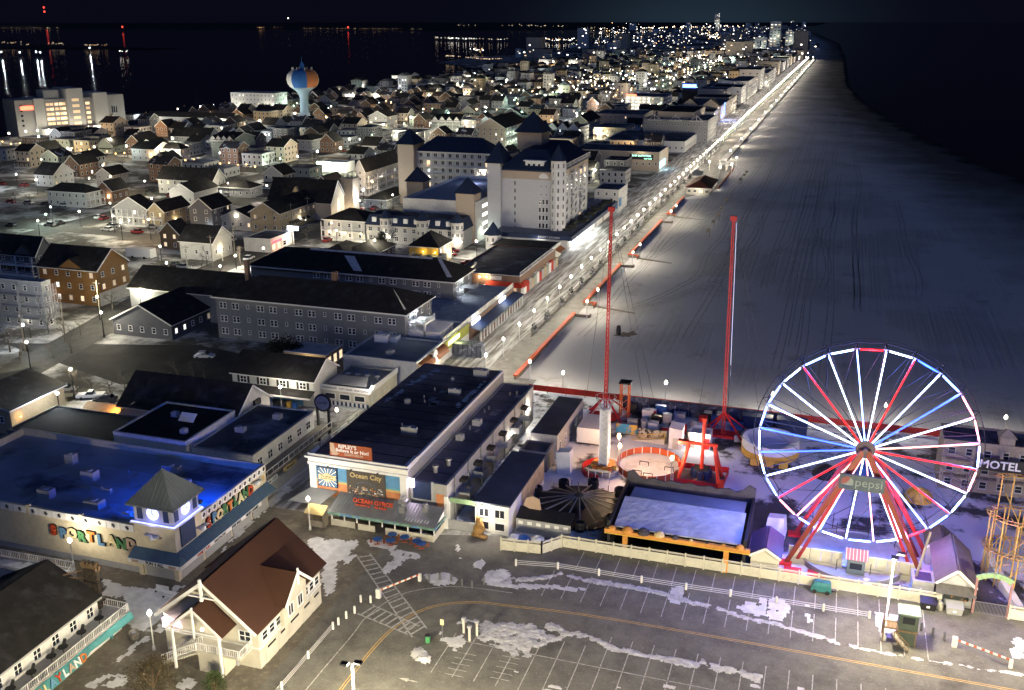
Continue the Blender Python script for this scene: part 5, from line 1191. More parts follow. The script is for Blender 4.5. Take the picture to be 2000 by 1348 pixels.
def barrier(p, q, lb):
    t = thing('barrier_gate', lb, 'barrier', (p[0], p[1], 0)); p = Vector((p[0], p[1], 0)); q = Vector((q[0], q[1], 0)); z = Vector((0, 0, 1.05))
    MB().box(p.x - .3, p.x + .3, p.y - .25, p.y + .25, 0, 1.35).build('cabinet', 'bollard_white', t); MB().box(q.x - .2, q.x + .2, q.y - .2, q.y + .2, 0, 1.1).build('rest_post', 'bollard_white', t)
    ar = MB().beam(p + z, q + z, .09, .24).build('arm', 'bollard_white', t); n = 7
    for i in range(n): a = p.lerp(q, (i + .35) / n) + z; b_ = p.lerp(q, (i + .75) / n) + z; MB().beam(a, b_, .10, .25).build('stripe', 'barrier_red', ar)
barrier((-53.0, 105.4), (-49.4, 111.0), 'red and white striped barrier across the crosswalk entrance'); barrier((19.4, 117.4), (25.4, 114.9), 'red and white striped barrier right of the guard booth')
# guard booth on legs with stair
t = thing('guard_booth', 'dark green guard booth raised above timber stairs in the lot', 'booth', (13.6, 116.6, 0)); M('booth_green', (.07, .09, .07), rough=.5, var=.15)
for x in (12.7, 14.7):
    for y in (115.8, 117.6): MB().box(x - .08, x + .08, y - .08, y + .08, 0, 1.9).build('leg', 'wood', t)
MB().box(12.5, 14.9, 115.6, 117.8, 1.9, 2.1).build('floor', 'wood', t); bd = MB().box(12.6, 14.8, 115.7, 117.7, 2.1, 4.3).build('cabin', 'booth_green', t); MB().box(12.4, 15.0, 115.5, 117.9, 4.303, 4.5).build('roof', M('booth_roof', (.20, .27, .21), var=.15), t)
MB().box(13.0, 14.4, 115.64, 115.69, 3.1, 4.0).build('window', 'glass', bd); MB().box(12.55, 12.595, 116.2, 117.2, 3.1, 4.0).build('window', 'glass', bd)
MB().box(12.7, 14.7, 115.75, 117.65, .02, 1.88).build('skirt', 'booth_green', t)
MB().box(10.9, 12.45, 115.8, 117.6, 1.95, 2.08).build('landing', 'wood', t)
for k in range(7): MB().box(12.0 + k * .26, 12.3 + k * .26, 114.2 - k * 0 + 0, 115.5, 1.75 - k * .27, 1.82 - k * .27).build('step', 'old_wood', t)
m = MB(); railing(m, (11.0, 115.8, 2.05), (12.4, 115.8, 2.05), 1, .4, .09); railing(m, (10.95, 115.8, 2.05), (10.95, 117.6, 2.05), 1, .4, .09); railing(m, (12.1, 114.2, 1.75), (13.9, 114.2, .1), 1, .5, .09); m.build('railing', 'wood', t)
for x, y in ((10.95, 115.8), (10.95, 117.6)): MB().box(x - .08, x + .08, y - .08, y + .08, 0, 2).build('leg', 'wood', t)
# generator, dumpsters, drum
t = thing('generator', 'teal covered generator parked against the cream fence', 'generator', (3.3, 125.2, 0)); M('gen_teal', (.03, .14, .14), rough=.5, var=.15)
MB().add([(2.0, 124.6, .3), (4.7, 124.6, .3), (4.7, 125.9, .3), (2.0, 125.9, .3), (2.2, 124.6, 1.2), (4.6, 124.6, 1.2), (4.6, 125.9, 1.2), (2.2, 125.9, 1.2), (2.5, 124.9, 1.6), (4.4, 124.9, 1.6), (4.4, 125.7, 1.6), (2.5, 125.7, 1.6)], [(0, 3, 2, 1), (0, 1, 5, 4), (1, 2, 6, 5), (2, 3, 7, 6), (3, 0, 4, 7), (4, 5, 9, 8), (5, 6, 10, 9), (6, 7, 11, 10), (7, 4, 8, 11), (8, 9, 10, 11)]).build('cover', 'gen_teal', t)
for x in (2.5, 4.2): MB().tube((x, 124.5, .3), (x, 124.7, .3), .3, n=10).build('wheel', 'black_panel', t)
MB().box(4.7, 5.3, 125.1, 125.3, .3, .42).build('tow_bar', 'dark_metal', t)
def dumpster(x, y, mat, lb):
    t = thing('dumpster', lb, 'dumpster', (x, y, 0))
    MB().add([(x - .9, y - .6, .1), (x + .9, y - .6, .1), (x + .9, y + .6, .1), (x - .9, y + .6, .1), (x - 1.0, y - .75, 1.1), (x + 1.0, y - .75, 1.1), (x + 1.0, y + .6, 1.4), (x - 1.0, y + .6, 1.4)], [(0, 3, 2, 1), (0, 1, 5, 4), (1, 2, 6, 5), (2, 3, 7, 6), (3, 0, 4, 7), (4, 5, 6, 7)]).build('bin_body', mat, t)
    MB().add([(x - 1.05, y - .8, 1.13), (x + 1.05, y - .8, 1.13), (x + 1.05, y + .65, 1.43), (x - 1.05, y + .65, 1.43), (x - 1.05, y - .8, 1.2), (x + 1.05, y - .8, 1.2), (x + 1.05, y + .65, 1.5), (x - 1.05, y + .65, 1.5)], [(0, 3, 2, 1), (0, 1, 5, 4), (1, 2, 6, 5), (2, 3, 7, 6), (3, 0, 4, 7), (4, 5, 6, 7)]).build('lid', mat, t)
    MB().box(x - .2, x + .2, y - .73, y - .68, .5, .8).build('notice', 'letter_white', t)
dumpster(16.8, 125.3, 'black_panel', 'black dumpster with white notice at the end of the cream fence'); dumpster(20.0, 125.2, 'grey_trim', 'grey dumpster in front of the small gabled booth')
t = thing('drum', 'pale round drum beside the black dumpster', 'drum', (18.35, 125.7, 0)); MB().lathe((18.35, 125.7, 0), [(.42, 0), (.45, .5), (.38, 1.0), (.2, 1.1)], 12).build('drum_body', 'fence_white', t)
# green bin, pay meters, sign posts at the entrance heap
t = thing('litter_bin', 'green litter bin beside the ploughed snow at the lot entrance', 'bin', (-42.9, 98.2, 0)); MB().lathe((-42.9, 98.2, 0), [(.32, 0), (.36, .9)], 12).build('bin_body', M('bin_green', (.05, .22, .08), var=.1), t); MB().lathe((-42.9, 98.2, .903), [(.38, 0), (.3, .12)], 12).build('rim', 'black_panel', t)
t = thing('sign_post', 'thin post with small parking sign beside the green bin', 'sign', (-41.4, 99.4, 0)); MB().tube((-41.4, 99.4, 0), (-41.4, 99.4, 2.6), .05).build('post', 'steel', t); MB().box(-41.65, -41.15, 99.34, 99.38, 2.0, 2.8).build('plate', 'letter_cream', t)
for i, (x, y) in enumerate(((-39.3, 101.4), (-37.5, 101.3), (-38.0, 100.0))): 
    t = thing('pay_post', 'cream pay station post in the snow heap at the lot entrance', 'pay station', (x, y, 0), 'pay stations at the entrance'); MB().box(x - .12, x + .12, y - .12, y + .12, 0, 1.9).build('post', 'fence_white', t); MB().box(x - .25, x + .25, y - .2, y + .2, 1.9, 2.2).build('head', 'grey_trim', t)
# plaza furniture
for i, (x, y, lb) in enumerate(((-79.6, 96.6, 'white park bench with blue backrest on the plaza snow edge'), (-77.1, 96.4, 'long pale park bench beside the plaza snow'), (-74.6, 95.9, 'pair-end white park bench nearest the tub on the plaza'), (-81.4, 97.4, 'white park bench closest to the carved sign'))):
    t = thing('park_bench', lb, 'bench', (x, y, 0)); MB().box(x - 1, x + 1, y - .3, y + .3, .42, .5).build('seat', 'white_trim', t); MB().box(x - 1, x + 1, y + .25, y + .32, .5, 1.0).build('backrest', 'white_trim', t)
    for s_ in (-.8, .8): MB().box(x + s_ - .05, x + s_ + .05, y - .3, y + .3, 0, .415).build('leg', 'dark_metal', t)
for x, y, lb in ((-72.4, 94.4, 'round dark tub by the boathouse corner'), (-78.2, 87.6, 'round dark tub under the teal fascia corner')):
    t = thing('planter_tub', lb, 'tub', (x, y, 0)); MB().lathe((x, y, 0), [(.5, 0), (.62, .9), (.66, .95), (.5, .95), (.45, .8)], 14).build('tub_body', 'old_wood', t); MB().lathe((x, y, .72), [(.5, 0), (.3, .1)], 12).build('snow_fill', 'snow', t)
for i, (x, y) in enumerate(((-59.4, 118.6), (-57.9, 120.6), (-55.8, 120.4), (-53.6, 119.9), (-57.4, 118.9), (-52.7, 119.4))):
    t = thing('cafe_table', 'round picnic table with blue top and rusty red seats before the pizza shed', 'table', (x, y, 0), 'picnic tables before the pizza shed')
    MB().lathe((x, y, .72), [(.7, 0), (.7, .06)], 12).build('table_top', 'ride_blue', t); MB().tube((x, y, 0), (x, y, .72), .07).build('table_leg', 'dark_metal', t)
    for k in range(4): a = k * 1.57 + .4; c_, s_ = math.cos(a), math.sin(a); MB().beam((x + c_ * .95 - s_ * .4, y + s_ * .95 + c_ * .4, .42), (x + c_ * .95 + s_ * .4, y + s_ * .95 - c_ * .4, .42), .3, .06).beam((x, y, .2), (x + c_ * .95, y + s_ * .95, .38), .06).build('seat', 'barrier_red', t)
# evergreen bushes at the bottom edge
M('bush_brown', (.07, .055, .025), rough=.9, var=.4, scale=3); M('bush_green', (.045, .065, .02), rough=.9, var=.4, scale=3); M('leaf_dark', (.015, .018, .012), rough=.9, var=.4)
def bush(x, y, r, h, mat, lb, n=1500, name='evergreen_bush'):
    t = thing(name, lb, 'bush', (x, y, 0)); q = random.Random(int(x * 10)); m = MB()
    for i in range(n):
        a = q.uniform(0, 6.283); u = q.random() ** .45; z = q.random(); prof = math.sin(math.pi * min(1, .18 + z * .82)) ** .7 * (1 + .25 * math.sin(a * 3 + z * 5) + .18 * math.sin(a * 7 + 1))
        c = Vector((x + r * u * prof * math.cos(a), y + r * u * prof * math.sin(a), .15 + z * h * (1 + .15 * math.sin(a * 4)))); s_ = q.uniform(.08, .2)
        o_ = Vector((math.cos(a), math.sin(a), q.uniform(.2, 1.2))).normalized() * s_ * 1.8; d2 = Vector((q.gauss(0, 1), q.gauss(0, 1), q.gauss(0, .6))).normalized() * s_
        m.add([c, c + o_ * .5 + d2 * .5, c + o_, c + o_ * .5 - d2 * .5], [(0, 1, 2, 3)])
    m.build('foliage', mat, t); k = MB()
    for i in range(6): a = i * 1.05; k.tube((x, y, 0), (x + r * .5 * math.cos(a), y + r * .5 * math.sin(a), h * .8), .07, .02, 4)
    k.build('stems', 'wood', t)
pb = G(300, 1345); bush(pb.x, pb.y, 2.6, 3.6, 'bush_brown', 'broad brownish evergreen bush in front of the plaza', 2600)
pb = G(420, 1352); bush(pb.x, pb.y, 1.25, 2.3, 'bush_green', 'small rounded green bush beside the boathouse corner', 1300)
# ================================================================== the amusement park
def led(name, rgb, e):
    m = M(name, rgb, emit=e); m.cycles.emission_sampling = 'AUTO'; return m
led('led_white', (.60, .76, 1.0), 5.0); led('led_blue', (.035, .085, 1.0), 5.0); led('led_ice', (.26, .42, 1.0), 6.0); led('led_red', (1.0, .01, .005), 1.9); led('led_rose', (1.0, .42, .32), 3.0)
WX, WY, WZ, WR = 7.3, 135.6, 18.0, 14.3
t = thing('ferris_wheel', 'giant wheel outlined in white, blue and red light tubes above the park', 'ferris wheel', (WX, WY, 0))
def wp(a, r, dy): return Vector((WX + r * math.sin(a), WY + dy, WZ + r * math.cos(a)))
NS = 24; A0 = R(4.7)
spc = ['white', 'red', 'white', 'blue', 'white', 'rose', 'red', 'white', 'red', 'ice', 'white', 'rose', 'white', 'ice', 'rose', 'red', 'white', 'blue', 'blue', 'white', 'white', 'red', 'white', 'ice']
rmc = ['white', 'blue', 'ice', 'rose', 'rose', 'white', 'rose', 'white', 'ice', 'red', 'white', 'ice', 'white', 'ice', 'rose', 'ice', 'white', 'white', 'ice', 'ice', 'white', 'ice', 'white', 'red']
M('leg_rust', (.15, .028, .012), rough=.5, var=.1); M('leg_red', (.24, .018, .02), rough=.5, var=.1); hub = MB(); hub.tube((WX, WY - 1.9, WZ), (WX, WY + 1.9, WZ), 1.0, n=20); hub.tube((WX, WY - 2.2, WZ), (WX, WY - 1.9, WZ), 1.25, n=24); hub.tube((WX, WY + 1.9, WZ), (WX, WY + 2.2, WZ), 1.25, n=24); hub.tube((WX, WY - 2.8, WZ), (WX, WY - 2.3, WZ), .4, n=10)
hb = hub.build('hub', M('hub_metal', (.05, .03, .045), rough=.5), t)
MS = MATS['steel']
for i in range(NS):
    a = A0 + i * 2 * math.pi / NS; b_ = a + 2 * math.pi / NS
    s1 = MB().tube(wp(a, 1.1, -1.8), wp(a, WR, -1.35), .10, n=5).build('spoke', 'steel', t)
    MB().tube(wp(a, 1.35, -2.12), wp(a, WR - .3, -1.62), .098, n=6, cap=False).build('light_tube', 'led_' + spc[i], s1)
    MB().tube(wp(a, 1.6, 1.7), wp(a, WR, 1.35), .06, n=5).build('spoke', 'dark_metal', t)
    r1 = MB().tube(wp(a, WR, -1.35), wp(b_, WR, -1.35), .10, n=5).build('rim_segment', 'steel', t)
    MB().tube(wp(a + .03, WR - .1, -1.6), wp(b_ - .03, WR - .1, -1.6), .12, n=6, cap=False).build('light_tube', 'led_' + rmc[i], r1); lamp(r1, wp((a + b_) / 2, WR - .6, -2.4), 820, (.10, .20, 1) if rmc[i] in ('white', 'ice', 'blue') else (.6, .15, .5), .5)
    MB().tube(wp(a, WR, 1.35), wp(b_, WR, 1.35), .07, n=5).build('rim_segment', 'dark_metal', t)
    MB().tube(wp(a, WR, -1.35), wp(a, WR, 1.35), .07, n=5).tube(wp(a, WR * .62, -1.45), wp(b_, WR, 1.35), .045, n=4).build('cross_brace', 'dark_metal', t)
    for k in range(3):
        q = a + (b_ - a) * k / 3; q2 = a + (b_ - a) * (k + 1) / 3
        MB().tube(wp(q, WR + .75, 0), wp(q2, WR + .75, 0), .06, n=4).build('outer_rim', 'dark_metal', t)
    MB().tube(wp(a, WR, -1.3), wp(a, WR + .75, 0), .05, n=4).tube(wp(a, WR, 1.3), wp(a, WR + .75, 0), .05, n=4).build('rim_stay', 'dark_metal', t)
for sx, dy, ty in ((-9.0, -4.2, -2.6), (9.6, -3.8, -2.6), (-8.2, 4.6, 2.6), (10.4, 4.0, 2.6)):
    front = dy < 0; b0 = Vector((WX + sx, WY + dy, 0)); tp = Vector((WX + (.35 if sx > 0 else -.35), WY + ty, WZ))
    lg = MB().beam(b0, tp, .42, .6).build('leg', 'leg_rust' if front else 'leg_red', t)
    off = Vector((1.3 if sx < 0 else -1.3, .5 if front else -.5, 0)); l2 = MB().beam(b0 + off, tp + Vector((0, .2, -.6)), .3, .4).build('leg', 'leg_red' if front else 'leg_rust', t)
    MB().box(b0.x - .9, b0.x + .9, b0.y - .7, b0.y + .7, 0, .35).build('foot_plate', 'ride_red', t)
    if front:
        o_ = Vector((.0, -.5, .15)); MB().tube(b0.lerp(tp, .30) + off + o_, tp + Vector((0, -.3, -1.2)), .06, n=5, cap=False).build('light_tube', 'led_rose' if sx < 0 else 'led_white', lg)
    else: MB().tube(b0.lerp(tp, .2) + Vector((0, -.5, .1)), tp + Vector((0, -.5, -1.5)), .05, n=5, cap=False).build('light_tube', 'led_red', lg)
for z0, k in ((5.0, .72), (9.5, .47)):
    for dy in (-3.4, 3.4): MB().beam((WX - 9 * k, WY + dy, z0), (WX + 9.6 * k, WY + dy, z0), .12).build('tie_beam', 'ride_red', t) if z0 < 0 else None
sg = MB().box(WX - 3.0, WX + 2.9, WY - 4.15, WY - 3.75, WZ - 5.3, WZ - 3.1).build('sign_board', M('sign_navy', (.03, .045, .06), rough=.5, var=.15), t)
M('sign_grey', (.13, .15, .15), var=.1); M('emblem_red', (.16, .05, .05), var=.1)
text('lettering', 'pepsi', 1.75, 'sign_grey', (WX + .85, WY - 4.17, WZ - 4.1), 'S', sg, .02)
c_ = Vector((WX - 1.95, WY - 4.18, WZ - 4.2)); m = MB()
def arcp(f, n=20): return [f(i / n) for i in range(n + 1)]
top_ = [(c_.x + .82 * math.cos(a), c_.y, c_.z + .82 * math.sin(a)) for a in [R(20 + i * 8) for i in range(24)]]
m.poly3(top_, (0, -1, 0), .03, 'emblem_red')
mid_ = [(c_.x + .82 * math.cos(a), c_.y - .035, c_.z + .82 * math.sin(a)) for a in [R(62 - i * 7) for i in range(14)]] + [(c_.x + .1, c_.y - .035, c_.z - .42), (c_.x - .75, c_.y - .035, c_.z - .3), (c_.x - .1, c_.y - .035, c_.z - .1), (c_.x + .25, c_.y - .035, c_.z + .35)]
m.poly3(mid_, (0, -1, 0), .02, 'sign_grey')
low_ = [(c_.x + .82 * math.cos(a), c_.y - .004, c_.z + .82 * math.sin(a)) for a in [R(215 + i * 8) for i in range(16)]]
m.poly3(low_, (0, -1, 0), .02, 'navy'); m.build('emblem', None, sg)
MB().lathe((WX, WY, 0), [(7.5, .02), (7.5, .9), (7.2, .9), (7.2, .5)], 32).build('platform', 'concrete', t)
for k in range(10): a = k * .63; MB().tube((WX + 7.2 * math.cos(a), WY + 7.2 * math.sin(a) * .8, .9), (WX + 7.2 * math.cos(a), WY + 7.2 * math.sin(a) * .8, 2.6), .06).build('rail_post', 'dark_metal', t)
t = thing('wheel_screen_wall', 'cream panelled low wall standing in front of the big wheel', 'wall', (7, 132.3, 0))
for k in range(12):
    x = -1.4 + k * 1.48
    if 4.8 < x < 8.2: continue
    pn = MB().box(x, x + 1.42, 132.1, 132.25, .75, 2.6).build('wall_panel', 'fence_white', t)
    MB().box(x - .02, x + 1.44, 131.7, 132.3, 0, .74).build('plinth', 'fence_white', t)
t = thing('ticket_box', 'small ticket box with red and white ribbed roof below the wheel', 'booth', (7.6, 131.2, 0))
MB().box(6.5, 8.9, 130.4, 132.2, 0, 2.8).build('box_body', M('box_slate', (.12, .15, .19), var=.1), t); MB().box(6.9, 8.5, 130.33, 130.39, 1.3, 2.2).build('window', 'glass', t)
MB().poly3([(6.2, 129.9, 2.9), (9.2, 129.9, 2.9), (9.2, 131.3, 3.9), (6.2, 131.3, 3.9)], (0, -1, 1.4), .08).poly3([(6.2, 132.7, 2.9), (9.2, 132.7, 2.9), (9.2, 131.3, 3.9), (6.2, 131.3, 3.9)], (0, 1, 1.4), .08).build('roof', M('roof_rose', (.48, .17, .20), var=.12), t)
for k in range(7): MB().beam((6.3 + k * .46, 129.85, 3.0), (6.3 + k * .46, 131.3, 4.05), .09, .06).build('roof_rib', 'letter_white', t)
for x in (-.6, 2.6): t = thing('ride_deck', 'red timber deck step beside the wheel leg', 'deck', (x, 129.5, 0), 'red decks by the wheel'); MB().box(x - 1.2, x + 1.2, 129, 130.2, 0, .3).box(x - 1.2, x + 1.2, 128.6, 129, 0, .15).build('deck_boards', 'ride_red', t)
for i, (x, y) in enumerate(((9.2, 128.9), (15.6, 129.2))): t = thing('covered_machine', 'tarpaulin covered machine behind the cream fence' if i == 0 else 'snowy white tarpaulin heap by the wheel leg', 'machine', (x, y, 0)); MB().lathe((x, y, 0), [(.9, 0), (.8, .5), (.45, .9), (.1, 1.05)], 9).build('tarpaulin', 'tarp', t)
for x in (1.5, 4.5, 8, 11, 14.2):
    t = thing('park_lamp_post', 'thin unlit dark lamp post on the snow behind the wheel', 'street lamp', (x, 143.5, 0), 'unlit posts behind the wheel'); MB().lathe((x, 143.5, 0), [(.35, 0), (.3, .15), (.06, .2), (.05, 3)], 8).build('post', 'dark_metal', t)
M('mast_red', (.50, .03, .025), rough=.45, var=.1)
for i, (x, y, lb) in enumerate(((-38.4, 177.0, 'slim red ride mast standing nearer the boardwalk'), (-15.5, 175.0, 'slim red ride mast with a pale light strip, nearer the wheel'))):
    t = thing('ride_mast', lb, 'ride mast', (x, y, 0)); tx = -38.4 if i == 0 else -16.3
    p0 = Vector((x, y, 0)); p1 = Vector((tx, y, 40.6)); w_ = .40
    for (a, b_) in ((-1, -1), (1, -1), (1, 1), (-1, 1)): MB().beam(p0 + Vector((a * w_ * .6, b_ * w_ * .6, 0)), p1 + Vector((a * w_ * .42, b_ * w_ * .42, 0)), .15).build('chord', 'mast_red', t)
    m = MB(); n = 46
    for k in range(n):
        q0 = p0.lerp(p1, k / n); q1 = p0.lerp(p1, (k + 1) / n); s_ = 1 if k % 2 else -1
        m.beam(q0 + Vector((-s_ * w_ * .5, -w_ * .5, 0)), q1 + Vector((s_ * w_ * .5, -w_ * .5, 0)), .1); m.beam(q0 + Vector((w_ * .5, -s_ * w_ * .5, 0)), q1 + Vector((w_ * .5, s_ * w_ * .5, 0)), .1)
    m.build('lattice', 'mast_red', t)
    MB().box(tx - .55, tx + .55, y - .5, y + .5, 40.4, 41.2).build('mast_head', 'mast_red', t)
    for (a, b_) in ((4.6, -4.5), (4.2, 3.5), (-3.6, -6.5), (-3.4, 3.0)):
        MB().beam((x + a, y + b_, .1), (x, y, 4.6), .28).build('stay_leg', 'ride_red', t); MB().box(x + a - .5, x + a + .5, y + b_ - .5, y + b_ + .5, 0, .2).build('foot_plate', 'ride_red', t)
    for (a, b_) in ((6, 9), (-6, 9), (9, 6)): MB().tube((x + a, y + b_, 0), (tx, y, 40.3), .025, n=4).build('guy_wire', 'dark_metal', t)
    if i: MB().beam((x + .55, y - .2, 12), (tx + .55, y - .2, 40), .09, .09).build('light_strip', M('strip_dim', (.75, .8, .95), emit=.35), t)
    MB().box(x - 2.4, x + 2.4, y - 1.5, y + 1.5, .02, .5).build('machine_base', 'ride_red', t)
    MB().tube((x + .5, y - .3, 4), (x + .5, y - .3, 14), .05, n=4).build('cable', 'dark_metal', t)
t = thing('hoist_tower', 'short red lattice tower beside the ride mast', 'tower', (-34.8, 178, 0))
for a in (-.8, .8):
    for b_ in (-.8, .8): MB().box(-34.8 + a - .1, -34.8 + a + .1, 178 + b_ - .1, 178 + b_ + .1, 0, 7.2).build('chord', 'ride_orange', t)
m = MB()
for k in range(5):
    z = k * 1.4; m.beam((-35.6, 177.15, z), (-34, 177.15, z + 1.4), .09); m.beam((-33.95, 177.2, z), (-33.95, 178.8, z + 1.4), .09)
m.build('bracing', 'ride_orange', t); MB().box(-35.9, -33.7, 176.9, 179.1, 7.2, 7.45).build('top_deck', 'black_panel', t)
t = thing('drop_tower', 'white lattice drop tower with wire crown and orange drum base', 'ride tower', (-33, 152.3, 0))
x, y = -33, 152.3
MB().lathe((x, y, 0), [(2.6, .3), (2.6, 1.0), (2.2, 1.0)], 20).build('base_ring', 'concrete', t)
MB().lathe((x, y, 1.0), [(1.3, 0), (1.9, .9), (2.0, 1.0), (1.3, .8)], 18).build('seat_ring', M('drum_orange', (.50, .22, .06), var=.35, scale=1.5), t)
for k in range(8):
    a = k * .785; MB().box(x + 1.9 * math.cos(a) - .25, x + 1.9 * math.cos(a) + .25, y + 1.9 * math.sin(a) - .25, y + 1.9 * math.sin(a) + .25, .9, 1.7).build('seat', 'ride_orange' if k % 2 else 'ride_yellow', t)
for a in (-.65, .65):
    for b_ in (-.65, .65): MB().box(x + a - .13, x + a + .13, y + b_ - .13, y + b_ + .13, .5, 12).build('chord', 'white_trim', t)
m = MB()
for k in range(22):
    z = 1 + k * .5; s_ = 1 if k % 2 else -1
    m.beam((x - s_ * .6, y - .66, z), (x + s_ * .6, y - .66, z + .5), .12); m.beam((x + .66, y - s_ * .6, z), (x + .66, y + s_ * .6, z + .5), .12)
m.build('lattice', 'white_trim', t); MB().box(x - .5, x + .5, y - .5, y + .5, .5, 11.8).build('core', M('tower_core', (.62, .60, .55), var=.1), t)
m = MB()
for z, rr in ((12.2, .95), (13.1, 1.3), (14.0, 1.75)):
    for k in range(18): a = k * .349; m.beam((x + rr * math.cos(a), y + rr * math.sin(a), z), (x + rr * math.cos(a + .349), y + rr * math.sin(a + .349), z), .07)
for k in range(9): a = k * .698; m.beam((x + .7 * math.cos(a), y + .7 * math.sin(a), 11.6), (x + 1.75 * math.cos(a), y + 1.75 * math.sin(a), 14), .06)
m.build('crown', 'steel', t)
for k in range(10):
    a = R(100 + k * 17); b_ = a + R(16); MB().beam((x + 3.7 * math.cos(a), y + 3.7 * math.sin(a), .75), (x + 3.7 * math.cos(b_), y + 3.7 * math.sin(b_), .75), .08, 1.1).build('fence_panel', 'ride_red', t)
for k in range(4): MB().box(x - 1.8 + k * 1.2, x - 1.7 + k * 1.2, y - 3.8, y - 3.7, 0, 2.0).build('gate_post', 'white_trim', t)
MB().box(x - 1.9, x + 2.0, y - 3.85, y - 3.65, 2.0, 2.3).build('gate_beam', 'fence_white', t)
t = thing('ring_enclosure', 'round enclosure of orange panels around snowy bare ride floor', 'fence', (-25.9, 156.2, 0)); n = 22
for k in range(n):
    a = k * 2 * math.pi / n; b_ = a + 2 * math.pi / n * .93; cx0, cy0, rx, ry = -25.9, 156.2, 5.5, 6.1
    p_ = Vector((cx0 + rx * math.cos(a), cy0 + ry * math.sin(a), .95)); q_ = Vector((cx0 + rx * math.cos(b_), cy0 + ry * math.sin(b_), .95))
    MB().beam(p_, q_, .07, 1.15).build('fence_panel', M('panel_orange', (.50, .10, .035), rough=.6, wave=('X', 5, .03), var=.1), t); MB().box(p_.x - .07, p_.x + .07, p_.y - .07, p_.y + .07, 0, 1.6).build('fence_post', 'white_trim', t)
snow([(cx0 + 4.6 * math.cos(k * .39), cy0 + 5.1 * math.sin(k * .39)) for k in range(16)], h=.12, thr=-.25, cell=.35, soft=.8)
for i, (x, y) in enumerate(((-27.5, 153.6), (-25.5, 153.0), (-22.5, 156.5), (-27, 157.5))):
    t = thing('ride_stand', 'small bare metal stand lying in the snowy ring', 'frame', (x, y, 0), 'frames in the snowy ring'); MB().box(x - .8, x + .8, y - .05, y + .05, .7, .8).box(x - .8, x - .72, y - .05, y + .05, .013, .7).box(x + .72, x + .8, y - .05, y + .05, .013, .7).build('frame_bars', 'dark_metal', t)
# globe lamps in the park
for x, y, hh, lb in ((-31.6, 157.6, 4.6, 'warm globe lamp between the drop tower and the orange ring'), (-30.6, 153.6, 4.6, 'warm globe lamp at the ring fence nearest the drop tower'), (-21.4, 151.5, 4.6, 'warm globe lamp at the ring fence nearest the red pendulum')): globe_lamp(x, y, lb, None, 600, hh, .36, 'lamp_warm', (1, .62, .36))
t = thing('pendulum_ride', 'bright red pendulum ride frame with dark blue seat cluster', 'ride', (-17, 154.5, 0))
M('pend_red', (.62, .05, .02), rough=.4, var=.08)
for sx in (-1, 1):
    for dy in (-2.2, 2.2): MB().tube((-17 + sx * 3.4, 154.5 + dy, .2), (-17 + sx * 2.1, 154.5, 6.6), .3, n=8).build('leg', 'pend_red', t); 
MB().tube((-20.2, 154.5, 6.7), (-14.4, 154.5, 6.7), .32, n=8).build('axle', 'pend_red', t); MB().box(-20.9, -19.2, 154, 155, 6.4, 7.0).build('motor', 'pend_red', t)
MB().tube((-16.8, 154.5, 2.2), (-16.8, 154.5, 11.0), .3, n=8).build('arm', 'pend_red', t); MB().box(-17.15, -16.45, 154.1, 154.9, 10.8, 11.4).build('counterweight', 'pend_red', t)
for k in range(8):
    a = k * .785; MB().box(-16.8 + 1.4 * math.cos(a) - .35, -16.8 + 1.4 * math.cos(a) + .35, 154.5 + 1.4 * math.sin(a) - .35, 154.5 + 1.4 * math.sin(a) + .35, .9, 2.3).build('seat', 'navy', t)
MB().lathe((-16.8, 154.5, 1.9), [(1.5, 0), (1.3, .4)], 12).build('seat_ring', 'dark_metal', t)
for a, b_ in (((-21, 151.6), (-13, 151.2)), ((-13, 151.2), (-12.6, 158)), ((-21.2, 158), (-12.6, 158.4))): MB().beam((a[0], a[1], .8), (b_[0], b_[1], .8), .08, 1.0).build('fence_panel', 'ride_red', t)
MB().box(-20.5, -13.2, 152, 157.5, .012, .3).build('platform', 'steel', t); MB().box(-13.4, -12.6, 149.5, 150.8, 0, 2.4).build('control_box', 'pend_red', t)
t = thing('spider_ride', 'dark folded spider ride with long pale arms spread round its hub', 'ride', (-33.8, 138.6, 0))
x, y = -33.8, 138.6
MB().lathe((x, y, 0), [(1.2, 0), (1.0, 1.8), (.6, 2.4), (.3, 2.8)], 12).build('hub', 'dark_metal', t); MB().lathe((x, y, .03), [(7.5, 0), (7.5, .25), (7.3, .25)], 28).build('platform', 'black_panel', t)
for k in range(18):
    a = k * .349 + .1; rr = 6.4 + (k % 3) * .4
    ar = MB().beam((x + .8 * math.cos(a), y + .8 * math.sin(a), 2.3), (x + rr * math.cos(a), y + rr * math.sin(a), 1.1), .16, .2).build('arm', M('arm_pale', (.24, .22, .19), var=.2), t)
    if k % 2 == 0:
        px_, py_ = x + (rr + .5) * math.cos(a), y + (rr + .5) * math.sin(a); MB().lathe((px_, py_, .3), [(.8, 0), (.95, .5), (.9, 1.4), (.75, 1.5), (.7, .7)], 8).build('car', 'black_panel', t)
for k in range(16): a = k * .393; MB().tube((x + 8.1 * math.cos(a), y + 7.8 * math.sin(a), 0), (x + 8.1 * math.cos(a), y + 7.8 * math.sin(a), 1.1), .06).build('rail_post', 'steel', t)
t = thing('ride_canopy', 'dark corrugated canopy and white panels in front of the spider ride', 'canopy', (-36.5, 129, 0)); MB().poly3([(-41, 128.2, 2.4), (-32.4, 128.2, 2.4), (-32.4, 130.6, 3.2), (-41, 130.6, 3.2)], (0, -.3, 1), .1).build('roof', 'black_panel', t)
for k in range(22): MB().beam((-40.9 + k * .4, 128.15, 2.52), (-40.9 + k * .4, 130.5, 3.32), .08, .06).build('roof_rib', 'dark_metal', t)
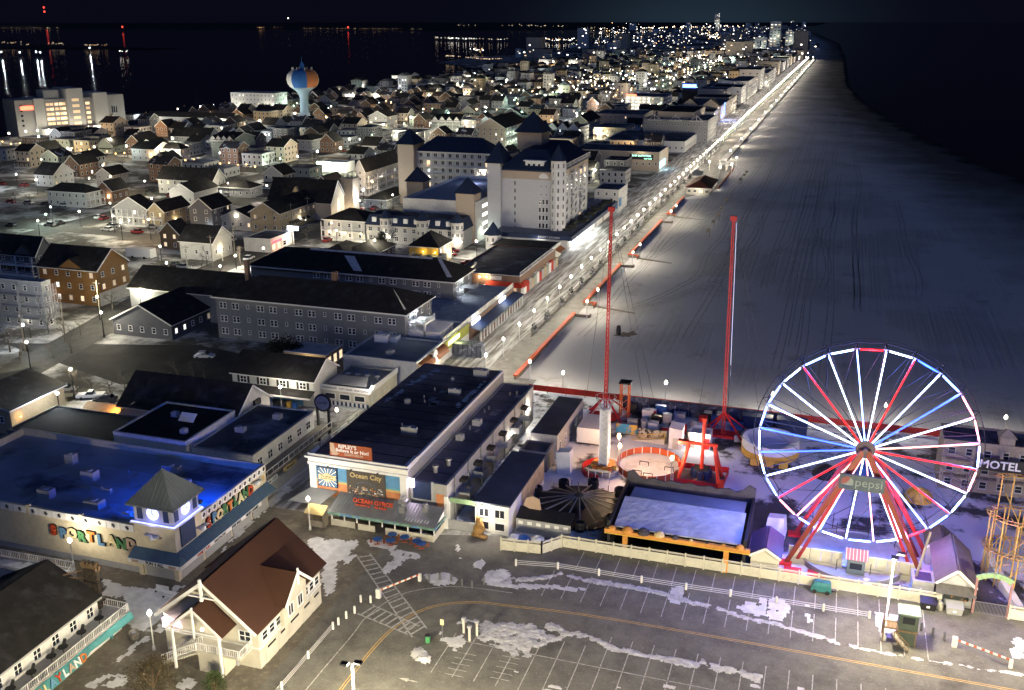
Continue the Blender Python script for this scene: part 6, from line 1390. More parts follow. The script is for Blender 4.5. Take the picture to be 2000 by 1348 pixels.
MB().box(-41, -32.5, 128.3, 128.4, 0, 2.3).build('front_wall', 'grey_trim', t)
for k in range(6): MB().box(-40.6 + k * 1.4, -39.9 + k * 1.4, 128.22, 128.29, 1.5, 2.0).build('vent_panel', 'white_trim', t)
t = thing('shell_sign', 'pale fan-shaped sign panel on the canopy roof', 'sign', (-39, 130, 3)); MB().poly3([(-40.4, 130.2, 3.6), (-40.0, 130.2, 4.9), (-39, 130.2, 5.3), (-37.9, 130.2, 4.9), (-37.6, 130.2, 3.0), (-38.3, 130.2, 2.7)], (0, 1, .2), .15).build('panel', 'letter_tan', t)
for i, (x, y) in enumerate(((-38.6, 124.4), (-36.6, 124.9), (-40, 124.2))): t = thing('tarped_umbrella', 'blue and white folded market umbrella behind the corner fence', 'umbrella', (x, y, 0), 'umbrellas behind the corner fence'); MB().lathe((x, y, 1.3), [(1.1, 0), (.7, .35), (.05, .6)], 8).build('cover', 'letter_white' if i else 'ride_blue', t); MB().tube((x, y, 0), (x, y, 1.5), .05).build('pole', 'steel', t)
t = thing('covered_ride_hall', 'black walled ride hall with snowy tilted roof and orange carved front', 'building', (-16.5, 133.5, 0))
m = MB(); m.box(-26.6, -26.2, 126.6, 140.4, 0, 5.2); m.build('side_wall', 'black_panel', t); MB().box(-7.4, -7.0, 126.6, 140.4, 0, 5.2).build('side_wall', 'black_panel', t)
pts = [(-26.6, 4.6)] + [(-26.6 + i * .98, 5.6 + .5 * abs(math.sin(i * 1.1)) + (1.0 if i in (0, 1, 19, 20) else 0)) for i in range(21)] + [(-7.0, 4.6), (-7, 0), (-26.6, 0)]
MB().poly3([(a, 140.3, b_) for a, b_ in pts], (0, 1, 0), .3).build('back_screen', M('screen_dark', (.055, .05, .05), var=.4, scale=.7), t)
MB().poly3([(-25.7, 127.0, 4.1), (-7.8, 127.0, 4.1), (-7.8, 134.5, 5.2), (-25.7, 134.5, 5.2)], (0, -.15, 1), .2).build('roof', 'snow_roof', t); MB().poly3([(-25.0, 134.5, 5.22), (-8.1, 134.5, 5.22), (-8.1, 138.6, 4.9), (-25.0, 138.6, 4.9)], (0, .1, 1), .2).build('roof', 'pale_roof', t)
M('carved_orange', (.55, .24, .05), var=.35, scale=.9)
MB().box(-26.9, -6.4, 126.0, 126.5, 3.6, 4.1).build('front_beam', 'carved_orange', t); MB().box(-26.9, -6.4, 125.9, 125.98, 3.45, 3.6).build('front_trim', 'ride_yellow', t)
for k in range(9):
    x = -25.8 + k * 2.25; rr = .55 + .35 * math.sin(k * .8); MB().lathe((x, 126.3, 4.1), [(rr, 0), (rr * .9, rr * .5), (rr * .4, rr * .85), (.05, rr * .9)], 9).build('carving', 'carved_orange' if k in (0, 1, 7, 8) else ('letter_gold' if k % 2 else 'screen_dark'), t)
for x in (-23.9, -9.6): MB().box(x - .35, x + .35, 126.1, 126.45, 0, 3.6).build('front_post', 'carved_orange', t)
MB().box(-26.2, -7.4, 139.0, 139.2, 0, 4.9).build('inner_wall', 'black_panel', t); MB().box(-26.2, -7.4, 127, 139, .012, .2).build('ride_floor', 'black_panel', t)
hh = B('small_hut', 'small dark gabled hut between the ride hall and the wheel', -6.3, -2.5, 127.4, 133.6, 2.9, 'fence_white', 'hut', near=True); hh.gable('y', 1.2, M('hut_roof', (.05, .035, .06), rough=.5, var=.2), .25)
t = thing('tarped_ride_car', 'bulky tarpaulin wrapped ride car on the snow beside the wheel', 'machine', (-3.6, 140, 0)); MB().add([(-5.2, 138.4, 0), (-2.2, 138.2, 0), (-2.0, 141.4, 0), (-5.0, 141.6, 0), (-4.9, 138.8, 3.0), (-2.5, 138.7, 3.3), (-2.3, 141.0, 2.8), (-4.7, 141.2, 2.6)], [(0, 1, 5, 4), (1, 2, 6, 5), (2, 3, 7, 6), (3, 0, 4, 7), (4, 5, 6, 7)]).build('tarpaulin', 'tarp', t)
t = thing('round_covered_ride', 'round yellow-walled ride under a sagging white tarpaulin', 'ride', (-6.6, 169, 0))
MB().lathe((-6.6, 169, 0), [(5.0, .4), (5.1, 1.6), (4.9, 1.65)], 28).build('drum_wall', 'ride_yellow', t); MB().lathe((-6.6, 169, 1.65), [(5.0, 0), (4.9, 1.5), (4.5, 1.3), (2.5, .5), (.1, .3)], 28).build('tarpaulin', 'tarp', t)
for k in range(3): MB().box(-9.5 + k * 2.4, -8.0 + k * 2.4, 163.4, 163.5, 0, 1.2).build('gate', 'ride_yellow', t)
def shed(name, lb, x0, x1, y0, y1, hgt_, wall, roof, rh=.9, ridge='y'):
    b = B(name, lb, x0, x1, y0, y1, hgt_, wall, 'shed', near=True); b.gable(ridge, rh, roof, .2, .12, None); return b
s1 = B('long_shed', 'long shed with dark blue roof beside the attraction wing', -47, -42.1, 155.4, 174, 4.4, 'grey_siding', near=True); s1.flat('navy_roof', par=0); s1.wins('E', 5, 1.4, 1.1, 1.2)
s1.lampw('S', .2, 2.6, 60)
k1 = B('kiosk', 'small dark kiosk with snowy counter south of the long shed', -47.2, -42.3, 149.5, 154.2, 3.2, 'dark_siding', 'kiosk', near=True); k1.flat('flat_roof', par=.3, cap='grey_trim'); k1.win('S', 1.4, 1.0, 1.6, 1.3); k1.win('S', 3.5, 1.0, 1.6, 1.3)
t = thing('white_pillar_sign', 'white sheeted tall box standing on dark ground by the spider ride', 'covered box', (-39.3, 150.4, 0)); MB().add([(-40.5, 149.6, 0), (-38.2, 149.6, 0), (-38.2, 151.2, 0), (-40.5, 151.2, 0), (-40.7, 149.5, 4.0), (-38.3, 149.5, 4.3), (-38.2, 151.2, 4.5), (-40.4, 151.2, 4.2)], [(0, 1, 5, 4), (1, 2, 6, 5), (2, 3, 7, 6), (3, 0, 4, 7), (4, 5, 6, 7)]).build('sheet_cover', 'tarp', t)
t = thing('shipping_container', 'white box trailer parked beside the drop tower', 'trailer', (-38.3, 166, 0)); MB().box(-40.4, -36.2, 162.6, 169.6, .5, 3.4).build('box_body', 'white_trim', t)
for y in (163.5, 168.2): MB().tube((-40.3, y, .45), (-36.3, y, .45), .44, n=12).build('wheel', 'black_panel', t)
t = thing('white_cabin', 'white tall cabin box beside the red-doored ticket booth', 'cabin', (-22.9, 167, 0)); MB().add([(-24.2, 166, 0), (-21.8, 166, 0), (-21.8, 168.4, 0), (-24.2, 168.4, 0), (-24.2, 166, 4.0), (-21.8, 166, 3.8), (-21.8, 168.4, 4.2), (-24.2, 168.4, 4.4)], [(0, 1, 5, 4), (1, 2, 6, 5), (2, 3, 7, 6), (3, 0, 4, 7), (4, 5, 6, 7)]).build('cabin_body', 'white_trim', t); MB().box(-23.5, -22.5, 165.9, 165.98, .1, 2.1).build('door', 'fence_white', t)
tb = B('ticket_booth', 'lit ticket booth with red door and snowy roof', -20.9, -17.0, 167.6, 170.5, 2.8, 'white_trim', 'booth', near=True); tb.flat('snow_roof', par=.15, cap=None); tb.win('S', 1.9, 1.1, 1.4, 1.0, 'pane_white', 'white_trim', 2); tb.door('S', 3.2, 1.1, 2.1, 'ride_red'); tb.door('S', .7, .9, 2.0, 'fence_white'); tb.lampw('S', 2.0, 2.65, 330, r=.18, d=.5)
M('graffiti', (.38, .36, .30), var=.3, scale=1.2, col2=(.03, .03, .03), mask=(1.6, .5, .53)); M('graffiti_color', (.45, .28, .07), var=.4, scale=1.1, col2=(.05, .22, .36), mask=(.5, .5, .54))
for i, (x0, x1, y, m_, lb) in enumerate(((-34.6, -30.6, 169.5, 'graffiti_color', 'ride panel painted in yellow and blue swirls'), (-30.2, -25.0, 168.4, 'graffiti', 'ride panel painted with bold black swirls'))):
    t = thing('painted_panel', lb, 'panel', ((x0 + x1) / 2, y, 0)); MB().box(x0, x1, y, y + .2, .3, 2.2).build('panel', m_, t)
    for x in (x0 + .2, x1 - .2): MB().box(x - .06, x + .06, y + .21, y + .3, 0, 2.2).build('post', 'steel', t)
t = thing('yellow_ramp', 'pale yellow railed ramp in front of the painted panels', 'ramp', (-28, 167.4, 0)); m = MB(); railing(m, (-31.2, 167.4, .2), (-25.2, 167.2, 1.2), 1, .4, .08); m.build('railing', 'ride_yellow', t); MB().add([(-31.2, 167.5, .05), (-25.2, 167.3, 1.1), (-25.2, 168.2, 1.1), (-31.2, 168.3, .05), (-25.2, 167.3, 0), (-25.2, 168.2, 0)], [(0, 1, 2, 3), (0, 4, 1), (1, 4, 5, 2), (3, 2, 5), (0, 3, 5, 4)]).build('deck', 'fence_white', t)
M('screen_art', (.035, .045, .075), var=.5, scale=.9, col2=(.13, .15, .2), mask=(.6, .52, .6))
t = thing('back_screen_fence', 'dark painted screen fence along the back of the rides', 'fence', (-20, 182, 0))
for k in range(12): MB().box(-36 + k * 2.6, -33.45 + k * 2.6, 182.0, 182.2, 0, 2.9).build('screen_panel', 'screen_art', t)
rr = random.Random(21)
cl = [('ride_red', 'red'), ('grey_trim', 'grey'), ('white_trim', 'white'), ('dark_metal', 'dark'), ('ride_blue', 'blue')]
for i in range(34):
    x = rr.uniform(-35, -8); y = rr.uniform(172.5, 181); m_, cn = rr.choice(cl); sx, sy, sz = rr.uniform(.6, 2.2), rr.uniform(.6, 1.6), rr.uniform(.6, 2.4)
    if abs(x + 15.5) < 2.6 and abs(y - 175) < 3: continue
    t = thing('stored_crate', cn + ' crate of stored ride parts in front of the screen fence', 'crate', (x, y, 0), cn + ' crates of ride parts')
    MB().box(x - sx / 2, x + sx / 2, y - sy / 2, y + sy / 2, 0, sz).build('crate_body', m_, t); MB().box(x - sx / 2 - .04, x + sx / 2 + .04, y - sy / 2 - .04, y + sy / 2 + .04, sz + .003, sz + .1).build('lid', 'snow_roof' if i % 3 == 0 else m_, t)
for k, x in enumerate((-9.8, -3.5)):
    t = thing('dark_container', 'navy storage container behind the round covered ride', 'container', (x, 180.5, 0), 'navy containers by the beach fence'); MB().box(x - 2.8, x + 2.8, 179.3, 181.7, .1, 2.7).build('box_body', 'navy', t)
    for s_ in range(8): MB().box(x - 2.7 + s_ * .7, x - 2.45 + s_ * .7, 179.22, 179.29, .2, 2.6).build('rib', 'navy', t)
gb = B('gabled_booth', 'small grey booth with gable roof beside the green arch gate', 17.9, 22.2, 127.0, 136.5, 3.5, 'grey_siding', 'booth', near=True); gb.gable('y', 1.9, M('shingle_brown', (.10, .08, .065), var=.2, bump=.02), .35); gb.part('awning', M('shingle_grey', (.09, .085, .08), var=.2), lambda m: m.poly3([(17.6, 126.8, 3.2), (22.5, 126.8, 3.2), (22.5, 125.7, 2.3), (17.6, 125.7, 2.3)], (0, -.6, .8), .1)); gb.part('poster', M('poster_art', (.05, .06, .06), var=.3, scale=2, col2=(.5, .22, .08), mask=(1.3, .58, .64)), lambda m: m.box(18.7, 21.8, 126.9, 126.97, 1.0, 2.3))
g2 = B('low_shed', 'low dark purple shed left of the gabled booth', 14.9, 17.6, 128, 131, 2.3, 'grey_siding', 'shed', near=True); g2.flat(M('purple_roof', (.045, .03, .06), var=.2), par=.1, cap=None)
g3 = B('back_shed', 'grey shed with snowy roof behind the gabled booth', 17.2, 21, 137.2, 141, 3.0, 'grey_siding', 'shed', near=True); g3.gable('y', 1.4, 'shingle_brown', .25)
t = thing('leaning_pole', 'old timber utility pole leaning beside the wheel leg', 'pole', (15.2, 129.4, 0)); MB().tube((15.0, 129.2, 0), (16.4, 129.6, 9.0), .2, .16, 8).build('pole', 'old_wood', t)
t = thing('arch_gate', 'green painted arch on rusty posts over a wire gate', 'gate', (24, 126, 0))
for x in (22.3, 26.4): MB().tube((x, 126.1, 0), (x, 126.1, 5.3), .16, n=7).build('post', M('post_rose', (.28, .15, .15), var=.3), t)
m = MB()
for k in range(8): a = k / 8; b_ = (k + 1) / 8; m.beam((22.2 + a * 4.3, 126.1, 5.2 + .7 * math.sin(math.pi * a)), (22.2 + b_ * 4.3, 126.1, 5.2 + .7 * math.sin(math.pi * b_)), .25, .7)
m.build('arch', 'arch_green', t); m = MB(); slats(m, (22.5, 126.05, 0), (26.2, 126.05, 0), .1, 1.8, 24, .04); m.beam((22.4, 126.05, 1.8), (26.3, 126.05, 1.8), .08); m.beam((22.4, 126.05, .15), (26.3, 126.05, .15), .08); m.build('gate_bars', 'steel', t)
t = thing('roller_coaster', 'yellow spiral coaster track on a tangle of tube supports', 'roller coaster', (29.4, 137, 0)); M('coaster_yellow', (.42, .26, .07), rough=.5, var=.15)
P_ = []
for k in range(70):
    a = k * .22; P_.append(Vector((29.4 + 4.8 * math.cos(a), 137 + 5 * math.sin(a), 2.2 + k * .17)))
m = MB()
for p_, q_ in zip(P_, P_[1:]):
    for dr in (-.5, .5):
        c0 = Vector((29.4, 137, 0)); u0 = Vector((p_.x - c0.x, p_.y - c0.y, 0)).normalized() * dr; u1 = Vector((q_.x - c0.x, q_.y - c0.y, 0)).normalized() * dr; m.tube(p_ + u0, q_ + u1, .08, n=4, cap=False)
m.build('rails', 'coaster_yellow', t)
for k in range(0, 70):
    u0 = Vector((P_[k].x - 29.4, P_[k].y - 137, 0)).normalized() * .62; MB().beam(P_[k] - u0, P_[k] + u0, .1).build('track_tie', 'rust' if k % 2 else 'coaster_yellow', t)
for k in range(0, 70, 2): MB().tube((P_[k].x, P_[k].y, 0), P_[k], .1, n=5).build('support_leg', 'coaster_yellow', t)
for k in range(0, 66, 3): MB().tube((P_[k].x, P_[k].y, P_[k].z * .25), (P_[k + 4].x, P_[k + 4].y, P_[k + 4].z * .8), .06, n=4).build('brace', 'coaster_yellow', t)
t = thing('ride_flume', 'pale sloped trough and fence running beside the coaster', 'ride', (26.6, 131, 0)); MB().add([(24.6, 139, 2.6), (25.6, 139, 2.6), (28.8, 128.4, .6), (27.8, 128.4, .6), (24.6, 139, 0), (25.6, 139, 0), (28.8, 128.4, 0), (27.8, 128.4, 0)], [(0, 3, 2, 1), (0, 4, 7, 3), (1, 2, 6, 5), (3, 7, 6, 2), (0, 1, 5, 4)]).build('trough', 'fence_white', t)
mt = B('motel_facade', 'weathered haunted motel facade with balconies and little cupola', 20.8, 42, 164, 171, 8.4, 'old_wood', near=True); mt.flat('flat_roof', par=.4, cap=None)
mt.part('cupola', 'old_wood', lambda m: (m.box(29.0, 31.2, 164.2, 166.4, 8.4, 10.0), m.add([(28.7, 163.9, 10), (31.5, 163.9, 10), (31.5, 166.7, 10), (28.7, 166.7, 10), (30.1, 165.3, 11.3)], [(0, 1, 4), (1, 2, 4), (2, 3, 4), (3, 0, 4)])))
for z in (2.9, 5.8):
    for k in range(5): mt.balcony('S', .2 + k * 4.2, 4.3 + k * 4.2, z, 1.5, 'old_wood', ph=2.7)
mt.wins('S', 8, [.8, 3.4, 6.3], 1.2, 1.3, 0, frame='grey_trim'); sgn = mt.part('sign_board', 'dark_metal', lambda m: m.box(25.4, 33.6, 162.2, 162.4, 4.9, 7.0)); text('lettering', 'MOTEL', 1.9, 'letter_white', (29.2, 162.17, 5.95), 'S', sgn, .05, .04)
mt.part('stair', 'old_wood', lambda m: [m.box(33 + k * .5, 33.6 + k * .5, 160.6, 162.2, .3 + k * .35, .42 + k * .35) for k in range(8)])
for i, (x, y) in enumerate(((13, 160), (17.5, 158.5), (3, 163), (9, 166))):
    t = thing('covered_ride', ('small tarped kiddie ride standing in the dark slush', 'yellow sided kiddie ride near the motel facade', 'dark folded kiddie ride behind the wheel', 'red and blue kiddie ride behind the wheel')[i], 'ride', (x, y, 0)); MB().lathe((x, y, 0), [(2.2, 0), (2.2, .8), (1.6, 1.5), (.2, 2.2)], 10).build('cover', ('tarp', 'ride_yellow', 'dark_metal', 'ride_blue')[i], t)
    for k in range(6): a = k * 1.047; MB().beam((x, y, 1.6), (x + 2.8 * math.cos(a), y + 2.8 * math.sin(a), .7), .1).build('arm', 'steel', t)
t = thing('flat_snow_panel', 'pale panel leaning on the snow beside the coaster', 'panel', (27.4, 146, 0)); MB().poly3([(26.2, 145, .1), (28.6, 145.6, .1), (28.2, 147, 1.2), (26, 146.4, 1.2)], (0, -1, .5), .1).build('panel', 'ride_blue', t)
# ================================================================== the town
BOX = []
def fitx(fn, target, lo, hi):
    for _ in range(44):
        m = (lo + hi) / 2
        if fn(m) < target: lo = m
        else: hi = m
    return (lo + hi) / 2
def H(name, label, se, wpx, npx, z, roof='gx', rh=3, wall='white_siding', rm='dark_roof', fl=2, lit=.08, nS=None, nE=None, over=.5, cat='building', group=None, base=0, ww=1.1, wh=1.4, par=.5, wins=True):
    """a building from its south-east eave corner in the photograph, the pixel columns of its other two eave corners and its height"""
    P = G(se[0], se[1], z); x1, y0 = P.x, P.y
    x0 = fitx(lambda x: PR(x, y0, z)[0], wpx, x1 - 160, x1 - 2); y1 = fitx(lambda y: PR(x1, y, z)[0], npx, y0 + 2, y0 + 160)
    b = B(name, label, x0, x1, y0, y1, z - base, wall, cat, group, z0=base); BOX.append((x0 - 2, x1 + 2, y0 - 2, y1 + 2))
    if roof == 'gx': b.gable('x', rh, rm, over)
    elif roof == 'gy': b.gable('y', rh, rm, over)
    elif roof == 'hip': b.hip(rh, rm, over)
    else: b.flat(rm, par)
    if wins:
        fh = (z - base) / fl; nS = nS if nS is not None else max(1, int((x1 - x0) / 3.2)); nE = nE if nE is not None else max(1, int((y1 - y0) / 3.2))
        zs = [fh * k + fh * .32 for k in range(fl)]
        if nS: b.wins('S', nS, zs, ww, min(wh, fh * .5), lit)
        if nE: b.wins('E', nE, zs, ww, min(wh, fh * .5), lit)
    return b
def rows(b, face, n, zs, depth=1.6, fh=2.9, rail='white_trim', u0=0, u1=None, posts=2, bars=True):
    L = b.ln(face) if u1 is None else u1
    for z in zs:
        for k in range(n): b.balcony(face, u0 + (L - u0) * k / n + .05, u0 + (L - u0) * (k + 1) / n - .05, z, depth, rail, ph=fh, posts=posts, bars=bars)
st = B('shop_strip', 'flat grey-roofed boardwalk shop strip with barrel shaped brown awnings', -97, -80, 181.5, 197, 4.8, 'white_stucco'); st.flat('pale_roof', .4); BOX.append((-98, -78, 181, 198)); hvac(st, -88, 186, 4.9, 1.4, 1.8, .8); hvac(st, -93.5, 194, 4.9, 3, 2.4, 1.6, 'white_trim'); hvac(st, -90.8, 195, 4.9, 1.4, 2.6, 1, 'white_trim')
M('awning_brown', (.24, .085, .03), rough=.5, var=.12)
for y in (182.2, 189.8):
    m = MB()
    for k in range(6):
        a0, a1 = R(k * 18), R(k * 18 + 18); m.add([(-80 + 1.6 * math.cos(a0), y, 3.2 + 1.6 * math.sin(a0)), (-80 + 1.6 * math.cos(a0), y + 6.6, 3.2 + 1.6 * math.sin(a0)), (-80 + 1.6 * math.cos(a1), y + 6.6, 3.2 + 1.6 * math.sin(a1)), (-80 + 1.6 * math.cos(a1), y, 3.2 + 1.6 * math.sin(a1))], [(0, 1, 2, 3)])
    m.build('barrel_awning', 'awning_brown', st.o); lamp(st.o, (-79.2, y + 3, 2.3), 90, (1, .75, .45))
m = MB(); m.tube((-79.0, 189.4, 4.4), (-78.8, 189.4, 4.4), 1.3, n=18); m.build('round_emblem', 'letter_white', st.o)
s2 = B('green_lit_shop', 'boardwalk shop with green lit wall and long glowing sign', -97, -80.3, 197.2, 214, 4.4, 'white_stucco'); s2.flat('pale_roof', .3); BOX.append((-98, -78, 197, 215)); s2.part('green_lit_wall', M('olive_wall', (.26, .27, .05), var=.1), lambda m: m.box(-80.28, -80.1, 198, 213.5, 2.2, 4.6)); s2.part('sign', M('sign_lit_yellow', (1, .92, .45), emit=2.2), lambda m: m.box(-80.08, -79.95, 200, 207, 3.2, 4.1)); text('lettering', 'FRIED CHICKEN', .7, 'olive_wall', (-79.9, 203.5, 3.65), 'E', s2.o, .01); lamp(s2.o, (-78.8, 203.5, 3.6), 120, (.9, 1, .35), .5)  # the wall's olive colour carries the green light, besides the lamp
s3 = B('awning_arcade', 'boardwalk shop row with long navy awning, glowing signs and terrace roof', -97, -80.3, 214.2, 249, 4.4, 'brick'); s3.flat('snow_roof', .0); BOX.append((-98, -76, 214, 250)); s3.part('terrace_railing', 'white_trim', lambda m: (railing(m, (-80.5, 198, 4.5), (-80.5, 249, 4.5), 1.1, .6, .12)))
for k in range(17): s3.part('railing_panel', 'white_board', lambda m: m.box(-80.6, -80.5, 198.2 + k * 3, 200.6 + k * 3, 4.5, 5.5))
s3.part('awning', 'navy', lambda m: m.poly3([(-80.2, 214, 3.3), (-80.2, 249, 3.3), (-77.3, 249, 2.7), (-77.3, 214, 2.7)], (.2, 0, 1), .1))
for k in range(16): s3.part('stall_post', 'white_trim', lambda m: m.box(-77.5, -77.3, 214.5 + k * 2.2, 214.7 + k * 2.2, 0, 2.7)); s3.part('stall_shutter', 'brick' if k % 3 else 'shutter_grey', lambda m: m.box(-77.9, -77.8, 214.8 + k * 2.2, 216.6 + k * 2.2, 0, 1.5))
M('sign_lit_white', (.85, .9, 1), emit=3.5)
for y0, y1 in ((215.5, 221), (236, 241)): s3.part('glowing_sign', 'sign_lit_white', lambda m: m.box(-80.1, -79.95, y0, y1, 3.5, 4.3)); lamp(s3.o, (-78.9, (y0 + y1) / 2, 4.6), 110, (.8, .88, 1), .5)
s3.part('tent', 'white_trim', lambda m: (m.box(-93, -82, 200, 208, 4.5, 6.2), m.add([(-93.3, 199.7, 6.2), (-81.7, 199.7, 6.2), (-81.7, 208.3, 6.2), (-93.3, 208.3, 6.2), (-87.5, 204, 7.6)], [(0, 1, 4), (1, 2, 4), (2, 3, 4), (3, 0, 4)])))
t = thing('caged_billboard', 'dark steel framed billboard crate standing on the snowy boardwalk', 'billboard', (-77.6, 203, 0)); MB().box(-82, -73.2, 202.6, 205.4, .1, 2.9).build('box_body', M('crate_steel', (.10, .11, .14), var=.4, scale=1, col2=(.25, .27, .32), mask=(.9, .55, .6)), t)
for k in range(9): MB().box(-82.02 + k * 1.1, -81.9 + k * 1.1, 202.5, 202.59, .1, 2.95).build('frame_bar', 'dark_metal', t)
M('hotel_grey', (.20, .205, .215), wave=('Z', 5, .03), var=.08)
g1 = B('grey_hotel', 'long grey shingled hotel with dark hip roof, its lit porch on a snowy terrace', -139, -89.6, 197.8, 213.5, 10.4, 'hotel_grey', near=True); g1.hip(4.0, 'dark_roof', .8); BOX.append((-140, -88, 196, 215))
for z, n in ((1.2, 12), (4.3, 14), (7.6, 14)):
    for k in range(n):
        u = 2 + k * 3.4; (g1.win('S', u - .5, z, .9, 1.5), g1.win('S', u + .5, z, .9, 1.5)) if k % 3 < 2 else g1.win('S', u, z + .4, .7, 1.0)
g1.wins('E', 4, [5.2, 8.0], 1, 1.5)
g1.part('porch_roof', 'white_trim', lambda m: (m.box(-89.5, -85.6, 200, 206, 7.4, 7.7), m.box(-89.5, -85.6, 200, 206, 4.45, 4.6))); g1.part('porch_railing', 'white_trim', lambda m: (railing(m, (-85.7, 200, 7.7), (-85.7, 206, 7.7), .9, .3, .1), railing(m, (-89.4, 200, 7.7), (-85.7, 200, 7.7), .9, .3, .1)))
for x, y in ((-85.8, 200.2), (-85.8, 205.8)): g1.part('porch_post', 'white_trim', lambda m: m.box(x - .2, x + .2, y - .2, y + .2, 4.45, 7.4))
g1.lampw('E', 3, 9.5, 110, 'lamp_cool', (.85, .95, 1)); g1.lampw('E', 6, 9.5, 110, 'lamp_cool', (.85, .95, 1)); g1.lampw('E', 4.2, 6.9, 330, 'lamp_cool', (.85, 1, .97)); g1.part('chimney', 'brick', lambda m: (m.box(-112, -110.8, 206, 207.2, 12.5, 16.5))); g1.part('chimney', 'brick', lambda m: m.box(-137, -136, 208, 209, 11, 17))
g1.part('hip_snow', 'snow', lambda m: m.poly3([(-91.5, 200.4, 12.0), (-90.3, 199.0, 11.0), (-90.0, 199.6, 10.95), (-95.6, 205, 14.1)], (.5, -.5, .8), .05))
tp = B('lit_porch_house', 'small glass porch glowing warm at the foot of the grey hotel', -113.5, -103, 185, 193, 3.0, 'tan_siding', near=True); tp.flat('snow_roof', .2); tp.wins('S', 5, .5, 1.7, 2.1, 1, litm=('pane_warm',)); tp.wins('E', 3, .5, 1.7, 2.1, 1, litm=('pane_warm',)); lamp(tp.o, (-107, 183, 2), 110, (1, .75, .45), .4); BOX.append((-114, -102, 184, 194))
g2 = B('grey_hotel', 'second grey hotel wing with snow streaked hip roof and fire stair', -150, -90.8, 231, 245, 9.6, 'hotel_grey', near=True); g2.hip(4.2, 'dark_roof', .8); BOX.append((-151, -89, 229, 247))
for z in (5.0, 7.6):
    for k in range(12): u = 20 + k * 3.2; (g2.win('S', u - .5, z, .9, 1.4), g2.win('S', u + .5, z, .9, 1.4)) if k % 3 < 2 else g2.win('S', u, z + .3, .7, .9)
g2.wins('E', 3, [5.0, 7.6], 1, 1.4); g2.lampw('E', 5, 8.9, 150, 'lamp_cool', (.85, .95, 1)); g2.lampw('E', 4, 6.6, 130, 'lamp_cool', (.85, .95, 1))
g2.part('fire_stair', 'grey_trim', lambda m: ([m.box(-90.6 + k * .05, -89.2 + k * .05, 235 - k * .4, 235.4 - k * .4, 7 - k * .27, 7.1 - k * .27) for k in range(10)], m.box(-90.6, -86.5, 235.4, 238.5, 6.95, 7.1), railing(m, (-86.6, 235.4, 7.1), (-86.6, 238.5, 7.1), 1, .4, .1)))
g2.part('hip_snow', 'snow', lambda m: (m.poly3([(-97.5, 237.4, 13.6), (-96.7, 237.9, 13.6), (-91.3, 231.6, 10.6), (-92.6, 231.4, 10.6)], (.3, -.5, .8), .06), m.poly3([(-135, 237.8, 13.83), (-99, 237.8, 13.83), (-99, 237.2, 13.5), (-135, 237.2, 13.5)], (0, -.4, .9), .05), m.poly3([(-124, 236, 13.0), (-121, 236, 13), (-116.5, 231.2, 10.3), (-119, 231.2, 10.3)], (0, -.5, .86), .06)))
w1 = B('grey_hotel_wing', 'dark rear wing of the grey hotel with brick chimney', -172, -140, 208, 222, 7.5, 'hotel_grey'); w1.gable('x', 4, 'dark_roof'); BOX.append((-173, -139, 207, 223))
rb = B('red_awning_restaurant', 'brick restaurant with flat dark roof and bright red boardwalk awning', -101, -81.2, 257.5, 294, 4.9, 'brick', near=True); rb.flat('flat_roof', .4); BOX.append((-102, -78, 250, 310))
rb.part('awning', M('awning_red', (.45, .04, .02), var=.1), lambda m: (m.poly3([(-91, 257.4, 3.4), (-80, 257.4, 3.4), (-80, 255.6, 2.4), (-91, 255.6, 2.4)], (0, -.5, .9), .08), m.poly3([(-81.1, 256, 3.4), (-81.1, 262, 3.4), (-79.6, 262, 2.5), (-79.6, 256, 2.5)], (.5, 0, .9), .08)))
rb.part('sign', 'letter_white', lambda m: m.box(-90, -86.6, 257.2, 257.38, 3.9, 5.0)); rb.part('vent_duct', 'steel', lambda m: (m.box(-97.2, -96.4, 256.6, 257.4, 1.5, 5.6), m.beam((-96.8, 257, 5.6), (-95, 259, 7.4), .5), m.tube((-95, 259, 7.4), (-95, 259, 8.2), .4, n=8)))
rb.lampw('S', 10, 4.6, 230, 'lamp_warm', (1, .72, .42)); rb.lampw('S', 8, 4.4, 160, 'lamp_warm', (1, .72, .42)); rb.lampw('S', 4.5, 1.8, 60, 'lamp_warm', (1, .8, .5)); rb.wins('S', 3, .8, 1.6, 1.4, .6, u0=9, u1=18)
rb.part('roof_railing', 'white_trim', lambda m: railing(m, (-81.3, 258, 5.3), (-81.3, 294, 5.3), 1.0, .8, .1))
for k in range(14): rb.part('shop_front', ('white_trim', 'awning_red', 'shutter_grey', 'tan_siding', 'sage_siding')[k % 5], lambda m: m.box(-81.15, -80.2, 258.2 + k * 2.55, 260.5 + k * 2.55, 0, 2.6 + (k % 3) * .3))
l2 = B('low_shop', 'low dark-roofed shop with orange awning beside the hotel podium', -104, -83.5, 296, 309, 4.2, 'white_stucco'); l2.flat('dark_roof', .3); l2.part('awning', 'awning_brown', lambda m: m.poly3([(-83.4, 301, 3.4), (-83.4, 308, 3.4), (-81.6, 308, 2.4), (-81.6, 301, 2.4)], (.5, 0, .9), .08))
M('hotel_white', (.52, .52, .525), wave=('Z', 1.6, .03), var=.05); M('hotel_tan', (.44, .36, .28), var=.06)
HX0, HX1, HY0, HY1, HZ = -109.6, -89.4, 327.0, 368.0, 24.5
bh = B('big_hotel', 'tall pale beachfront hotel with navy roof and stacked corner bay windows', HX0, HX1, HY0, HY1, HZ, 'hotel_white', near=True); bh.walls(); BOX.append((-176, -80, 308, 430))
bh.part('upper_band', 'hotel_tan', lambda m: m.box(HX0 - .05, HX1 + .05, HY0 - .05, HY1 + .05, 21.2, HZ + .02))
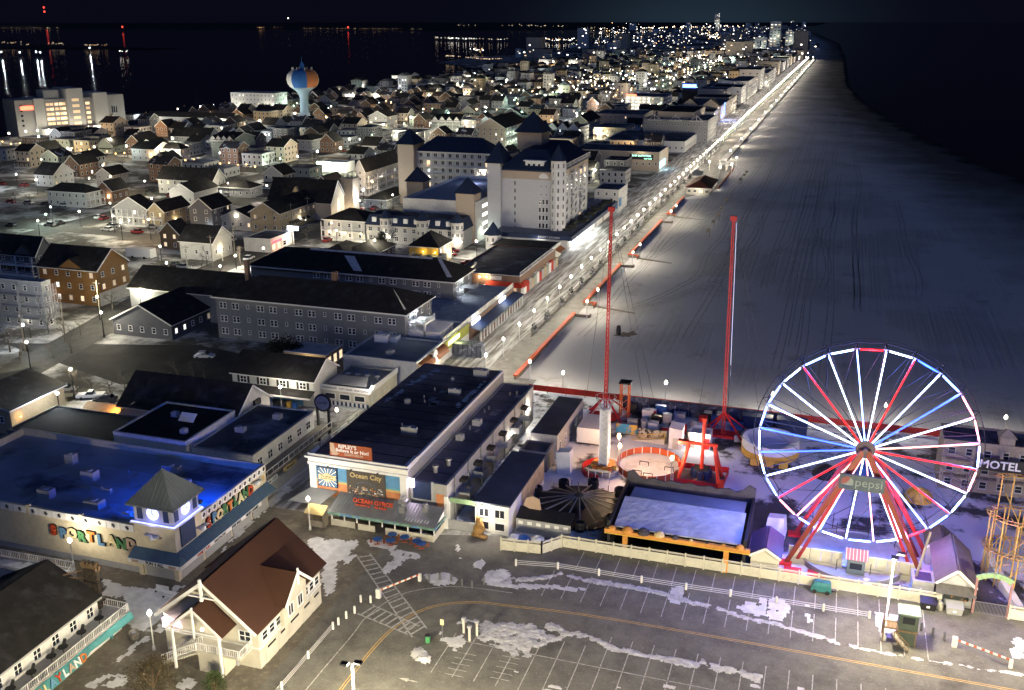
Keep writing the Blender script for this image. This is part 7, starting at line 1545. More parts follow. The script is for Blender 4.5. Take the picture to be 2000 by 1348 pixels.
def hr(m):
    x0, x1, y0, y1 = HX0 - .9, HX1 + .9, HY0 - .9, HY1 + .9; z = HZ + .03; zt = z + 6.2; k = 7
    m.add([(x0, y0, z), (x1, y0, z), (x1, y1, z), (x0, y1, z), (x0 + k, y0 + k, zt), (x1 - k, y0 + k, zt), (x1 - k, y1 - k, zt), (x0 + k, y1 - k, zt), (x0, y0, z - .5), (x1, y0, z - .5), (x1, y1, z - .5), (x0, y1, z - .5)], [(0, 1, 5, 4), (1, 2, 6, 5), (2, 3, 7, 6), (3, 0, 4, 7), (4, 5, 6, 7), (0, 8, 9, 1), (1, 9, 10, 2), (2, 10, 11, 3), (3, 11, 8, 0)])
bh.part('roof', 'blue_roof', hr)
def cone(m, x, y, z, r, h, n=8): m.lathe((x, y, z), [(r, 0), (r * .5, h * .45), (.05, h)], n)
bh.part('corner_turret', 'white_trim', lambda m: m.lathe((HX1 - .3, HY0 + .3, 0), [(2.6, 3), (2.6, HZ + 3.6)], 8)); bh.part('turret_roof', 'blue_roof', lambda m: cone(m, HX1 - .3, HY0 + .3, HZ + 3.6, 3.2, 5.2))
for k in range(9):
    for a in (-125, -80, -35, 10):
        c_ = Vector((HX1 - .3 + 2.45 * math.cos(R(a)), HY0 + .3 + 2.45 * math.sin(R(a)), 3.6 + k * 2.75)); f, p_, both = win_meshes(1.25, 1.7, 'white_trim', 'glass', 2); link('window', both, c_, bh.o, R(a + 90))
for k in range(9): bh.part('turret_ledge', 'white_trim', lambda m: m.lathe((HX1 - .3, HY0 + .3, 3.1 + k * 2.75), [(2.85, 0), (2.85, .3)], 8))
for k in range(4):
    for j in range(3): bh.win('S', 13.6 + j * 1.25, 4.6 + k * 2.75, .95, 1.8, 'glass', 'white_trim', 0)
for k in range(4, 6): bh.wins('S', 2, 4.9 + k * 2.75, .8, .7, 0, u0=14, u1=15.8)
for k in range(8): bh.win('S', 4.6, 3.5 + k * 2.6, .5, 1.3, 'glass', 'grey_trim', 0)
bh.part('arched_window', 'white_trim', lambda m: m.poly3([(-94.8 + 1.7 * math.cos(R(180 - i * 15)), HY0 - .12, 21.8 + 1.7 * math.sin(R(180 - i * 15))) for i in range(13)], (0, 1, 0), .08)); bh.win('S', 14.8, 21.8, 1.6, 1.2, 'glass')
for k in range(8):
    for j in range(6):
        z = 3.4 + k * 2.65; u = 5 + j * 6.2; bh.win('E', u, z, 2.4, 1.9, 'pane_warm' if rnd.random() < .07 else 'glass', 'white_trim', 2)
        if j % 2 == 0: bh.balcony('E', u - 1.9, u + 1.9, z - .2, 1.2)
bh.part('roof_terrace_rail', 'white_trim', lambda m: railing(m, (HX1 + .7, HY0 + 6, HZ + .2), (HX1 + .7, HY1, HZ + .2), 1.3, 1.2, .18))
bh.part('dormer', 'white_trim', lambda m: (m.box(-101.5, -95, HY0 + .6, HY0 + 4, HZ, HZ + 2.8), m.box(-102.1, -94.4, HY0 + .2, HY0 + 4.4, HZ + 2.8, HZ + 3.1))); [bh.win('S', q, HZ + .5, 1.1, 1.6, 'glass', 'white_trim', 0, d=-.6) for q in (9.4, 11.2, 13)]
bh.part('lift_tower', 'hotel_white', lambda m: m.box(-114.4, -109.62, 325, 335, 0, 26.5)); bh.part('lift_tower_roof', 'blue_roof', lambda m: m.add([(-115.2, 324.2, 26.5), (-108.4, 324.2, 26.5), (-108.4, 336, 26.5), (-115.2, 336, 26.5), (-111.8, 330, 33.5)], [(0, 1, 4), (1, 2, 4), (2, 3, 4), (3, 0, 4), (3, 2, 1, 0)]))
bh.part('roof_house', 'hotel_tan', lambda m: m.box(-110, -101, 345, 355, 29, 35)); bh.part('roof_house_roof', 'blue_roof', lambda m: m.add([(-111, 344, 35), (-100, 344, 35), (-100, 356, 35), (-111, 356, 35), (-105.5, 350, 42)], [(0, 1, 4), (1, 2, 4), (2, 3, 4), (3, 0, 4), (3, 2, 1, 0)]))
pd = B('hotel_podium', 'long low hotel podium with navy fascia and bright white shop shutters', -110, -83.2, 316.5, 392, 4.3, 'white_stucco', near=True); pd.flat('pale_roof', 0)
pd.part('fascia', 'navy', lambda m: (m.box(-110, -82.6, 315.7, 316.4, 3.3, 4.7), m.box(-83.1, -81.6, 315.7, 392, 3.2, 4.6))); text('lettering', "DAVEY'S KITCHEN", .9, 'letter_white', (-89.5, 315.65, 4.0), 'S', pd.o, .02)
for k in range(24): pd.part('shop_shutter', 'white_trim' if k % 4 else 'shutter_grey', lambda m: m.box(-83.18, -83.05, 317.5 + k * 3.1, 320.3 + k * 3.1, .1, 2.9))
for k in range(8): pd.part('soffit_lamp', 'lamp_white', lambda m: m.box(-82.6, -82.2, 319 + k * 5, 320.5 + k * 5, 3.12, 3.19)); lamp(pd.o, (-82.0, 319.7 + k * 5, 2.9), 380 if k < 6 else 120, (.95, 1, .93), .4)
pd.wins('S', 3, 1.2, 2, 1.4, .7, u0=14, u1=20); lamp(pd.o, (-93, 314.8, 2.4), 160, (1, .95, .85), .4)
pd.part('planting_bed', 'twigs', lambda m: [m.box(-88.6 + rnd.random() * 5, -87.9 + rnd.random() * 5, 326 + k * 1.6, 327 + k * 1.6, 4.32, 4.9 + rnd.random() * .6) for k in range(40)])
gz = thing('corner_gazebo', 'small white octagonal gazebo with navy pointed roof by the hotel', 'gazebo', (-107.5, 311, 0)); MB().lathe((-107.5, 311, 0), [(2.7, 0), (2.7, 5)], 8).build('wall', 'white_trim', gz); m = MB(); cone(m, -107.5, 311, 5, 3.4, 4.2); m.build('roof', 'blue_roof', gz)
for a in (-120, -75, -30, 15): link('window', win_meshes(1, 1.6, 'white_trim', 'glass', 2)[2], (-107.5 + 2.52 * math.cos(R(a)), 311 + 2.52 * math.sin(R(a)), 2.6), gz, R(a + 90))
bw = B('hotel_back_wing', 'long tan and white hotel wing with rows of balconies under a navy roof', -166, -133, 384, 397, 21.5, 'hotel_white', near=True); bw.hip(5.5, 'blue_roof', .8)
for k in range(7):
    for j in range(10):
        bw.win('S', 2 + j * 3.2, 1 + k * 3.0, 1.6, 1.9, 'pane_warm' if rnd.random() < .05 else 'glass', 'white_trim', 2)
    for j in range(5): bw.balcony('S', .6 + j * 6.4, 6.6 + j * 6.4, .6 + k * 3.0, 1.4, ph=2.9)
bw.part('corner_tower', 'hotel_tan', lambda m: m.box(-172.5, -165.5, 379.5, 390, 0, 24.5)); bw.part('tower_roof', 'blue_roof', lambda m: m.add([(-173.3, 378.7, 24.5), (-164.7, 378.7, 24.5), (-164.7, 390.8, 24.5), (-173.3, 390.8, 24.5), (-169, 384.7, 30.5)], [(0, 1, 4), (1, 2, 4), (2, 3, 4), (3, 0, 4), (3, 2, 1, 0)])); bw.lampw('S', 5, 15.6, 40, 'lamp_amber', (1, .7, .4)); bw.lampw('S', 28, 14.5, 160); bw.lampw('S', 30, 14.5, 160)
# parking deck and mansard row
pk = B('parking_deck', 'white parking deck with lit openings, blue roofed stair towers and pool terrace', -143, -115.8, 317.5, 372, 13.2, 'white_stucco'); pk.flat('snow_roof', .9)
for k in range(4):
    for j in range(7): pk.part('deck_opening', 'pane_white', lambda m: m.box(-115.79, -115.73, 323.5 + j * 7.2, 329 + j * 7.2, 1.8 + k * 3.1, 2.9 + k * 3.1))
for x, y, h_ in ((-119.6, 317.5, 17), (-150, 345, 15.5)): pk.part('stair_tower', 'hotel_tan', lambda m: m.box(x - 3.2, x + 3.4, y - 1, y + 5.5, 0, h_)); pk.part('stair_roof', 'blue_roof', lambda m: m.add([(x - 3.9, y - 1.7, h_), (x + 4.1, y - 1.7, h_), (x + 4.1, y + 6.2, h_), (x - 3.9, y + 6.2, h_), (x, y + 2.2, h_ + 5.2)], [(0, 1, 4), (1, 2, 4), (2, 3, 4), (3, 0, 4), (3, 2, 1, 0)]))
lamp(pk.o, (-113.5, 322, 3), 200, (.9, 1, .85), .4); lamp(pk.o, (-113.8, 340, 9), 160, (.9, 1, .85), .4); lamp(pk.o, (-132, 360, 15.5), 260, (.5, .6, 1), .4)
mr = B('mansard_row', 'cream mansard apartment row with navy roof, dormers and round bay towers', -152.6, -117, 307.5, 317, 6.2, 'white_siding', near=True); mr.walls(); mr.part('mansard', 'blue_roof', lambda m: m.add([(-153, 306.9, 6.2), (-116.5, 306.9, 6.2), (-116.5, 317.3, 6.2), (-153, 317.3, 6.2), (-151.6, 308.9, 9.6), (-118, 308.9, 9.6), (-118, 316.5, 9.6), (-151.6, 316.5, 9.6)], [(0, 1, 5, 4), (1, 2, 6, 5), (2, 3, 7, 6), (3, 0, 4, 7), (4, 5, 6, 7), (3, 2, 1, 0)]))
mr.wins('S', 11, [1.0, 4.0], 1.4, 1.6, .03, mull=3)
for k in range(9): mr.win('S', 3.1 + k * 3.9, 6.9, 1.2, 1.5, 'glass', 'white_trim', 3, d=-.9); mr.part('dormer', 'white_trim', lambda m: m.box(-150.3 + k * 3.9, -148.7 + k * 3.9, 307.5, 309.4, 6.5, 8.8))
for x in (-145, -131.5, -119): mr.part('bay_tower', 'white_siding', lambda m: m.lathe((x, 307.5, 0), [(2.2, 0), (2.2, 9)], 8)); mr.part('bay_roof', 'blue_roof', lambda m: cone(m, x, 307.5, 9, 2.7, 3)); [link('window', win_meshes(1.1, 1.6, 'white_trim', 'glass', 2)[2], (x + 2.06 * math.cos(R(a)), 307.5 + 2.06 * math.sin(R(a)), z), mr.o, R(a + 90)) for a in (-112.5, -67.5, -22.5) for z in (3.9, 6.6)]
for u in (7.6, 33.6): mr.door('S', u, 1.6, 2.4); mr.lampw('S', u, 3.0, 190, d=2.6, r=.25); mr.lampw('S', u + 2.2, 2.8, 90, d=2.2)
L_ = [
 ('brown_house', 'brown three-storey house with steep dark roof and grey side wall', (188, 528), 75, 248, 10, 'gx', 4.5, 'amber_siding', 3, .5),
 ('balcony_block', 'pale apartment block with stacked balconies at the street corner', (80, 556), -70, 98, 11.5, 'flat', 0, 'grey_siding', 4, .05),
 ('gabled_block', 'dark block with twin front gables and balconies behind the brown house', (68, 498), -90, 104, 9, 'gx', 4.5, 'dark_siding', 3, .05),
 ('porch_house', 'house with two white porch storeys under a steep front gable', (286, 408), 223, 306, 6.6, 'gy', 4, 'grey_siding', 2, .1),
 ('cream_house', 'cream house with porch and lit side windows beside the porch house', (320, 413), 289, 369, 6.2, 'gy', 3, 'tan_siding', 2, .15),
 ('slate_house', 'tall slate-grey house with pale gable and white framed windows', (413, 408), 369, 450, 8.4, 'gy', 3.6, 'dark_siding', 3, .08),
 ('sandwich_shop', 'low white shop with lit emblem on its broad gable', (493, 428), 431, 520, 4.4, 'gy', 3, 'white_siding', 1, .3),
 ('cream_hall', 'plain cream hall with long dark roof and lit porch at its end', (414, 474), 350, 452, 6, 'gx', 4.2, 'white_siding', 1, .0),
 ('shingle_house', 'brown shingled house with lit gable windows behind the cream hall', (349, 456), 312, 372, 5.6, 'gy', 3.6, 'brown_siding', 2, .5),
 ('lodge', 'low dark lodge with snow streaked roof beside the grey hotel', (334, 634), 219, 428, 4.0, 'gy', 4.2, 'dark_siding', 1, .1),
 ('white_cottage', 'bright white gabled cottage lit by a street lamp', (103, 342), 67, 143, 5.5, 'gx', 4.5, 'white_siding', 2, .05),
 ('hip_house', 'two-storey hip-roofed house with open side balcony', (168, 377), 91, 196, 6.2, 'hip', 3, 'white_siding', 2, .0),
 ('brick_house', 'brick house with dormer and warm lit porch', (218, 372), 188, 250, 5, 'gy', 3.6, 'brick', 1, .3),
 ('grey_cottage', 'grey cottage under the brightest street lamp', (218, 342), 187, 250, 5, 'gy', 3, 'grey_siding', 2, 0),
 ('long_house', 'long pale house with skylights in a dark roof', (414, 354), 308, 440, 6.5, 'gx', 4.5, 'white_siding', 2, .1),
 ('triple_window_house', 'pale gable-fronted house with three square windows', (378, 376), 330, 425, 5.6, 'gy', 3.4, 'white_siding', 1, 0),
 ('low_hip_house', 'low dark hip-roofed house east of the long pale house', (488, 368), 424, 512, 4.2, 'hip', 2.6, 'grey_siding', 1, .1),
 ('corner_shops', 'long two-storey corner shops with shingled walls and awninged windows', (545, 417), 488, 640, 7.2, 'gy', 3.5, 'tan_siding', 2, .08),
 ('victorian_house', 'tall white house with many gables and stacked porches', (712, 333), 694, 779, 11, 'gy', 4.5, 'white_siding', 4, .05),
 ('low_roof_house', 'low house with broad grey hip roof by the tall white house', (755, 391), 714, 800, 3.6, 'hip', 2.4, 'grey_siding', 1, 0),
 ('white_inn', 'white inn with bright lit two-storey porch and dark hip roof', (712, 433), 632, 745, 7, 'hip', 3.2, 'white_siding', 2, .1),
 ('yellow_lit_house', 'brown hip-roofed house with yellow lit porch and roof balcony', (856, 484), 799, 882, 6, 'hip', 4, 'tan_siding', 2, .5),
 ('hip_cottage', 'small dark hip-roofed cottage behind the grey hotel ridge', (674, 497), 626, 712, 3.6, 'hip', 2.4, 'grey_siding', 1, 0),
 ('hip_cottage', 'dark overgrown hip-roofed cottage beside the bare shrubs', (737, 494), 677, 772, 3.6, 'hip', 2.8, 'dark_siding', 1, 0),
 ('flat_garage', 'flat grey garage roof in front of the yellow lit house', (849, 512), 787, 872, 3.6, 'flat', 0, 'grey_siding', 1, 0),
 ('tan_theatre', 'large windowless tan hall with dark roof and lit lettering', (1288, 300), 1118, 1306, 9, 'flat', 0, 'beige_stucco', 1, 0),
 ('billboard_house', 'white three-storey house with blue billboards facing the boardwalk', (1209, 374), 1161, 1226, 8.5, 'flat', 0, 'white_siding', 3, .0),
 ('truss_hall', 'wide hall with three open timber gables on its glazed front', (1383, 238), 1257, 1400, 13, 'flat', 0, 'grey_stucco', 3, .05),
 ('beige_block', 'long beige block behind the truss fronted hall', (1256, 226), 1160, 1275, 10, 'flat', 0, 'beige_stucco', 3, .05),
 ('dark_roof_mall', 'low dark-roofed shops south of the truss fronted hall', (1338, 279), 1181, 1365, 5.5, 'flat', 0, 'white_stucco', 1, .1),
 ('four_gable_house', 'brown balcony block with four white front gables', (1131, 252), 1047, 1150, 9, 'flat', 0, 'dark_siding', 3, .12),
 ('twin_gable_house', 'pale twin-gabled house beside the four-gabled block', (1148, 238), 1116, 1172, 9.5, 'gy', 4, 'sage_siding', 3, .1),
 ('balcony_motel', 'lit balcony motel with open corridors north of the tan hall', (1222, 252), 1160, 1240, 7, 'flat', 0, 'tan_siding', 2, .3),
 ('gridlit_hotel', 'white hotel with a light at every balcony and red roof sign', (1296, 191), 1222, 1312, 11, 'flat', 0, 'white_stucco', 4, .8),
 ('twin_peak_hotel', 'hotel with two big front gables and blue lit side', (1408, 208), 1328, 1440, 11, 'flat', 0, 'beige_stucco', 4, .05),
 ('upper_block', 'dark tiered hotel block above the twin-peaked hotel', (1420, 176), 1363, 1440, 14, 'flat', 0, 'grey_stucco', 4, .05),
 ('beach_hotel', 'pale beachfront hotel with stepped balconies north of the blue lights', (1462, 160), 1424, 1478, 16, 'flat', 0, 'white_stucco', 5, .2),
 ('beach_hotel', 'dark beachfront hotel beyond the stepped balconies', (1500, 144), 1452, 1512, 14, 'flat', 0, 'grey_stucco', 5, .2),
 ('dormer_apartments', 'four-storey apartments with row of white dormers', (899, 236), 843, 912, 11, 'gx', 3.5, 'sage_siding', 4, .08),
 ('gable_apartments', 'large grey gable-ended apartments with brightly lit balcony side', (986, 250), 929, 1028, 11, 'gy', 5.5, 'beige_stucco', 4, .15),
 ('stair_block', 'brightly lit stair block between the apartments', (929, 236), 897, 940, 11, 'flat', 0, 'white_stucco', 4, .9),
 ('white_motel', 'white two-storey motel with lit doors behind the hotel wing', (830, 258), 766, 850, 6, 'flat', 0, 'white_stucco', 2, .4),
 ('gable_mansion', 'grey three-storey mansion with wide pediment', (756, 228), 720, 775, 9, 'gy', 3.6, 'grey_siding', 3, .1),
 ('green_townhouses', 'row of dark green townhouses with white gables', (455, 274), 411, 497, 10, 'gx', 3, 'sage_siding', 3, .05),
 ('teal_house', 'pale house beside the glaring street lamp', (300, 292), 256, 336, 6.5, 'gx', 3, 'white_siding', 2, .05),
 ('long_barn', 'long dark-roofed barn-like house by the bridge road', (408, 268), 333, 430, 6, 'gx', 4.5, 'grey_siding', 2, .05),
 ('corner_hip_house', 'pale hip-roofed house with lit balcony by the bridge road', (352, 292), 294, 372, 6, 'hip', 3, 'white_siding', 2, .1),
 ('bar_shops', 'pale two-storey shops with dark hip roof beside the water tower', (608, 274), 565, 640, 6, 'hip', 2.5, 'grey_siding', 2, .1),
]
WIN = {}
for name, lb, se, wp_, np_, z, rf, rh, wl, fl, lt in L_: WIN[lb] = H(name, lb, se, wp_, np_, z, rf, rh, wl, 'flat_roof' if rf == 'flat' else 'dark_roof', fl, lt)
def W(k): return next(v for q, v in WIN.items() if k in q)
def fgab(b, x, hw, z, rh, dp, wall, roof='dark_roof'):
    b.part('front_gable', wall, lambda m: m.add([(x - hw, b.y0 - .3, z - 1), (x + hw, b.y0 - .3, z - 1), (x + hw, b.y0 - .3, z), (x, b.y0 - .3, z + rh), (x - hw, b.y0 - .3, z), (x - hw, b.y0 + 1, z - 1), (x + hw, b.y0 + 1, z - 1), (x + hw, b.y0 + 1, z), (x - hw, b.y0 + 1, z)], [(0, 1, 2, 3, 4), (0, 5, 6, 1), (1, 6, 7, 2), (0, 4, 8, 5)]))
    b.part('gable_roof', roof, lambda m: [m.poly3([(x, b.y0 - .7, z + rh), (x, b.y0 + dp, z + rh), (x + s_ * (hw + .4), b.y0 + dp * .3, z - .2), (x + s_ * (hw + .4), b.y0 - .7, z - .2)], (s_ * rh, 0, hw), .15) for s_ in (-1, 1)])
b = W('brown three'); fgab(b, b.x0 + 11, 4, 10, 2.6, 5, 'amber_siding'); b.lampw('S', 3, 2.6, 120, 'lamp_amber', (1, .6, .25)); b.part('lower_band', 'white_siding', lambda m: m.box(b.x1 + .01, b.x1 + .1, b.y0, b.y1, 0, 3.6))
b = W('stacked balconies at'); rows(b, 'S', 4, (2.8, 5.7, 8.6), 1.8, rail='grey_trim'); rows(b, 'E', 3, (2.8, 5.7, 8.6), 1.6, rail='grey_trim'); b.lampw('S', 18, 2.4, 90)
b = W('twin front'); fgab(b, b.x1 - 4, 3.4, 9, 3, 6, 'dark_siding'); fgab(b, b.x1 - 14, 3.4, 9, 3, 6, 'dark_siding'); rows(b, 'S', 5, (2.8, 5.8), 1.6)
b = W('two white porch'); rows(b, 'S', 3, (.3, 3.4), 2.2, 3.0, posts=3); b.lampw('S', 4, 2.4, 60, d=2.4); b.lampw('S', 8, 2.4, 60, d=2.4)
b = W('cream house'); rows(b, 'S', 2, (.3, 3.2), 1.8); b.lampw('E', 6, 2.4, 90, 'lamp_warm', (1, .8, .5))
b = W('slate-grey'); b.lampw('S', 8, 2.2, 100, 'lamp_cool', (.8, .9, 1))
b = W('broad gable'); b.lampw('S', b.ln('S') / 2, 5.4, 60); b.part('emblem', 'lamp_white', lambda m: m.tube(b.at('S', b.ln('S') / 2, 5.2, .05), b.at('S', b.ln('S') / 2, 5.2, .15), .6, n=14))
b = W('cream hall'); b.lampw('E', 4, 3, 190, 'lamp_warm', (1, .8, .5)); b.part('porch_posts', 'white_trim', lambda m: m.box(b.x1 + 2.5, b.x1 + 2.7, b.y0 + 1, b.y0 + 1.2, 0, 3))
b = W('bright white gabled'); lamp(b.o, (b.x1 + 9, b.y0 + 14, 7), 500, (.95, 1, .9), .4)
b = W('open side balcony'); rows(b, 'E', 3, (.3, 3.3), 1.8); b.lampw('E', 10, 2.4, 60)
b = W('brick house'); b.lampw('S', 6, 2.6, 160, 'lamp_warm', (1, .75, .45))
b = W('corner shops'); b.lampw('E', 14, 3.0, 160); [b.part('awning', 'dark_roof', lambda m: m.poly3([(b.x1 + .05, b.y0 + 6 + k * 3, 3), (b.x1 + .05, b.y0 + 8.4 + k * 3, 3), (b.x1 + 1.2, b.y0 + 8.4 + k * 3, 2.2), (b.x1 + 1.2, b.y0 + 6 + k * 3, 2.2)], (.6, 0, .8), .06)) for k in range(5)]
b = W('many gables'); rows(b, 'E', 4, (.3, 3.2, 6.0), 1.8); b.lampw('E', 8, 3, 120); b.lampw('E', 16, 6, 90)
b = W('white inn'); rows(b, 'S', 4, (.3, 3.6), 2.4, 3.2); [b.lampw('S', u, 2.9, 160, 'lamp_warm', (1, .86, .62), d=1.6, r=.14) for u in (3, 9, 15)]; b.lampw('S', 4, 6.2, 110, 'lamp_warm', (1, .8, .5), d=1.6)
b = W('yellow lit porch'); b.part('lit_wall', M('lamplit_yellow', (.5, .33, .08), var=.1), lambda m: m.box(b.x0, b.x1, b.y0 - .12, b.y0 - .02, 3.2, 5.6)); b.lampw('S', 5, 4.6, 70, 'lamp_amber', (1, .75, .2), d=.6); b.lampw('S', 9, 4.6, 70, 'lamp_amber', (1, .75, .2), d=.6); b.lampw('E', 6, 4.2, 150); b.lampw('E', 9, 2.4, 150)  # yellow porch light put into the wall colour, besides the lamps
b = W('windowless tan'); b.part('lit_letters', 'dark_metal', lambda m: m.box(b.x1 - 15, b.x1 - 3, b.y0 - .15, b.y0 - .05, 5.6, 8.2)); text('lettering', 'SURF OUTFITTERS', 1.2, M('neon_green', (.45, 1, .75), emit=3).name, (b.x1 - 9, b.y0 - .22, 7.5), 'S', b.o, .03); text('lettering', 'SURF SHOP', .8, 'neon_green', (b.x1 - 5.6, b.y0 - .22, 6.1), 'S', b.o, .03); [b.part('lit_window', M('pane_cyan', (.35, .75, 1), emit=2.2), lambda m: m.box(b.x1 + .02, b.x1 + .1, b.y0 + 2 + k * 3.4, b.y0 + 4.4 + k * 3.4, 1.2, 4.6)) for k in range(5)]; lamp(b.o, (b.x1 + 2.5, b.y0 + 8, 3), 260, (.6, .85, 1), .5); lamp(b.o, (b.x1 - 9, b.y0 - 3, 9), 160, (1, .85, .6), .4)
b = W('blue billboards'); b.part('billboard', M('bill_blue', (.08, .20, .38), var=.25, scale=1), lambda m: m.box(b.x1 - 6.5, b.x1 - .3, b.y0 - .3, b.y0 - .1, 1.6, 3.6)); b.part('billboard', 'bill_blue', lambda m: m.box(b.x1 + .1, b.x1 + .3, b.y0 + .3, b.y0 + 4, 2.4, 5.6)); b.lampw('S', 1.5, 2.2, 260)
b = W('open timber'); [b.part('gable_truss', 'white_trim', lambda m: (m.beam((x - 4, b.y0 - .6, 13), (x, b.y0 - .6, 16.5), .3), m.beam((x + 4, b.y0 - .6, 13), (x, b.y0 - .6, 16.5), .3), m.beam((x - 4, b.y0 - .6, 13), (x + 4, b.y0 - .6, 13), .3), m.beam((x, b.y0 - .6, 13), (x, b.y0 - .6, 16.5), .25))) for x in (b.x0 + 7, (b.x0 + b.x1) / 2, b.x1 - 7)]
b = W('four white front'); [fgab(b, x, 3.2, 9.2, 3.4, 10, 'white_trim') for x in [b.x0 + (k + .5) * b.ln('S') / 4 for k in range(4)]]; rows(b, 'S', 4, (2.9, 5.8), 1.4, 2.9)
b = W('open corridors'); rows(b, 'S', 4, (.3, 3.4), 1.6); [b.lampw('S', u, 2.7, 60) for u in (3, 9, 15)]
b = W('light at every'); [b.lampw('S', u, z, 55, d=.5, r=.3) for u in [2 + k * 4.4 for k in range(5)] for z in (2.2, 5, 7.8, 10.2)]; rows(b, 'S', 6, (2.7, 5.4, 8.1), 1.4); b.part('roof_sign', M('neon_red2', (1, .12, .06), emit=4), lambda m: m.box(b.x0 + .5, b.x0 + 9, b.y0 - .1, b.y0 + .1, 11.6, 13.2))
b = W('two big front'); [fgab(b, x, 6.5, 11.2, 5, 14, 'beige_stucco') for x in (b.x0 + 7.5, b.x1 - 7.5)]; lamp(b.o, (b.x1 + 4, b.y0 + 10, 6), 1600, (.1, .2, 1), .8); b.part('blue_neon', 'lamp_blue', lambda m: (m.box(b.x1 + .1, b.x1 + .4, b.y0 + 2, b.y0 + 26, 2.8, 3.6), m.box(b.x1 + .1, b.x1 + .4, b.y0 + 22, b.y0 + 24, 3.6, 12)))
b = W('dark tiered'); b.part('blue_sign', 'lamp_blue', lambda m: m.box(b.x0 - 14, b.x0 - 2, b.y0 + 4, b.y0 + 5, 15, 18)); b.part('sign_rack', 'dark_metal', lambda m: m.box(b.x0 - 14, b.x0, b.y0 + 5.1, b.y0 + 9, 0, 15)); text('lettering', 'PARK PLACE', 1.9, 'sign_lit_white', (b.x0 - 8, b.y0 + 3.9, 16.6), 'S', b.o, .05)
for q in ('stepped balconies north', 'beyond the stepped'): b = W(q); rows(b, 'E', 5, (2.6, 5.4, 8.2, 11), 1.5, 2.8); [b.lampw('E', 4 + k * 6, 2.2, 120) for k in range(4)]
b = W('row of white dormers'); [fgab(b, x, 2, 11, 2.4, 5, 'white_trim') for x in [b.x0 + (k + .5) * b.ln('S') / 4 for k in range(4)]]; rows(b, 'S', 4, (2.8, 5.6, 8.4), 1.2, 2.8); lamp(b.o, (b.x0 + 8, b.y0 - 6, 5), 500)
b = W('gable-ended'); rows(b, 'E', 6, (.3, 3, 5.8, 8.6), 1.5, 2.7); [b.lampw('E', 3 + k * 5.5, z, 170, 'lamp_green', (.85, 1, .85), d=.8, r=.22) for k in range(5) for z in (2.3, 7.8)]
b = W('stair block'); b.lampw('S', 5, 5, 260); b.lampw('S', 5, 10, 200)
b = W('lit doors'); [b.lampw('S', 3 + k * 4.5, 4.6, 100) for k in range(5)]
b = W('green townhouses'); [fgab(b, x, 2.2, 10, 2.4, 4, 'white_trim') for x in [b.x0 + (k + .5) * b.ln('S') / 4 for k in range(4)]]
b = W('glaring street'); lamp(b.o, (b.x0 + 2, b.y0 - 5, 8), 700, (.85, 1, .95), .4)
ch = B('stone_church', 'stone church with steep dark roof, square tower and floodlit gable', *(lambda P: (P.x - 27, P.x, P.y, P.y + 12))(G(646, 396, 7)), 7, 'beige_stucco', 'church', near=True); BOX.append((ch.x0 - 2, ch.x1 + 6, ch.y0 - 2, ch.y1 + 2)); ch.gable('x', 7.5, 'dark_roof', .4)
ch.part('tower', 'beige_stucco', lambda m: (m.box(ch.x1 - 1, ch.x1 + 4, ch.y1 - 1, ch.y1 + 4, 0, 14), m.box(ch.x1 - 1.3, ch.x1 + 4.3, ch.y1 - 1.3, ch.y1 + 4.3, 14, 14.6))); [ch.part('pinnacle', 'beige_stucco', lambda m: m.lathe((ch.x1 - .6 + a, ch.y1 - .6 + c, 14.6), [(.5, 0), (.05, 1.8)], 4)) for a in (0, 4.2) for c in (0, 4.2)]
ch.part('arched_window', 'pane_warm', lambda m: m.poly3([(ch.x1 + .1, ch.y0 + 6 + a, 3 + c) for a, c in ((-1, 0), (1, 0), (1, 3.2), (0, 5), (-1, 3.2))], (1, 0, 0), .06)); ch.lampw('E', 4, 2.2, 300, 'lamp_warm', (1, .82, .5), d=2.5); ch.lampw('E', 8, 2.2, 300, 'lamp_warm', (1, .85, .6), d=2.5); ch.part('side_dormer', 'tan_siding', lambda m: m.add([(ch.x0 + 9, ch.y0 + 2, 9.2), (ch.x0 + 13, ch.y0 + 2, 9.2), (ch.x0 + 11, ch.y0 + 2, 12), (ch.x0 + 11, ch.y0 + 5, 12)], [(0, 1, 2), (0, 2, 3), (1, 3, 2)])); lamp(ch.o, (ch.x0 + 11, ch.y0 - 2, 11), 90, (1, .8, .5))
P = G(478, 490); ns = B('neon_shop', 'avenue shop row glowing with red and white neon', P.x, P.x + 10, P.y, P.y + 14, 4.2, 'white_siding'); ns.flat('flat_roof', .3); BOX.append((P.x - 2, P.x + 12, P.y - 2, P.y + 16)); ns.part('neon_sign', 'neon_red', lambda m: m.box(P.x + 10.05, P.x + 10.15, P.y + 1, P.y + 7, 2.8, 3.6)); ns.wins('E', 4, .8, 2, 1.7, .9); lamp(ns.o, (P.x + 12.5, P.y + 4, 3), 300, (1, .35, .25), .4); lamp(ns.o, (P.x + 12.5, P.y + 10, 3), 260, (1, .85, .7), .4)
P = G(620, 335); gs = B('filling_station', 'filling station with bright white canopy beyond the dark roofs', P.x, P.x + 16, P.y, P.y + 10, 4.6, 'white_stucco'); gs.flat('snow_roof', .4); gs.wins('S', 5, .6, 2.2, 2.2, 1, litm=('pane_white',)); [lamp(gs.o, (P.x + 3 + k * 9, P.y - 4, 4), 1100, (.92, 1, .78), .5) for k in range(3)]; BOX.append((P.x - 2, P.x + 18, P.y - 8, P.y + 12))
for k in range(3): gs.part('canopy_lamp', 'lamp_green', lambda m: m.ball((P.x + 2 + k * 7, P.y - 3, 4.9), .7, n=8))
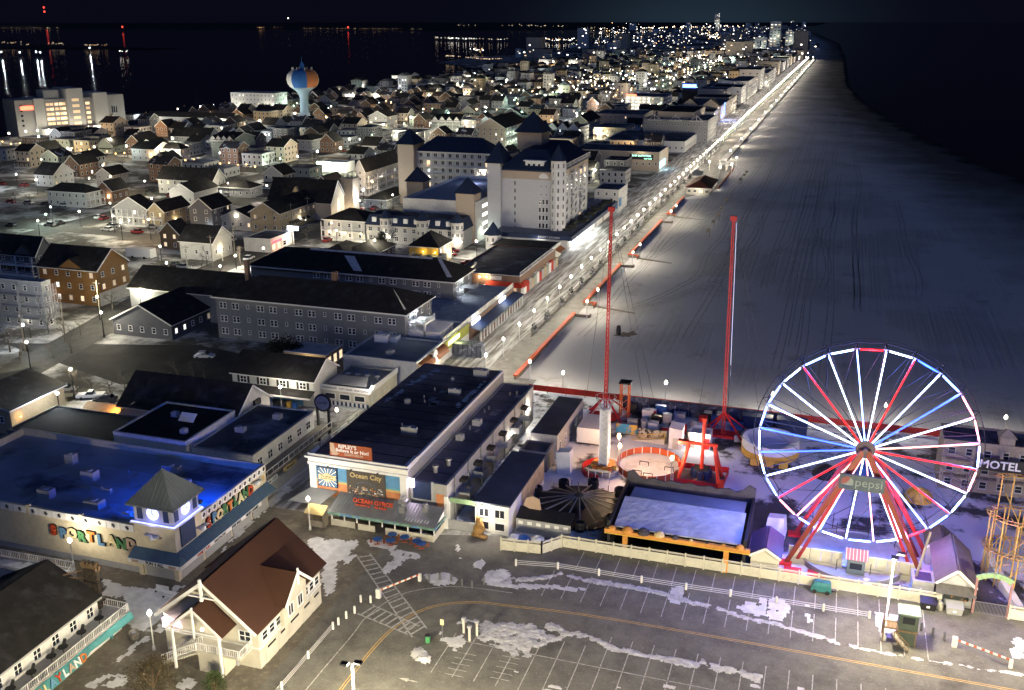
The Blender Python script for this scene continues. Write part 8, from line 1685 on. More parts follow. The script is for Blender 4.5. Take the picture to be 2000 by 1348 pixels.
P = G(574, 478); t = thing('pole_sign', 'lit blue-white sign on a pole beside the avenue', 'sign', P); MB().tube(P, P + Vector((0, 0, 5)), .2).build('pole', 'post_white', t); MB().box(P.x - 2, P.x + 2, P.y - .3, P.y + .3, 5, 6.4).build('panel', 'sign_lit_white', t); lamp(t, P + Vector((0, -2, 5)), 120, (.8, .9, 1))
P = G(597, 247); t = thing('water_tower', 'pale blue water tower with white, blue and orange beach-ball panels', 'water tower', P); M('tank_white', (.52, .50, .46), var=.05); M('tank_blue', (.02, .10, .30), var=.05); M('tank_orange', (.30, .11, .04), var=.08); M('tower_blue', (.24, .36, .45), var=.05)
MB().lathe(P, [(5.6, 0), (4.4, 4), (3.4, 9), (3.0, 14), (3.0, 20), (3.8, 23), (6, 25.2), (9, 27.2)], 24).build('stem', 'tower_blue', t, True)
pr_ = [(9, 27.2), (10.6, 29.6), (11.2, 32.5), (10.6, 35.5), (8.6, 38), (5, 39.2), (.2, 39.6)]
for k, c_ in enumerate(('tank_white', 'tank_blue', 'tank_orange', 'tank_white', 'tank_blue', 'tank_orange')): MB().lathe(P, pr_, 6, None, R(-165 + k * 60), R(-105 + k * 60)).build('tank_panel', c_, t, True)
MB().lathe(P + Vector((0, 0, 39.5)), [(1.6, 0), (1.6, 3.2), (1.0, 3.6), (.2, 5), (.1, 8)], 8).build('top_cabin', 'tank_blue', t)
for k in range(8): a = k * .785; MB().box(P.x + 7 * math.cos(a) - .3, P.x + 7 * math.cos(a) + .3, P.y + 7 * math.sin(a) - .3, P.y + 7 * math.sin(a) + .3, 38.4, 40.6).build('antenna', 'steel', t)
for q in ((-28, -26), (16, -34), (-10, -40)): spot(t, P + Vector((q[0], q[1], 1)), P + Vector((0, 0, 28)), 16000, (.92, .97, 1), 50, .5, .5)
BOX.append((P.x - 12, P.x + 12, P.y - 12, P.y + 12))
def bay_hotel():
    P0 = G(38, 268); P1 = G(248, 252); t = thing('bayside_hotel', 'large grey bayside hotel with projecting stair towers and red sign', 'hotel', P0); d = (P1 - P0); L = d.length; u = d.normalized(); n = Vector((u.y, -u.x, 0)); M('bay_grey', (.22, .22, .21), var=.08); M('bay_pale', (.33, .33, .31), var=.06)
    def blk(nm, a, c, dp, pr, z0, z1, mt): q = [P0 + u * a + n * pr, P0 + u * c + n * pr, P0 + u * c - n * dp, P0 + u * a - n * dp]; return MB().prism([(v.x, v.y) for v in q], z0, z1).build(nm, mt, t)
    blk('wall', 0, L * .16, 22, 0, 0, 23, 'bay_grey'); blk('wall', L * .16, L * .25, 20, 1.2, 0, 23.6, 'bay_pale'); blk('wall', L * .25, L * .45, 20, 0, 0, 22.6, 'bay_grey'); blk('stair_tower', L * .45, L * .60, 20, 3, 0, 29, 'bay_pale'); blk('wall', L * .60, L * .70, 20, 0, 0, 22.6, 'bay_grey'); blk('stair_tower', L * .70, L * .83, 20, 2.5, 0, 25.5, 'bay_pale'); blk('wall', L * .83, L, 20, 0, 0, 23.5, 'bay_grey'); blk('penthouse', L * .28, L * .42, 16, -4, 22.7, 28, 'bay_pale')
    blk('podium', L * .2, L * .8, 0, 7, 0, 4.2, 'white_stucco')
    def wn(a, z, w_, h_, m): q = P0 + u * (L * a) + n * (3.08 if .45 < a < .6 else .08); o = MB().beam(q - u * (w_ / 2) + Vector((0, 0, z)), q + u * (w_ / 2) + Vector((0, 0, z)), .12, h_).build('window', m, t)
    for k in range(5):
        for a in (.285, .32, .365, .405, .43): wn(a, 7 + k * 3.1, 2.2, 1.7, 'pane_warm' if rnd.random() < .35 else 'pane_dim')
        wn(.525, 6.5 + k * 3.8, 4.6, 1.8, 'pane_dim'); wn(.65, 6.5 + k * 3.1, 2.6, 1.7, 'pane_dim' if k % 2 else 'pane_warm')
        wn(.05, 7 + k * 3.1, 1.4, 1.4, 'glass')
    for a in (.88, .90, .92): wn(a, 14, 1.0, 4.5, 'glass'); wn(a, 5, 1.0, 4.5, 'glass')
    q = P0 + u * (L * .1) + n * .3 + Vector((0, 0, 18)); MB().beam(q - u * 4, q + u * 4, .3, 2.4).build('red_sign', 'neon_red2', t)
    for a in (.02, .12, .22, .30, .34, .45, .58, .68, .80, .95): p_ = P0 + u * (L * a) + n * 9 + Vector((0, 0, 3.4)); lamp(t, p_, 900, (1, .9, .72), .5); MB().ball(p_ + Vector((0, 0, .9)), .55, n=6).build('wall_lamp', 'lamp_white', t)
bay_hotel()
# marina hall, bay apartments
for nm, lb, se, w_, n_, z, rf, wl, fl, lt in (('marina_hall', 'long low marina hall with pale wall by the dark bay', (452, 232), 286, 470, 6, 'gx', 'white_stucco', 1, .3), ('bay_apartments', 'pale bay-side apartments with brightly lit stairwell', (536, 184), 450, 560, 16, 'flat', 'white_stucco', 5, .25), ('bay_club', 'club house with glowing end gable on the bay shore', (800, 148), 765, 818, 8, 'gx', 'white_stucco', 2, .4), ('far_apartments', 'pair of floodlit pale apartment blocks in the middle distance', (1072, 117), 1052, 1080, 12, 'flat', 'white_stucco', 4, .6), ('far_apartments', 'floodlit pale apartment slab east of its twin', (1128, 118), 1110, 1136, 12, 'flat', 'white_stucco', 4, .6)):
    b = H(nm, lb, se, w_, n_, z, rf, 3, wl, 'flat_roof' if rf == 'flat' else 'dark_roof', fl, lt); lamp(b.o, (b.x1 - 6, b.y0 - 6, 4), 1500, (1, .95, .8), .5); lamp(b.o, (b.x0 + 6, b.y0 - 6, 4), 900, (1, .95, .8), .5)
for k in range(30):
    q = G(6 + k * 17, 285 + k * 1.65 + (k % 2) * 3); far_lamp(q.x, q.y, 2.2, .45, 'lamp_amber', 'amber post lamp along the bridge road', 'amber lamps of the bridge road', 120 if k % 2 else 0, (1, .6, .25))
LAMPS5 = [(125, 88), (278, 130), (797, 16), (1120, 140), (852, 310), (392, 340), (293, 447), (873, 410), (935, 463), (1765, 155), (1290, 775), (1703, 800), (1240, 648), (752, 1038), (783, 1160), (178, 1258), (690, 118), (324, 18)]
lampx = [(a / 3.964, 320 + c / 3.964) for a, c in LAMPS5] + [(52, 671), (138, 724), (702, 393.5), (657, 452), (731.6, 471.5), (767, 382), (515, 487), (112, 771)]
Z1 = [(430, 1110), (545, 1165), (855, 1098), (980, 1138), (1090, 925), (1318, 935), (1378, 852), (1478, 843), (1553, 832), (1652, 822), (1748, 808), (1490, 942), (1335, 1080), (1410, 1133), (1355, 1142), (1970, 965), (320, 1240), (70, 1040), (115, 967), (300, 1065)]
Z2 = [(523, 716), (588, 705), (657, 708), (838, 690), (822, 713), (757, 753), (918, 748), (967, 717), (1028, 735), (1037, 722), (922, 768), (1190, 742), (1283, 733), (1340, 745), (1385, 733), (1455, 742), (1358, 715), (1605, 745), (1612, 735), (1778, 753), (1640, 600), (1770, 650), (1830, 640), (1562, 655), (1485, 665), (1943, 625), (533, 850), (345, 910), (300, 885), (577, 950), (725, 930), (468, 975), (30, 942), (215, 940), (225, 1000), (988, 972), (1075, 1065), (1255, 1070), (70, 1050), (875, 1165), (655, 1153), (475, 1180), (250, 145), (1560, 1015), (1820, 960), (1200, 915)]
lampx += [(a / 3.964, c / 3.964) for a, c in Z1] + [(500 + a / 3.964, c / 3.964) for a, c in Z2]
for i, (a, c) in enumerate(lampx):
    P = G(a, c, 6); near = P.y < 420; far_lamp(P.x, P.y, 6, .34 if near else .30 + P.y * .0006, 'lamp_white' if i % 5 else 'lamp_cool', 'street lamp lighting a snowy street of the old town', 'street lamps of the old town', (850 if near else 1250), (1, .92, .68) if i % 5 else (.88, .96, 1))
rr = random.Random(5)
def blocked(x, y, r=3):
    if any(a - r < x < b_ + r and c - r < y < d + r for a, b_, c, d in BOX): return True
    for pts, wd in ROADS:
        for p_, q_ in zip(pts, pts[1:]):
            A = Vector((p_[0], p_[1])); Bv = Vector((q_[0], q_[1])); ab = Bv - A; t_ = max(0, min(1, (Vector((x, y)) - A).dot(ab) / ab.length_squared))
            if (A + ab * t_ - Vector((x, y))).length < wd / 2 + r: return True
    return False
def house_mesh(w_, d_, h_, rh, wall, roof, kind, lit, q):
    m = MB(); hw, hd = w_ / 2, d_ / 2
    if kind == 'y':
        m.add([(-hw, -hd, 0), (hw, -hd, 0), (hw, -hd, h_), (0, -hd, h_ + rh), (-hw, -hd, h_), (-hw, hd, 0), (hw, hd, 0), (hw, hd, h_), (0, hd, h_ + rh), (-hw, hd, h_)], [(0, 1, 2, 3, 4), (9, 8, 7, 6, 5), (1, 6, 7, 2), (0, 4, 9, 5)], wall)
        for s_ in (-1, 1): m.poly3([(0, -hd - .4, h_ + rh + .03), (0, hd + .4, h_ + rh + .03), (s_ * (hw + .4), hd + .4, h_ - .25), (s_ * (hw + .4), -hd - .4, h_ - .25)], (s_ * rh, 0, hw), .2, roof)
        for s_ in (-1, 1): m.beam((0, -hd - .45, h_ + rh + .1), (s_ * (hw + .4), -hd - .45, h_ - .2), .06, .3, 'white_trim')
    elif kind == 'x':
        m.add([(-hw, -hd, 0), (-hw, hd, 0), (-hw, hd, h_), (-hw, 0, h_ + rh), (-hw, -hd, h_), (hw, -hd, 0), (hw, hd, 0), (hw, hd, h_), (hw, 0, h_ + rh), (hw, -hd, h_)], [(0, 4, 3, 2, 1), (5, 6, 7, 8, 9), (0, 5, 9, 4), (1, 2, 7, 6)], wall)
        for s_ in (-1, 1): m.poly3([(-hw - .4, 0, h_ + rh + .03), (hw + .4, 0, h_ + rh + .03), (hw + .4, s_ * (hd + .4), h_ - .25), (-hw - .4, s_ * (hd + .4), h_ - .25)], (0, s_ * rh, hd), .2, roof)
        for s_ in (-1, 1): m.beam((hw + .45, 0, h_ + rh + .1), (hw + .45, s_ * (hd + .4), h_ - .2), .06, .3, 'white_trim')
    else:
        m.box(-hw, hw, -hd, hd, 0, h_, wall); m.box(-hw - .1, hw + .1, -hd - .1, hd + .1, h_ + .003, h_ + .35, 'grey_trim'); m.box(-hw + .2, hw - .2, -hd + .2, hd - .2, h_ + .353, h_ + .37, roof)
    fl = max(1, int(h_ / 2.8)); fh = h_ / fl
    for f in range(fl):
        for fc, ln in (('S', w_), ('E', d_)):
            n = max(2, int(ln / 2.9))
            for k in range(n):
                u = -ln / 2 + (k + .5) * ln / n; z0 = f * fh + fh * .3; pm = rr.choice(('pane_warm', 'pane_white', 'pane_dim')) if rr.random() < lit else 'glass'
                if fc == 'S': m.box(u - .6, u + .6, -hd - .05, -hd + .02, z0 - .1, z0 + 1.5, 'white_trim'); m.box(u - .47, u + .47, -hd - .08, -hd - .052, z0, z0 + 1.38, pm)
                else: m.box(hw - .02, hw + .05, u - .6, u + .6, z0 - .1, z0 + 1.5, 'white_trim'); m.box(hw + .052, hw + .08, u - .47, u + .47, z0, z0 + 1.38, pm)
    if q % 2 == 0 and kind != 'f':      # porch
        m.box(-hw, hw, -hd - 2.2, -hd - .06, 2.6, 2.8, roof); m.box(-hw, hw, -hd - 2.2, -hd - .06, 0, .3, 'white_trim')
        for k in range(4): x = -hw + .1 + k * (w_ - .35) / 3; m.box(x, x + .16, -hd - 2.15, -hd - 2.0, .3, 2.6, 'white_trim')
    if q % 3 == 1 and kind != 'f': m.box(-hw * .4, -hw * .4 + .8, -.4, .4, h_ + rh * .3, h_ + rh + 1.0, 'brick')
    return m.mesh('house')
HM = []; cn = {'white_siding': 'white', 'grey_siding': 'grey', 'dark_siding': 'dark grey', 'tan_siding': 'tan', 'sage_siding': 'sage green', 'brown_siding': 'brown', 'brick': 'brick', 'beige_stucco': 'beige'}
kn = {'x': 'side-gabled', 'y': 'gable-fronted', 'f': 'flat-roofed'}
for k in range(26):
    kd = ('y', 'x', 'f')[k % 3]; wl = rr.choice(list(cn)); w_ = rr.uniform(8, 11) if kd != 'f' else rr.uniform(10, 14); d_ = rr.uniform(10, 15); h_ = rr.choice((4.2, 6.0, 6.4, 8.6)); snowy = k % 4 == 3
    HM.append((house_mesh(w_, d_, h_, rr.uniform(2.6, 4.2), wl, 'snowy_roof' if snowy else ('flat_roof' if kd == 'f' else 'dark_roof'), kd, .04, k), w_, d_, h_, '%s %s %s house%s among the town streets' % (cn[wl], kn[kd], ('two-storey', 'low', 'tall')[0 if 5 < h_ < 7 else 1 if h_ < 5 else 2], ' with snowy roof' if snowy else '')))
spots = []
y = 168.0
while y < 1900:
    x = -100 if y > 440 else -178
    while x > (-478 if y > 560 else -470):
        jx, jy = x + rr.uniform(-3, 3), y + rr.uniform(-3, 3)
        if not blocked(jx, jy, 6.5) and rr.random() < (.9 if y > 430 else .4 if y > 350 else 0): spots.append((jx, jy))
        x -= rr.uniform(14, 18)
    y += rr.uniform(18, 21)
spots.sort(key=lambda s_: s_[1])
far = MB(); nn = 0
for i, (x, y) in enumerate(spots):
    pxx, pyy = PR(x, y, 0)
    if pxx < -80: continue
    me, w_, d_, h_, lb = HM[rr.randrange(len(HM))]
    if nn < 300: tag(link('house', me, (x, y, 0), None, 0), lb, 'house', lb); nn += 1
    else:
        k = far; hw, hd = w_ / 2, d_ / 2; rh = rr.uniform(0, 3.5); wl = rr.choice(('white_siding', 'grey_siding', 'tan_siding', 'dark_siding', 'beige_stucco')); h_ = h_ if rr.random() < .9 else rr.uniform(9, 20)
        k.box(x - hw, x + hw, y - hd, y + hd, 0, h_, wl); k.add([(x - hw - .3, y - hd - .3, h_ + .01), (x + hw + .3, y - hd - .3, h_ + .01), (x + hw + .3, y + hd + .3, h_ + .01), (x - hw - .3, y + hd + .3, h_ + .01), (x, y - hd - .3, h_ + rh + .3), (x, y + hd + .3, h_ + rh + .3)], [(0, 1, 4), (1, 2, 5, 4), (2, 3, 5), (3, 0, 4, 5)], rr.choice(('dark_roof', 'dark_roof', 'flat_roof')))
        for f in range(int(h_ / 2.8)):
            for u in range(3):
                if rr.random() < .8: k.box(x - hw + 1.5 + u * 3, x - hw + 2.7 + u * 3, y - hd - .08, y - hd - .02, f * 2.8 + .9, f * 2.8 + 2.2, 'glass' if rr.random() < .92 else rr.choice(('pane_warm', 'pane_white')))
for k in range(900):                       # the built-up spit beyond, up to the far end
    y = 1900 + 5600 * rr.random() ** 1.5; lo = -620 - (y - 1900) * .085; hi = -75 - max(0, y - 2600) * .05; x = rr.uniform(lo, hi) if rr.random() < .6 else rr.uniform(lo * .45 + hi * .55, hi)
    w_, d_ = rr.uniform(10, 34), rr.uniform(12, 30); h_ = rr.choice((6, 7, 9, 9, 12, 16)) if rr.random() < .96 else rr.uniform(24, 52)
    far.box(x - w_ / 2, x + w_ / 2, y - d_ / 2, y + d_ / 2, 0, h_, rr.choice(('white_stucco', 'grey_stucco', 'beige_stucco', 'dark_siding'))); far.box(x - w_ / 2 - .2, x + w_ / 2 + .2, y - d_ / 2 - .2, y + d_ / 2 + .2, h_ + .01, h_ + .5, 'dark_roof')
    for f in range(int(h_ / 3)):
        if rr.random() < .35: u = rr.uniform(-w_ / 2, w_ / 2 - 3); far.box(x + u, x + u + rr.uniform(1.5, 4), y - d_ / 2 - .12, y - d_ / 2 - .02, f * 3 + .8, f * 3 + 2.4, rr.choice(('pane_warm', 'pane_white', 'lamp_white')))
stuff(far.build('far_houses', None), 'dense far-off houses and blocks of the town merging towards the horizon', 'houses')
# far boardwalk hotels (each a thing), towers at the far end
for k in range(13):
    y = 640 + k * 98; w_ = rr.uniform(20, 30); d_ = rr.uniform(34, 60); h_ = rr.choice((9, 12, 14, 17, 20))
    b = B('beachfront_hotel', 'beachfront hotel with lit balconies facing the far boardwalk', -88 - w_, -88, y, y + d_, h_, rr.choice(('white_stucco', 'beige_stucco', 'grey_stucco')), group='far beachfront hotels'); b.flat('dark_roof', .5, cap=None); b.wins('E', max(3, int(d_ / 7)), [1 + f * 2.9 for f in range(int(h_ / 2.9))], 2.6, 1.6, .22); b.wins('S', 4, [1 + f * 2.9 for f in range(int(h_ / 2.9))], 2, 1.5, .12); lamp(b.o, (-84, y + d_ * .3, 4), 500, (1, .92, .78), .5); lamp(b.o, (-84, y + d_ * .8, 4), 500, (1, .92, .78), .5)
for a, c, h_ in ((1486, 108, 34), (1513, 100, 64), (1544, 98, 42), (1400, 66, 90), (1560, 104, 30), (1472, 112, 30)):
    P = G(a, c); b = B('tower_block', 'slender pale tower block near the far end of the spit', P.x - 14, P.x + 10, P.y, P.y + 24, h_, 'white_stucco', group='far tower blocks'); b.flat('dark_roof', .5, cap=None); b.wins('S', 3, [2 + f * 6 for f in range(int(h_ / 6))], 4.5, 2.2, .5); lamp(b.o, (P.x, P.y - 12, h_ * .5), 1800, (.9, 1, .85), 1)
cand = []
for k in range(190):
    y = 700 + 1350 * rr.random() ** 1.2; cand.append((rr.uniform(-470, -95), y))
rl_ = []
for pts, wd in ROADS[:-1]:
    for p_, q_ in zip(pts, pts[1:]):
        L = math.hypot(q_[0] - p_[0], q_[1] - p_[1]); n = int(L / 36)
        for k in range(n): f = (k + .5) / n; s_ = (wd / 2 + 1.2) * (1 if k % 2 else -1); d_ = ((q_[0] - p_[0]) / L, (q_[1] - p_[1]) / L); rl_.append((p_[0] + (q_[0] - p_[0]) * f - d_[1] * s_, p_[1] + (q_[1] - p_[1]) * f + d_[0] * s_))
rl_ = [q for q in rl_ if 150 < q[1] < 2100 and PR(q[0], q[1], 0)[0] > 0 and not any(a < q[0] < b_ and e < q[1] < d for a, b_, e, d in BOX)]
cand = [c for c in cand if not any(a < c[0] < b_ and e < c[1] < d for a, b_, e, d in BOX)]
cl_ = [('lamp_white', (1, .93, .68), 'white'), ('lamp_warm', (1, .72, .42), 'warm'), ('lamp_cool', (.88, .95, 1), 'cool white'), ('lamp_white', (1, .9, .72), 'white'), ('lamp_green', (.7, 1, .8), 'greenish')]
for i, (x, y) in enumerate(sorted(rl_, key=lambda s_: s_[1])[:250]):
    g_, c_, n_ = cl_[rr.randrange(5)]; far_lamp(x, y, rr.choice((4, 5.5, 7)), (.26 + y * .0004), g_, n_ + ' street lamp along the town streets', n_ + ' lamps of the middle town', 1300, c_)
fl_ = MB()
def dot(P, r, m): fl_.tube((P[0], P[1], 0), (P[0], P[1], P[2]), r * .18, n=3, m='dark_metal', cap=False); fl_.ball((P[0], P[1], P[2] + r), r, m, 5)
for (x, y) in cand + sorted(rl_, key=lambda s_: s_[1])[250:]: dot((x, y, 6), .2 + y * .00028, cl_[rr.randrange(5)][0])
def band(pts, n, sx, sy, r0, cols=('lamp_white', 'lamp_warm', 'lamp_cool', 'lamp_white', 'lamp_amber'), z=8):
    for k in range(n):
        t_ = rr.random() * (len(pts) - 1); i = min(int(t_), len(pts) - 2); a = pts[i]; c = pts[i + 1]; f = t_ - i
        q = G(a[0] + (c[0] - a[0]) * f + rr.gauss(0, sx), max(44, a[1] + (c[1] - a[1]) * f + rr.gauss(0, sy))); D = math.hypot(q.x, q.y); dot((q.x, q.y, z), max(.5, D * r0 * rr.uniform(.35, 1.05)), rr.choice(cols))
band([(1345, 56), (1370, 64), (1395, 76), (1425, 92), (1410, 105), (1385, 118), (1330, 128)], 230, 9, 2.2, .00042)
band([(1240, 60), (1330, 54), (1450, 55)], 60, 10, 1.2, .0004); band([(1180, 62), (1250, 66), (1400, 100)], 120, 26, 8, .00036)
band([(1390, 120), (1300, 150), (1180, 175), (1060, 190)], 190, 30, 9, .00022); band([(1470, 85), (1550, 100), (1500, 130), (1440, 170)], 150, 14, 6, .00040)
band([(885, 52), (1000, 52), (1110, 54), (1180, 60)], 46, 6, .9, .00026, ('shore_warm',)); band([(855, 79), (900, 81), (990, 82)], 50, 4, .8, .00028, ('shore_warm', 'lamp_white')); band([(1040, 76), (1080, 84), (1120, 83), (1160, 90), (1240, 88)], 70, 5, 1.4, .00036)
band([(865, 118), (900, 121), (950, 126), (980, 125)], 46, 2, .6, .00034, ('shore_amber', 'shore_warm', 'shore_warm')); band([(915, 104), (945, 106)], 14, 4, 2, .0004)
band([(5, 90), (60, 95)], 14, 5, 3, .0003, ('shore_warm', 'shore_amber')); band([(100, 91), (125, 92)], 12, 3, 1.2, .0003, ('shore_warm',)); band([(165, 95), (210, 95)], 20, 2, .5, .0003, ('shore_warm', 'shore_amber')); band([(225, 108), (248, 108)], 6, 2, .6, .0003)
band([(0, 57), (115, 57.5)], 20, 3, .2, .0002, ('shore_warm',)); band([(500, 57), (560, 55)], 9, 4, .5, .0003, ('shore_amber',)); band([(590, 58.3), (690, 59), (820, 60)], 60, 3, .15, .00016, ('shore_amber', 'shore_warm'))
band([(1480, 84), (1468, 112)], 30, 1, .8, .0005, ('lamp_white',)); band([(1488, 84), (1492, 112)], 30, 1, .8, .0005, ('lamp_white',))
stuff(fl_.build('far_lights', None), 'countless far-off street lamps and signs of the town and the opposite shore', 'lights')
for a, c, h_, n_ in ((90, 40, 170, 2), (240, 62, 24, 1), (680, 61, 20, 1), (1519, 78, 30, 1)):
    P = G(a, max(c, 47)); t = thing('radio_mast', ('tall radio mast with two red warning lights on the far shore', 'short mast with a red light on the bay', 'marker mast with a red light near the long causeway', 'roof mast with a red light above the far towers')[(90, 240, 680, 1519).index(a)], 'mast', P); D = math.hypot(P.x, P.y)
    MB().tube(P, P + Vector((0, 0, h_)), D * .0001, n=4).build('mast', 'dark_metal', t)
    for k in range(n_): MB().ball(P + Vector((0, 0, h_ * (1 - .25 * k))), D * .0008, n=6).build('warning_light', 'lamp_red', t)
# bright waterside lamps whose light streaks over the bay
for a, c in ((4, 112), (40, 113), (72, 112), (80, 113), (176, 103)):
    P = G(a, c); far_lamp(P.x, P.y, 9, 1.2, 'lamp_cool', 'bright dock lamp throwing a long streak over the bay', 'dock lamps over the bay', 1800, (.8, .9, 1))
# ================================================================== trees and cars
def bare_tree(seed, h=7.5):
    q = random.Random(seed); m = MB()
    def grow(p, d, L, r, lv):
        e = p + d * L; m.tube(p, e, r, r * .62, 5 if lv > 2 else 3, cap=False)
        if lv == 0: return
        for k in range(3 if lv > 1 else 4):
            nd = (d + Vector((q.gauss(0, .55), q.gauss(0, .55), q.gauss(.12, .3)))).normalized(); grow(p + d * L * q.uniform(.55, 1), nd, L * q.uniform(.6, .8), r * .55, lv - 1)
    grow(Vector((0, 0, 0)), Vector((0, 0, 1)), h * .32, .16, 4)
    k = MB(); k.tube((0, 0, -.1), (0, 0, h * .2), .2, .16, 6)
    return m.mesh('crown', M('bark', (.10, .085, .07), var=.2)), k.mesh('trunk', 'bark')
BT = [bare_tree(k) for k in range(5)]
tx = [(20, 688), (40, 705), (95, 650), (128, 668), (158, 655), (220, 605), (268, 580), (335, 555), (405, 520), (150, 765), (180, 768), (215, 768), (245, 765), (380, 748), (400, 742), (350, 746), (320, 752), (395, 530), (470, 520), (105, 700), (140, 690), (60, 660), (600, 470), (690, 470), (745, 470), (530, 440), (710, 310), (690, 300), (640, 320), (665, 312), (610, 318), (650, 305), (240, 330), (260, 312), (300, 335), (150, 395), (60, 400), (30, 392), (470, 700), (10, 675), (430, 540), (745, 418), (690, 415), (770, 425)]
for i in range(60): tx.append((rr.uniform(350, 1100), rr.uniform(185, 330)))
nt_ = 0
for i, (a, c) in enumerate(tx):
    P = G(a, c)
    if i > 43 and blocked(P.x, P.y, 1): continue
    t = thing('bare_tree', 'leafless street tree with fine spreading branches', 'tree', P, 'leafless trees of the town'); cm, km = BT[i % 5]; s_ = rr.uniform(.75, 1.15)
    link('crown', cm, P, t, i * 1.1, (s_, s_, s_)); link('trunk', km, P, t, 0, (s_, s_, s_))
def evergreen(x, y, r, h, lb, n=2600):
    t = thing('evergreen_tree', lb, 'tree', (x, y, 0)); q = random.Random(int(x)); m = MB()
    cl = [(q.gauss(0, .5) * r, q.gauss(0, .5) * r, h * q.uniform(.3, .95), r * q.uniform(.35, .6)) for _ in range(11)]
    for i in range(n):
        cx1, cy1, cz1, cr1 = q.choice(cl); v = Vector((q.gauss(0, 1), q.gauss(0, 1), q.gauss(0, 1))).normalized() * cr1 * q.random() ** .4; c = Vector((x + cx1 + v.x, y + cy1 + v.y, max(.6, cz1 + v.z * .8))); s_ = q.uniform(.15, .35)
        d1 = Vector((q.gauss(0, 1), q.gauss(0, 1), q.gauss(0, .5))).normalized() * s_; d2 = Vector((q.gauss(0, 1), q.gauss(0, 1), q.gauss(0, .5))).normalized() * s_; m.add([c, c + d1, c + d1 + d2, c + d2], [(0, 1, 2, 3)])
    m.build('crown', 'leaf_dark', t); k = MB(); k.tube((x, y, 0), (x, y, h * .6), .3, .12, 6); [k.tube((x, y, h * .3), (x + a_ * .7, y + b_ * .7, c_), .1, .03, 4) for a_, b_, c_, _ in cl]; k.build('trunk', 'bark', t)
P = G(668, 668); evergreen(P.x, P.y, 6.5, 9.5, 'dark evergreen tree in front of the grey hotel', 4200)
P = G(560, 700); evergreen(P.x, P.y, 4, 5, 'low dark evergreen beside the lit porch')
P = G(750, 487); evergreen(P.x, P.y, 3.6, 5.5, 'dark evergreen between the small cottages')
def car(x, y, rz, mat, lb, kind='car', group=None):
    t = thing('parked_' + ('pickup' if kind == 'pickup' else 'car'), lb, 'pickup truck' if kind == 'pickup' else 'car', (0, 0, 0), group)
    L, Wd = (5.4, 1.95) if kind == 'pickup' else (4.5, 1.8); prof = [(-L / 2, .45), (L / 2, .45), (L / 2, .85), (L / 2 - .2, 1.0), (L * .18, 1.05), (-L / 2, 1.05)] if kind == 'pickup' else [(-L / 2, .4), (L / 2, .4), (L / 2, .75), (L / 2 - 1.1, .98), (-L / 2 + .1, 1.0), (-L / 2, .8)]
    MB().poly3([(a, -Wd / 2, b_) for a, b_ in prof], (0, 1, 0), Wd).build('body', mat, t)
    x0, x1 = (-.6, 1.0) if kind == 'pickup' else (-1.7, .95); c0, c1 = (-.45, .35) if kind == 'pickup' else (-1.2, .2)
    MB().add([(x0, -.85, 1.04), (x1, -.85, 1.04), (x1, .85, 1.04), (x0, .85, 1.04), (c0, -.7, 1.6), (c1, -.7, 1.6), (c1, .7, 1.6), (c0, .7, 1.6)], [(0, 1, 5, 4), (1, 2, 6, 5), (2, 3, 7, 6), (3, 0, 4, 7)]).build('window', 'glass', t); MB().box(c0 - .05, c1 + .05, -.74, .74, 1.6, 1.68).build('roof', mat, t)
    for sx in (-L * .31, L * .31):
        for sy in (-1, 1): MB().tube((sx, sy * (Wd / 2 - .2), .34), (sx, sy * (Wd / 2 + .02), .34), .34, n=12).build('wheel', 'black_panel', t)
    for sy in (-.6, .6): MB().box(L / 2 - .02, L / 2 + .04, sy - .2, sy + .2, .62, .8).build('headlight', 'letter_white', t)
    t.location = (x, y, .03); t.rotation_euler = (0, 0, rz); return t
M('car_white', (.6, .6, .6), rough=.3, var=.03); M('car_dark', (.03, .03, .035), rough=.3, var=.03); M('car_grey', (.2, .2, .21), rough=.3, var=.03); M('car_red', (.25, .03, .03), rough=.3, var=.03)
t = thing('site_trailer', 'white site trailer in the snowy vacant lot by the avenue', 'trailer', (-211, 263, 0)); MB().box(-216, -206.5, 261.5, 264.5, .5, 3.3).build('box_body', 'white_trim', t)
for x in (-213.5, -209): MB().tube((x, 261.4, .45), (x, 264.6, .45), .45, n=10).build('wheel', 'black_panel', t)
P = G(178, 778); car(P.x, P.y, 3.6, 'car_white', 'white pickup truck parked on the snowy yard behind the barn', 'pickup'); P = G(206, 785); car(P.x, P.y, 3.5, 'car_dark', 'dark car parked beside the white pickup'); P = G(130, 765); car(P.x, P.y, .4, 'car_grey', 'grey car half behind the dark barn roof')
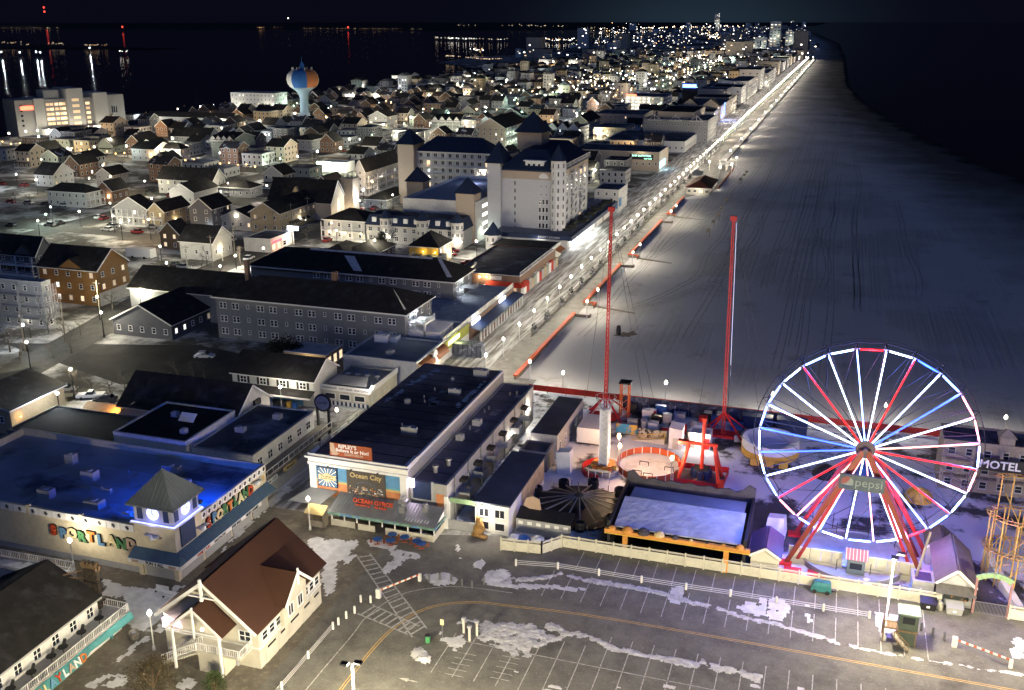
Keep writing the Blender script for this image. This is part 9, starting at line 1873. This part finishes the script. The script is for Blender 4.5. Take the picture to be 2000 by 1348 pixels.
cars = [(195, 427), (222, 442), (300, 446), (880, 500), (560, 700), (345, 520), (360, 525), (640, 472), (300, 580), (310, 570), (505, 470), (150, 268), (165, 268), (180, 268), (120, 270), (270, 248), (290, 246), (310, 246), (330, 245), (700, 410), (570, 452), (420, 330), (350, 306), (365, 306), (400, 700), (350, 650), (225, 445), (885, 493)]
cc = [('car_white', 'white'), ('car_dark', 'black'), ('car_grey', 'grey'), ('car_red', 'red')]
for i, (a, c) in enumerate(cars): P = G(a, c); m_, n_ = cc[i % 4]; car(P.x, P.y, rr.choice((0, 1.57, .3)), m_, n_ + ' car parked in the town', 'car', n_ + ' cars parked in the town')

PC = [car(-300 - k * 9, 330, 0, cc[k][0], cc[k][1] + ' car parked along a town street', 'car', cc[k][1] + ' cars along the streets') for k in range(4)]
for pts, wd in ROADS[:9]:
    for p_, q_ in zip(pts, pts[1:]):
        L = math.hypot(q_[0] - p_[0], q_[1] - p_[1]); a = math.atan2(q_[1] - p_[1], q_[0] - p_[0])
        for k in range(int(min(L, 420) / 13)):
            if rr.random() < .6: continue
            f = (k + .5) * 13 / L; s_ = (wd / 2 - 1.3) * rr.choice((-1, 1)); x = p_[0] + (q_[0] - p_[0]) * f - math.sin(a) * s_; y = p_[1] + (q_[1] - p_[1]) * f + math.cos(a) * s_
            if 0 < PR(x, y, 0)[0] < 1300 and y > 200: copy_tree(rr.choice(PC), None, (x, y, .04), None, a)
for k in range(16):
    f = k / 15; x = AVE[0].x + (AVE[4].x - AVE[0].x) * f * 1.25 - 8; y = AVE[0].y + (AVE[4].y - AVE[0].y) * f * 1.25; t = thing('utility_pole', 'timber utility pole with crossarm and wires along the avenue', 'utility pole', (x, y, 0), 'utility poles along the avenue')
    MB().tube((x, y, 0), (x, y, 10), .17, .12, 7).build('pole', 'old_wood', t); MB().box(x - 1.2, x + 1.2, y - .07, y + .07, 9.2, 9.36).build('crossarm', 'old_wood', t)
    dx, dy = (AVE[4].x - AVE[0].x) * 1.25 / 15, (AVE[4].y - AVE[0].y) * 1.25 / 15
    for w_ in (-1, 0, 1): MB().tube((x + w_, y, 9.4), (x + w_ + dx / 2, y + dy / 2, 8.8), .03, n=3).tube((x + w_ + dx / 2, y + dy / 2, 8.8), (x + w_ + dx, y + dy, 9.4), .03, n=3).build('wire', 'dark_metal', t)
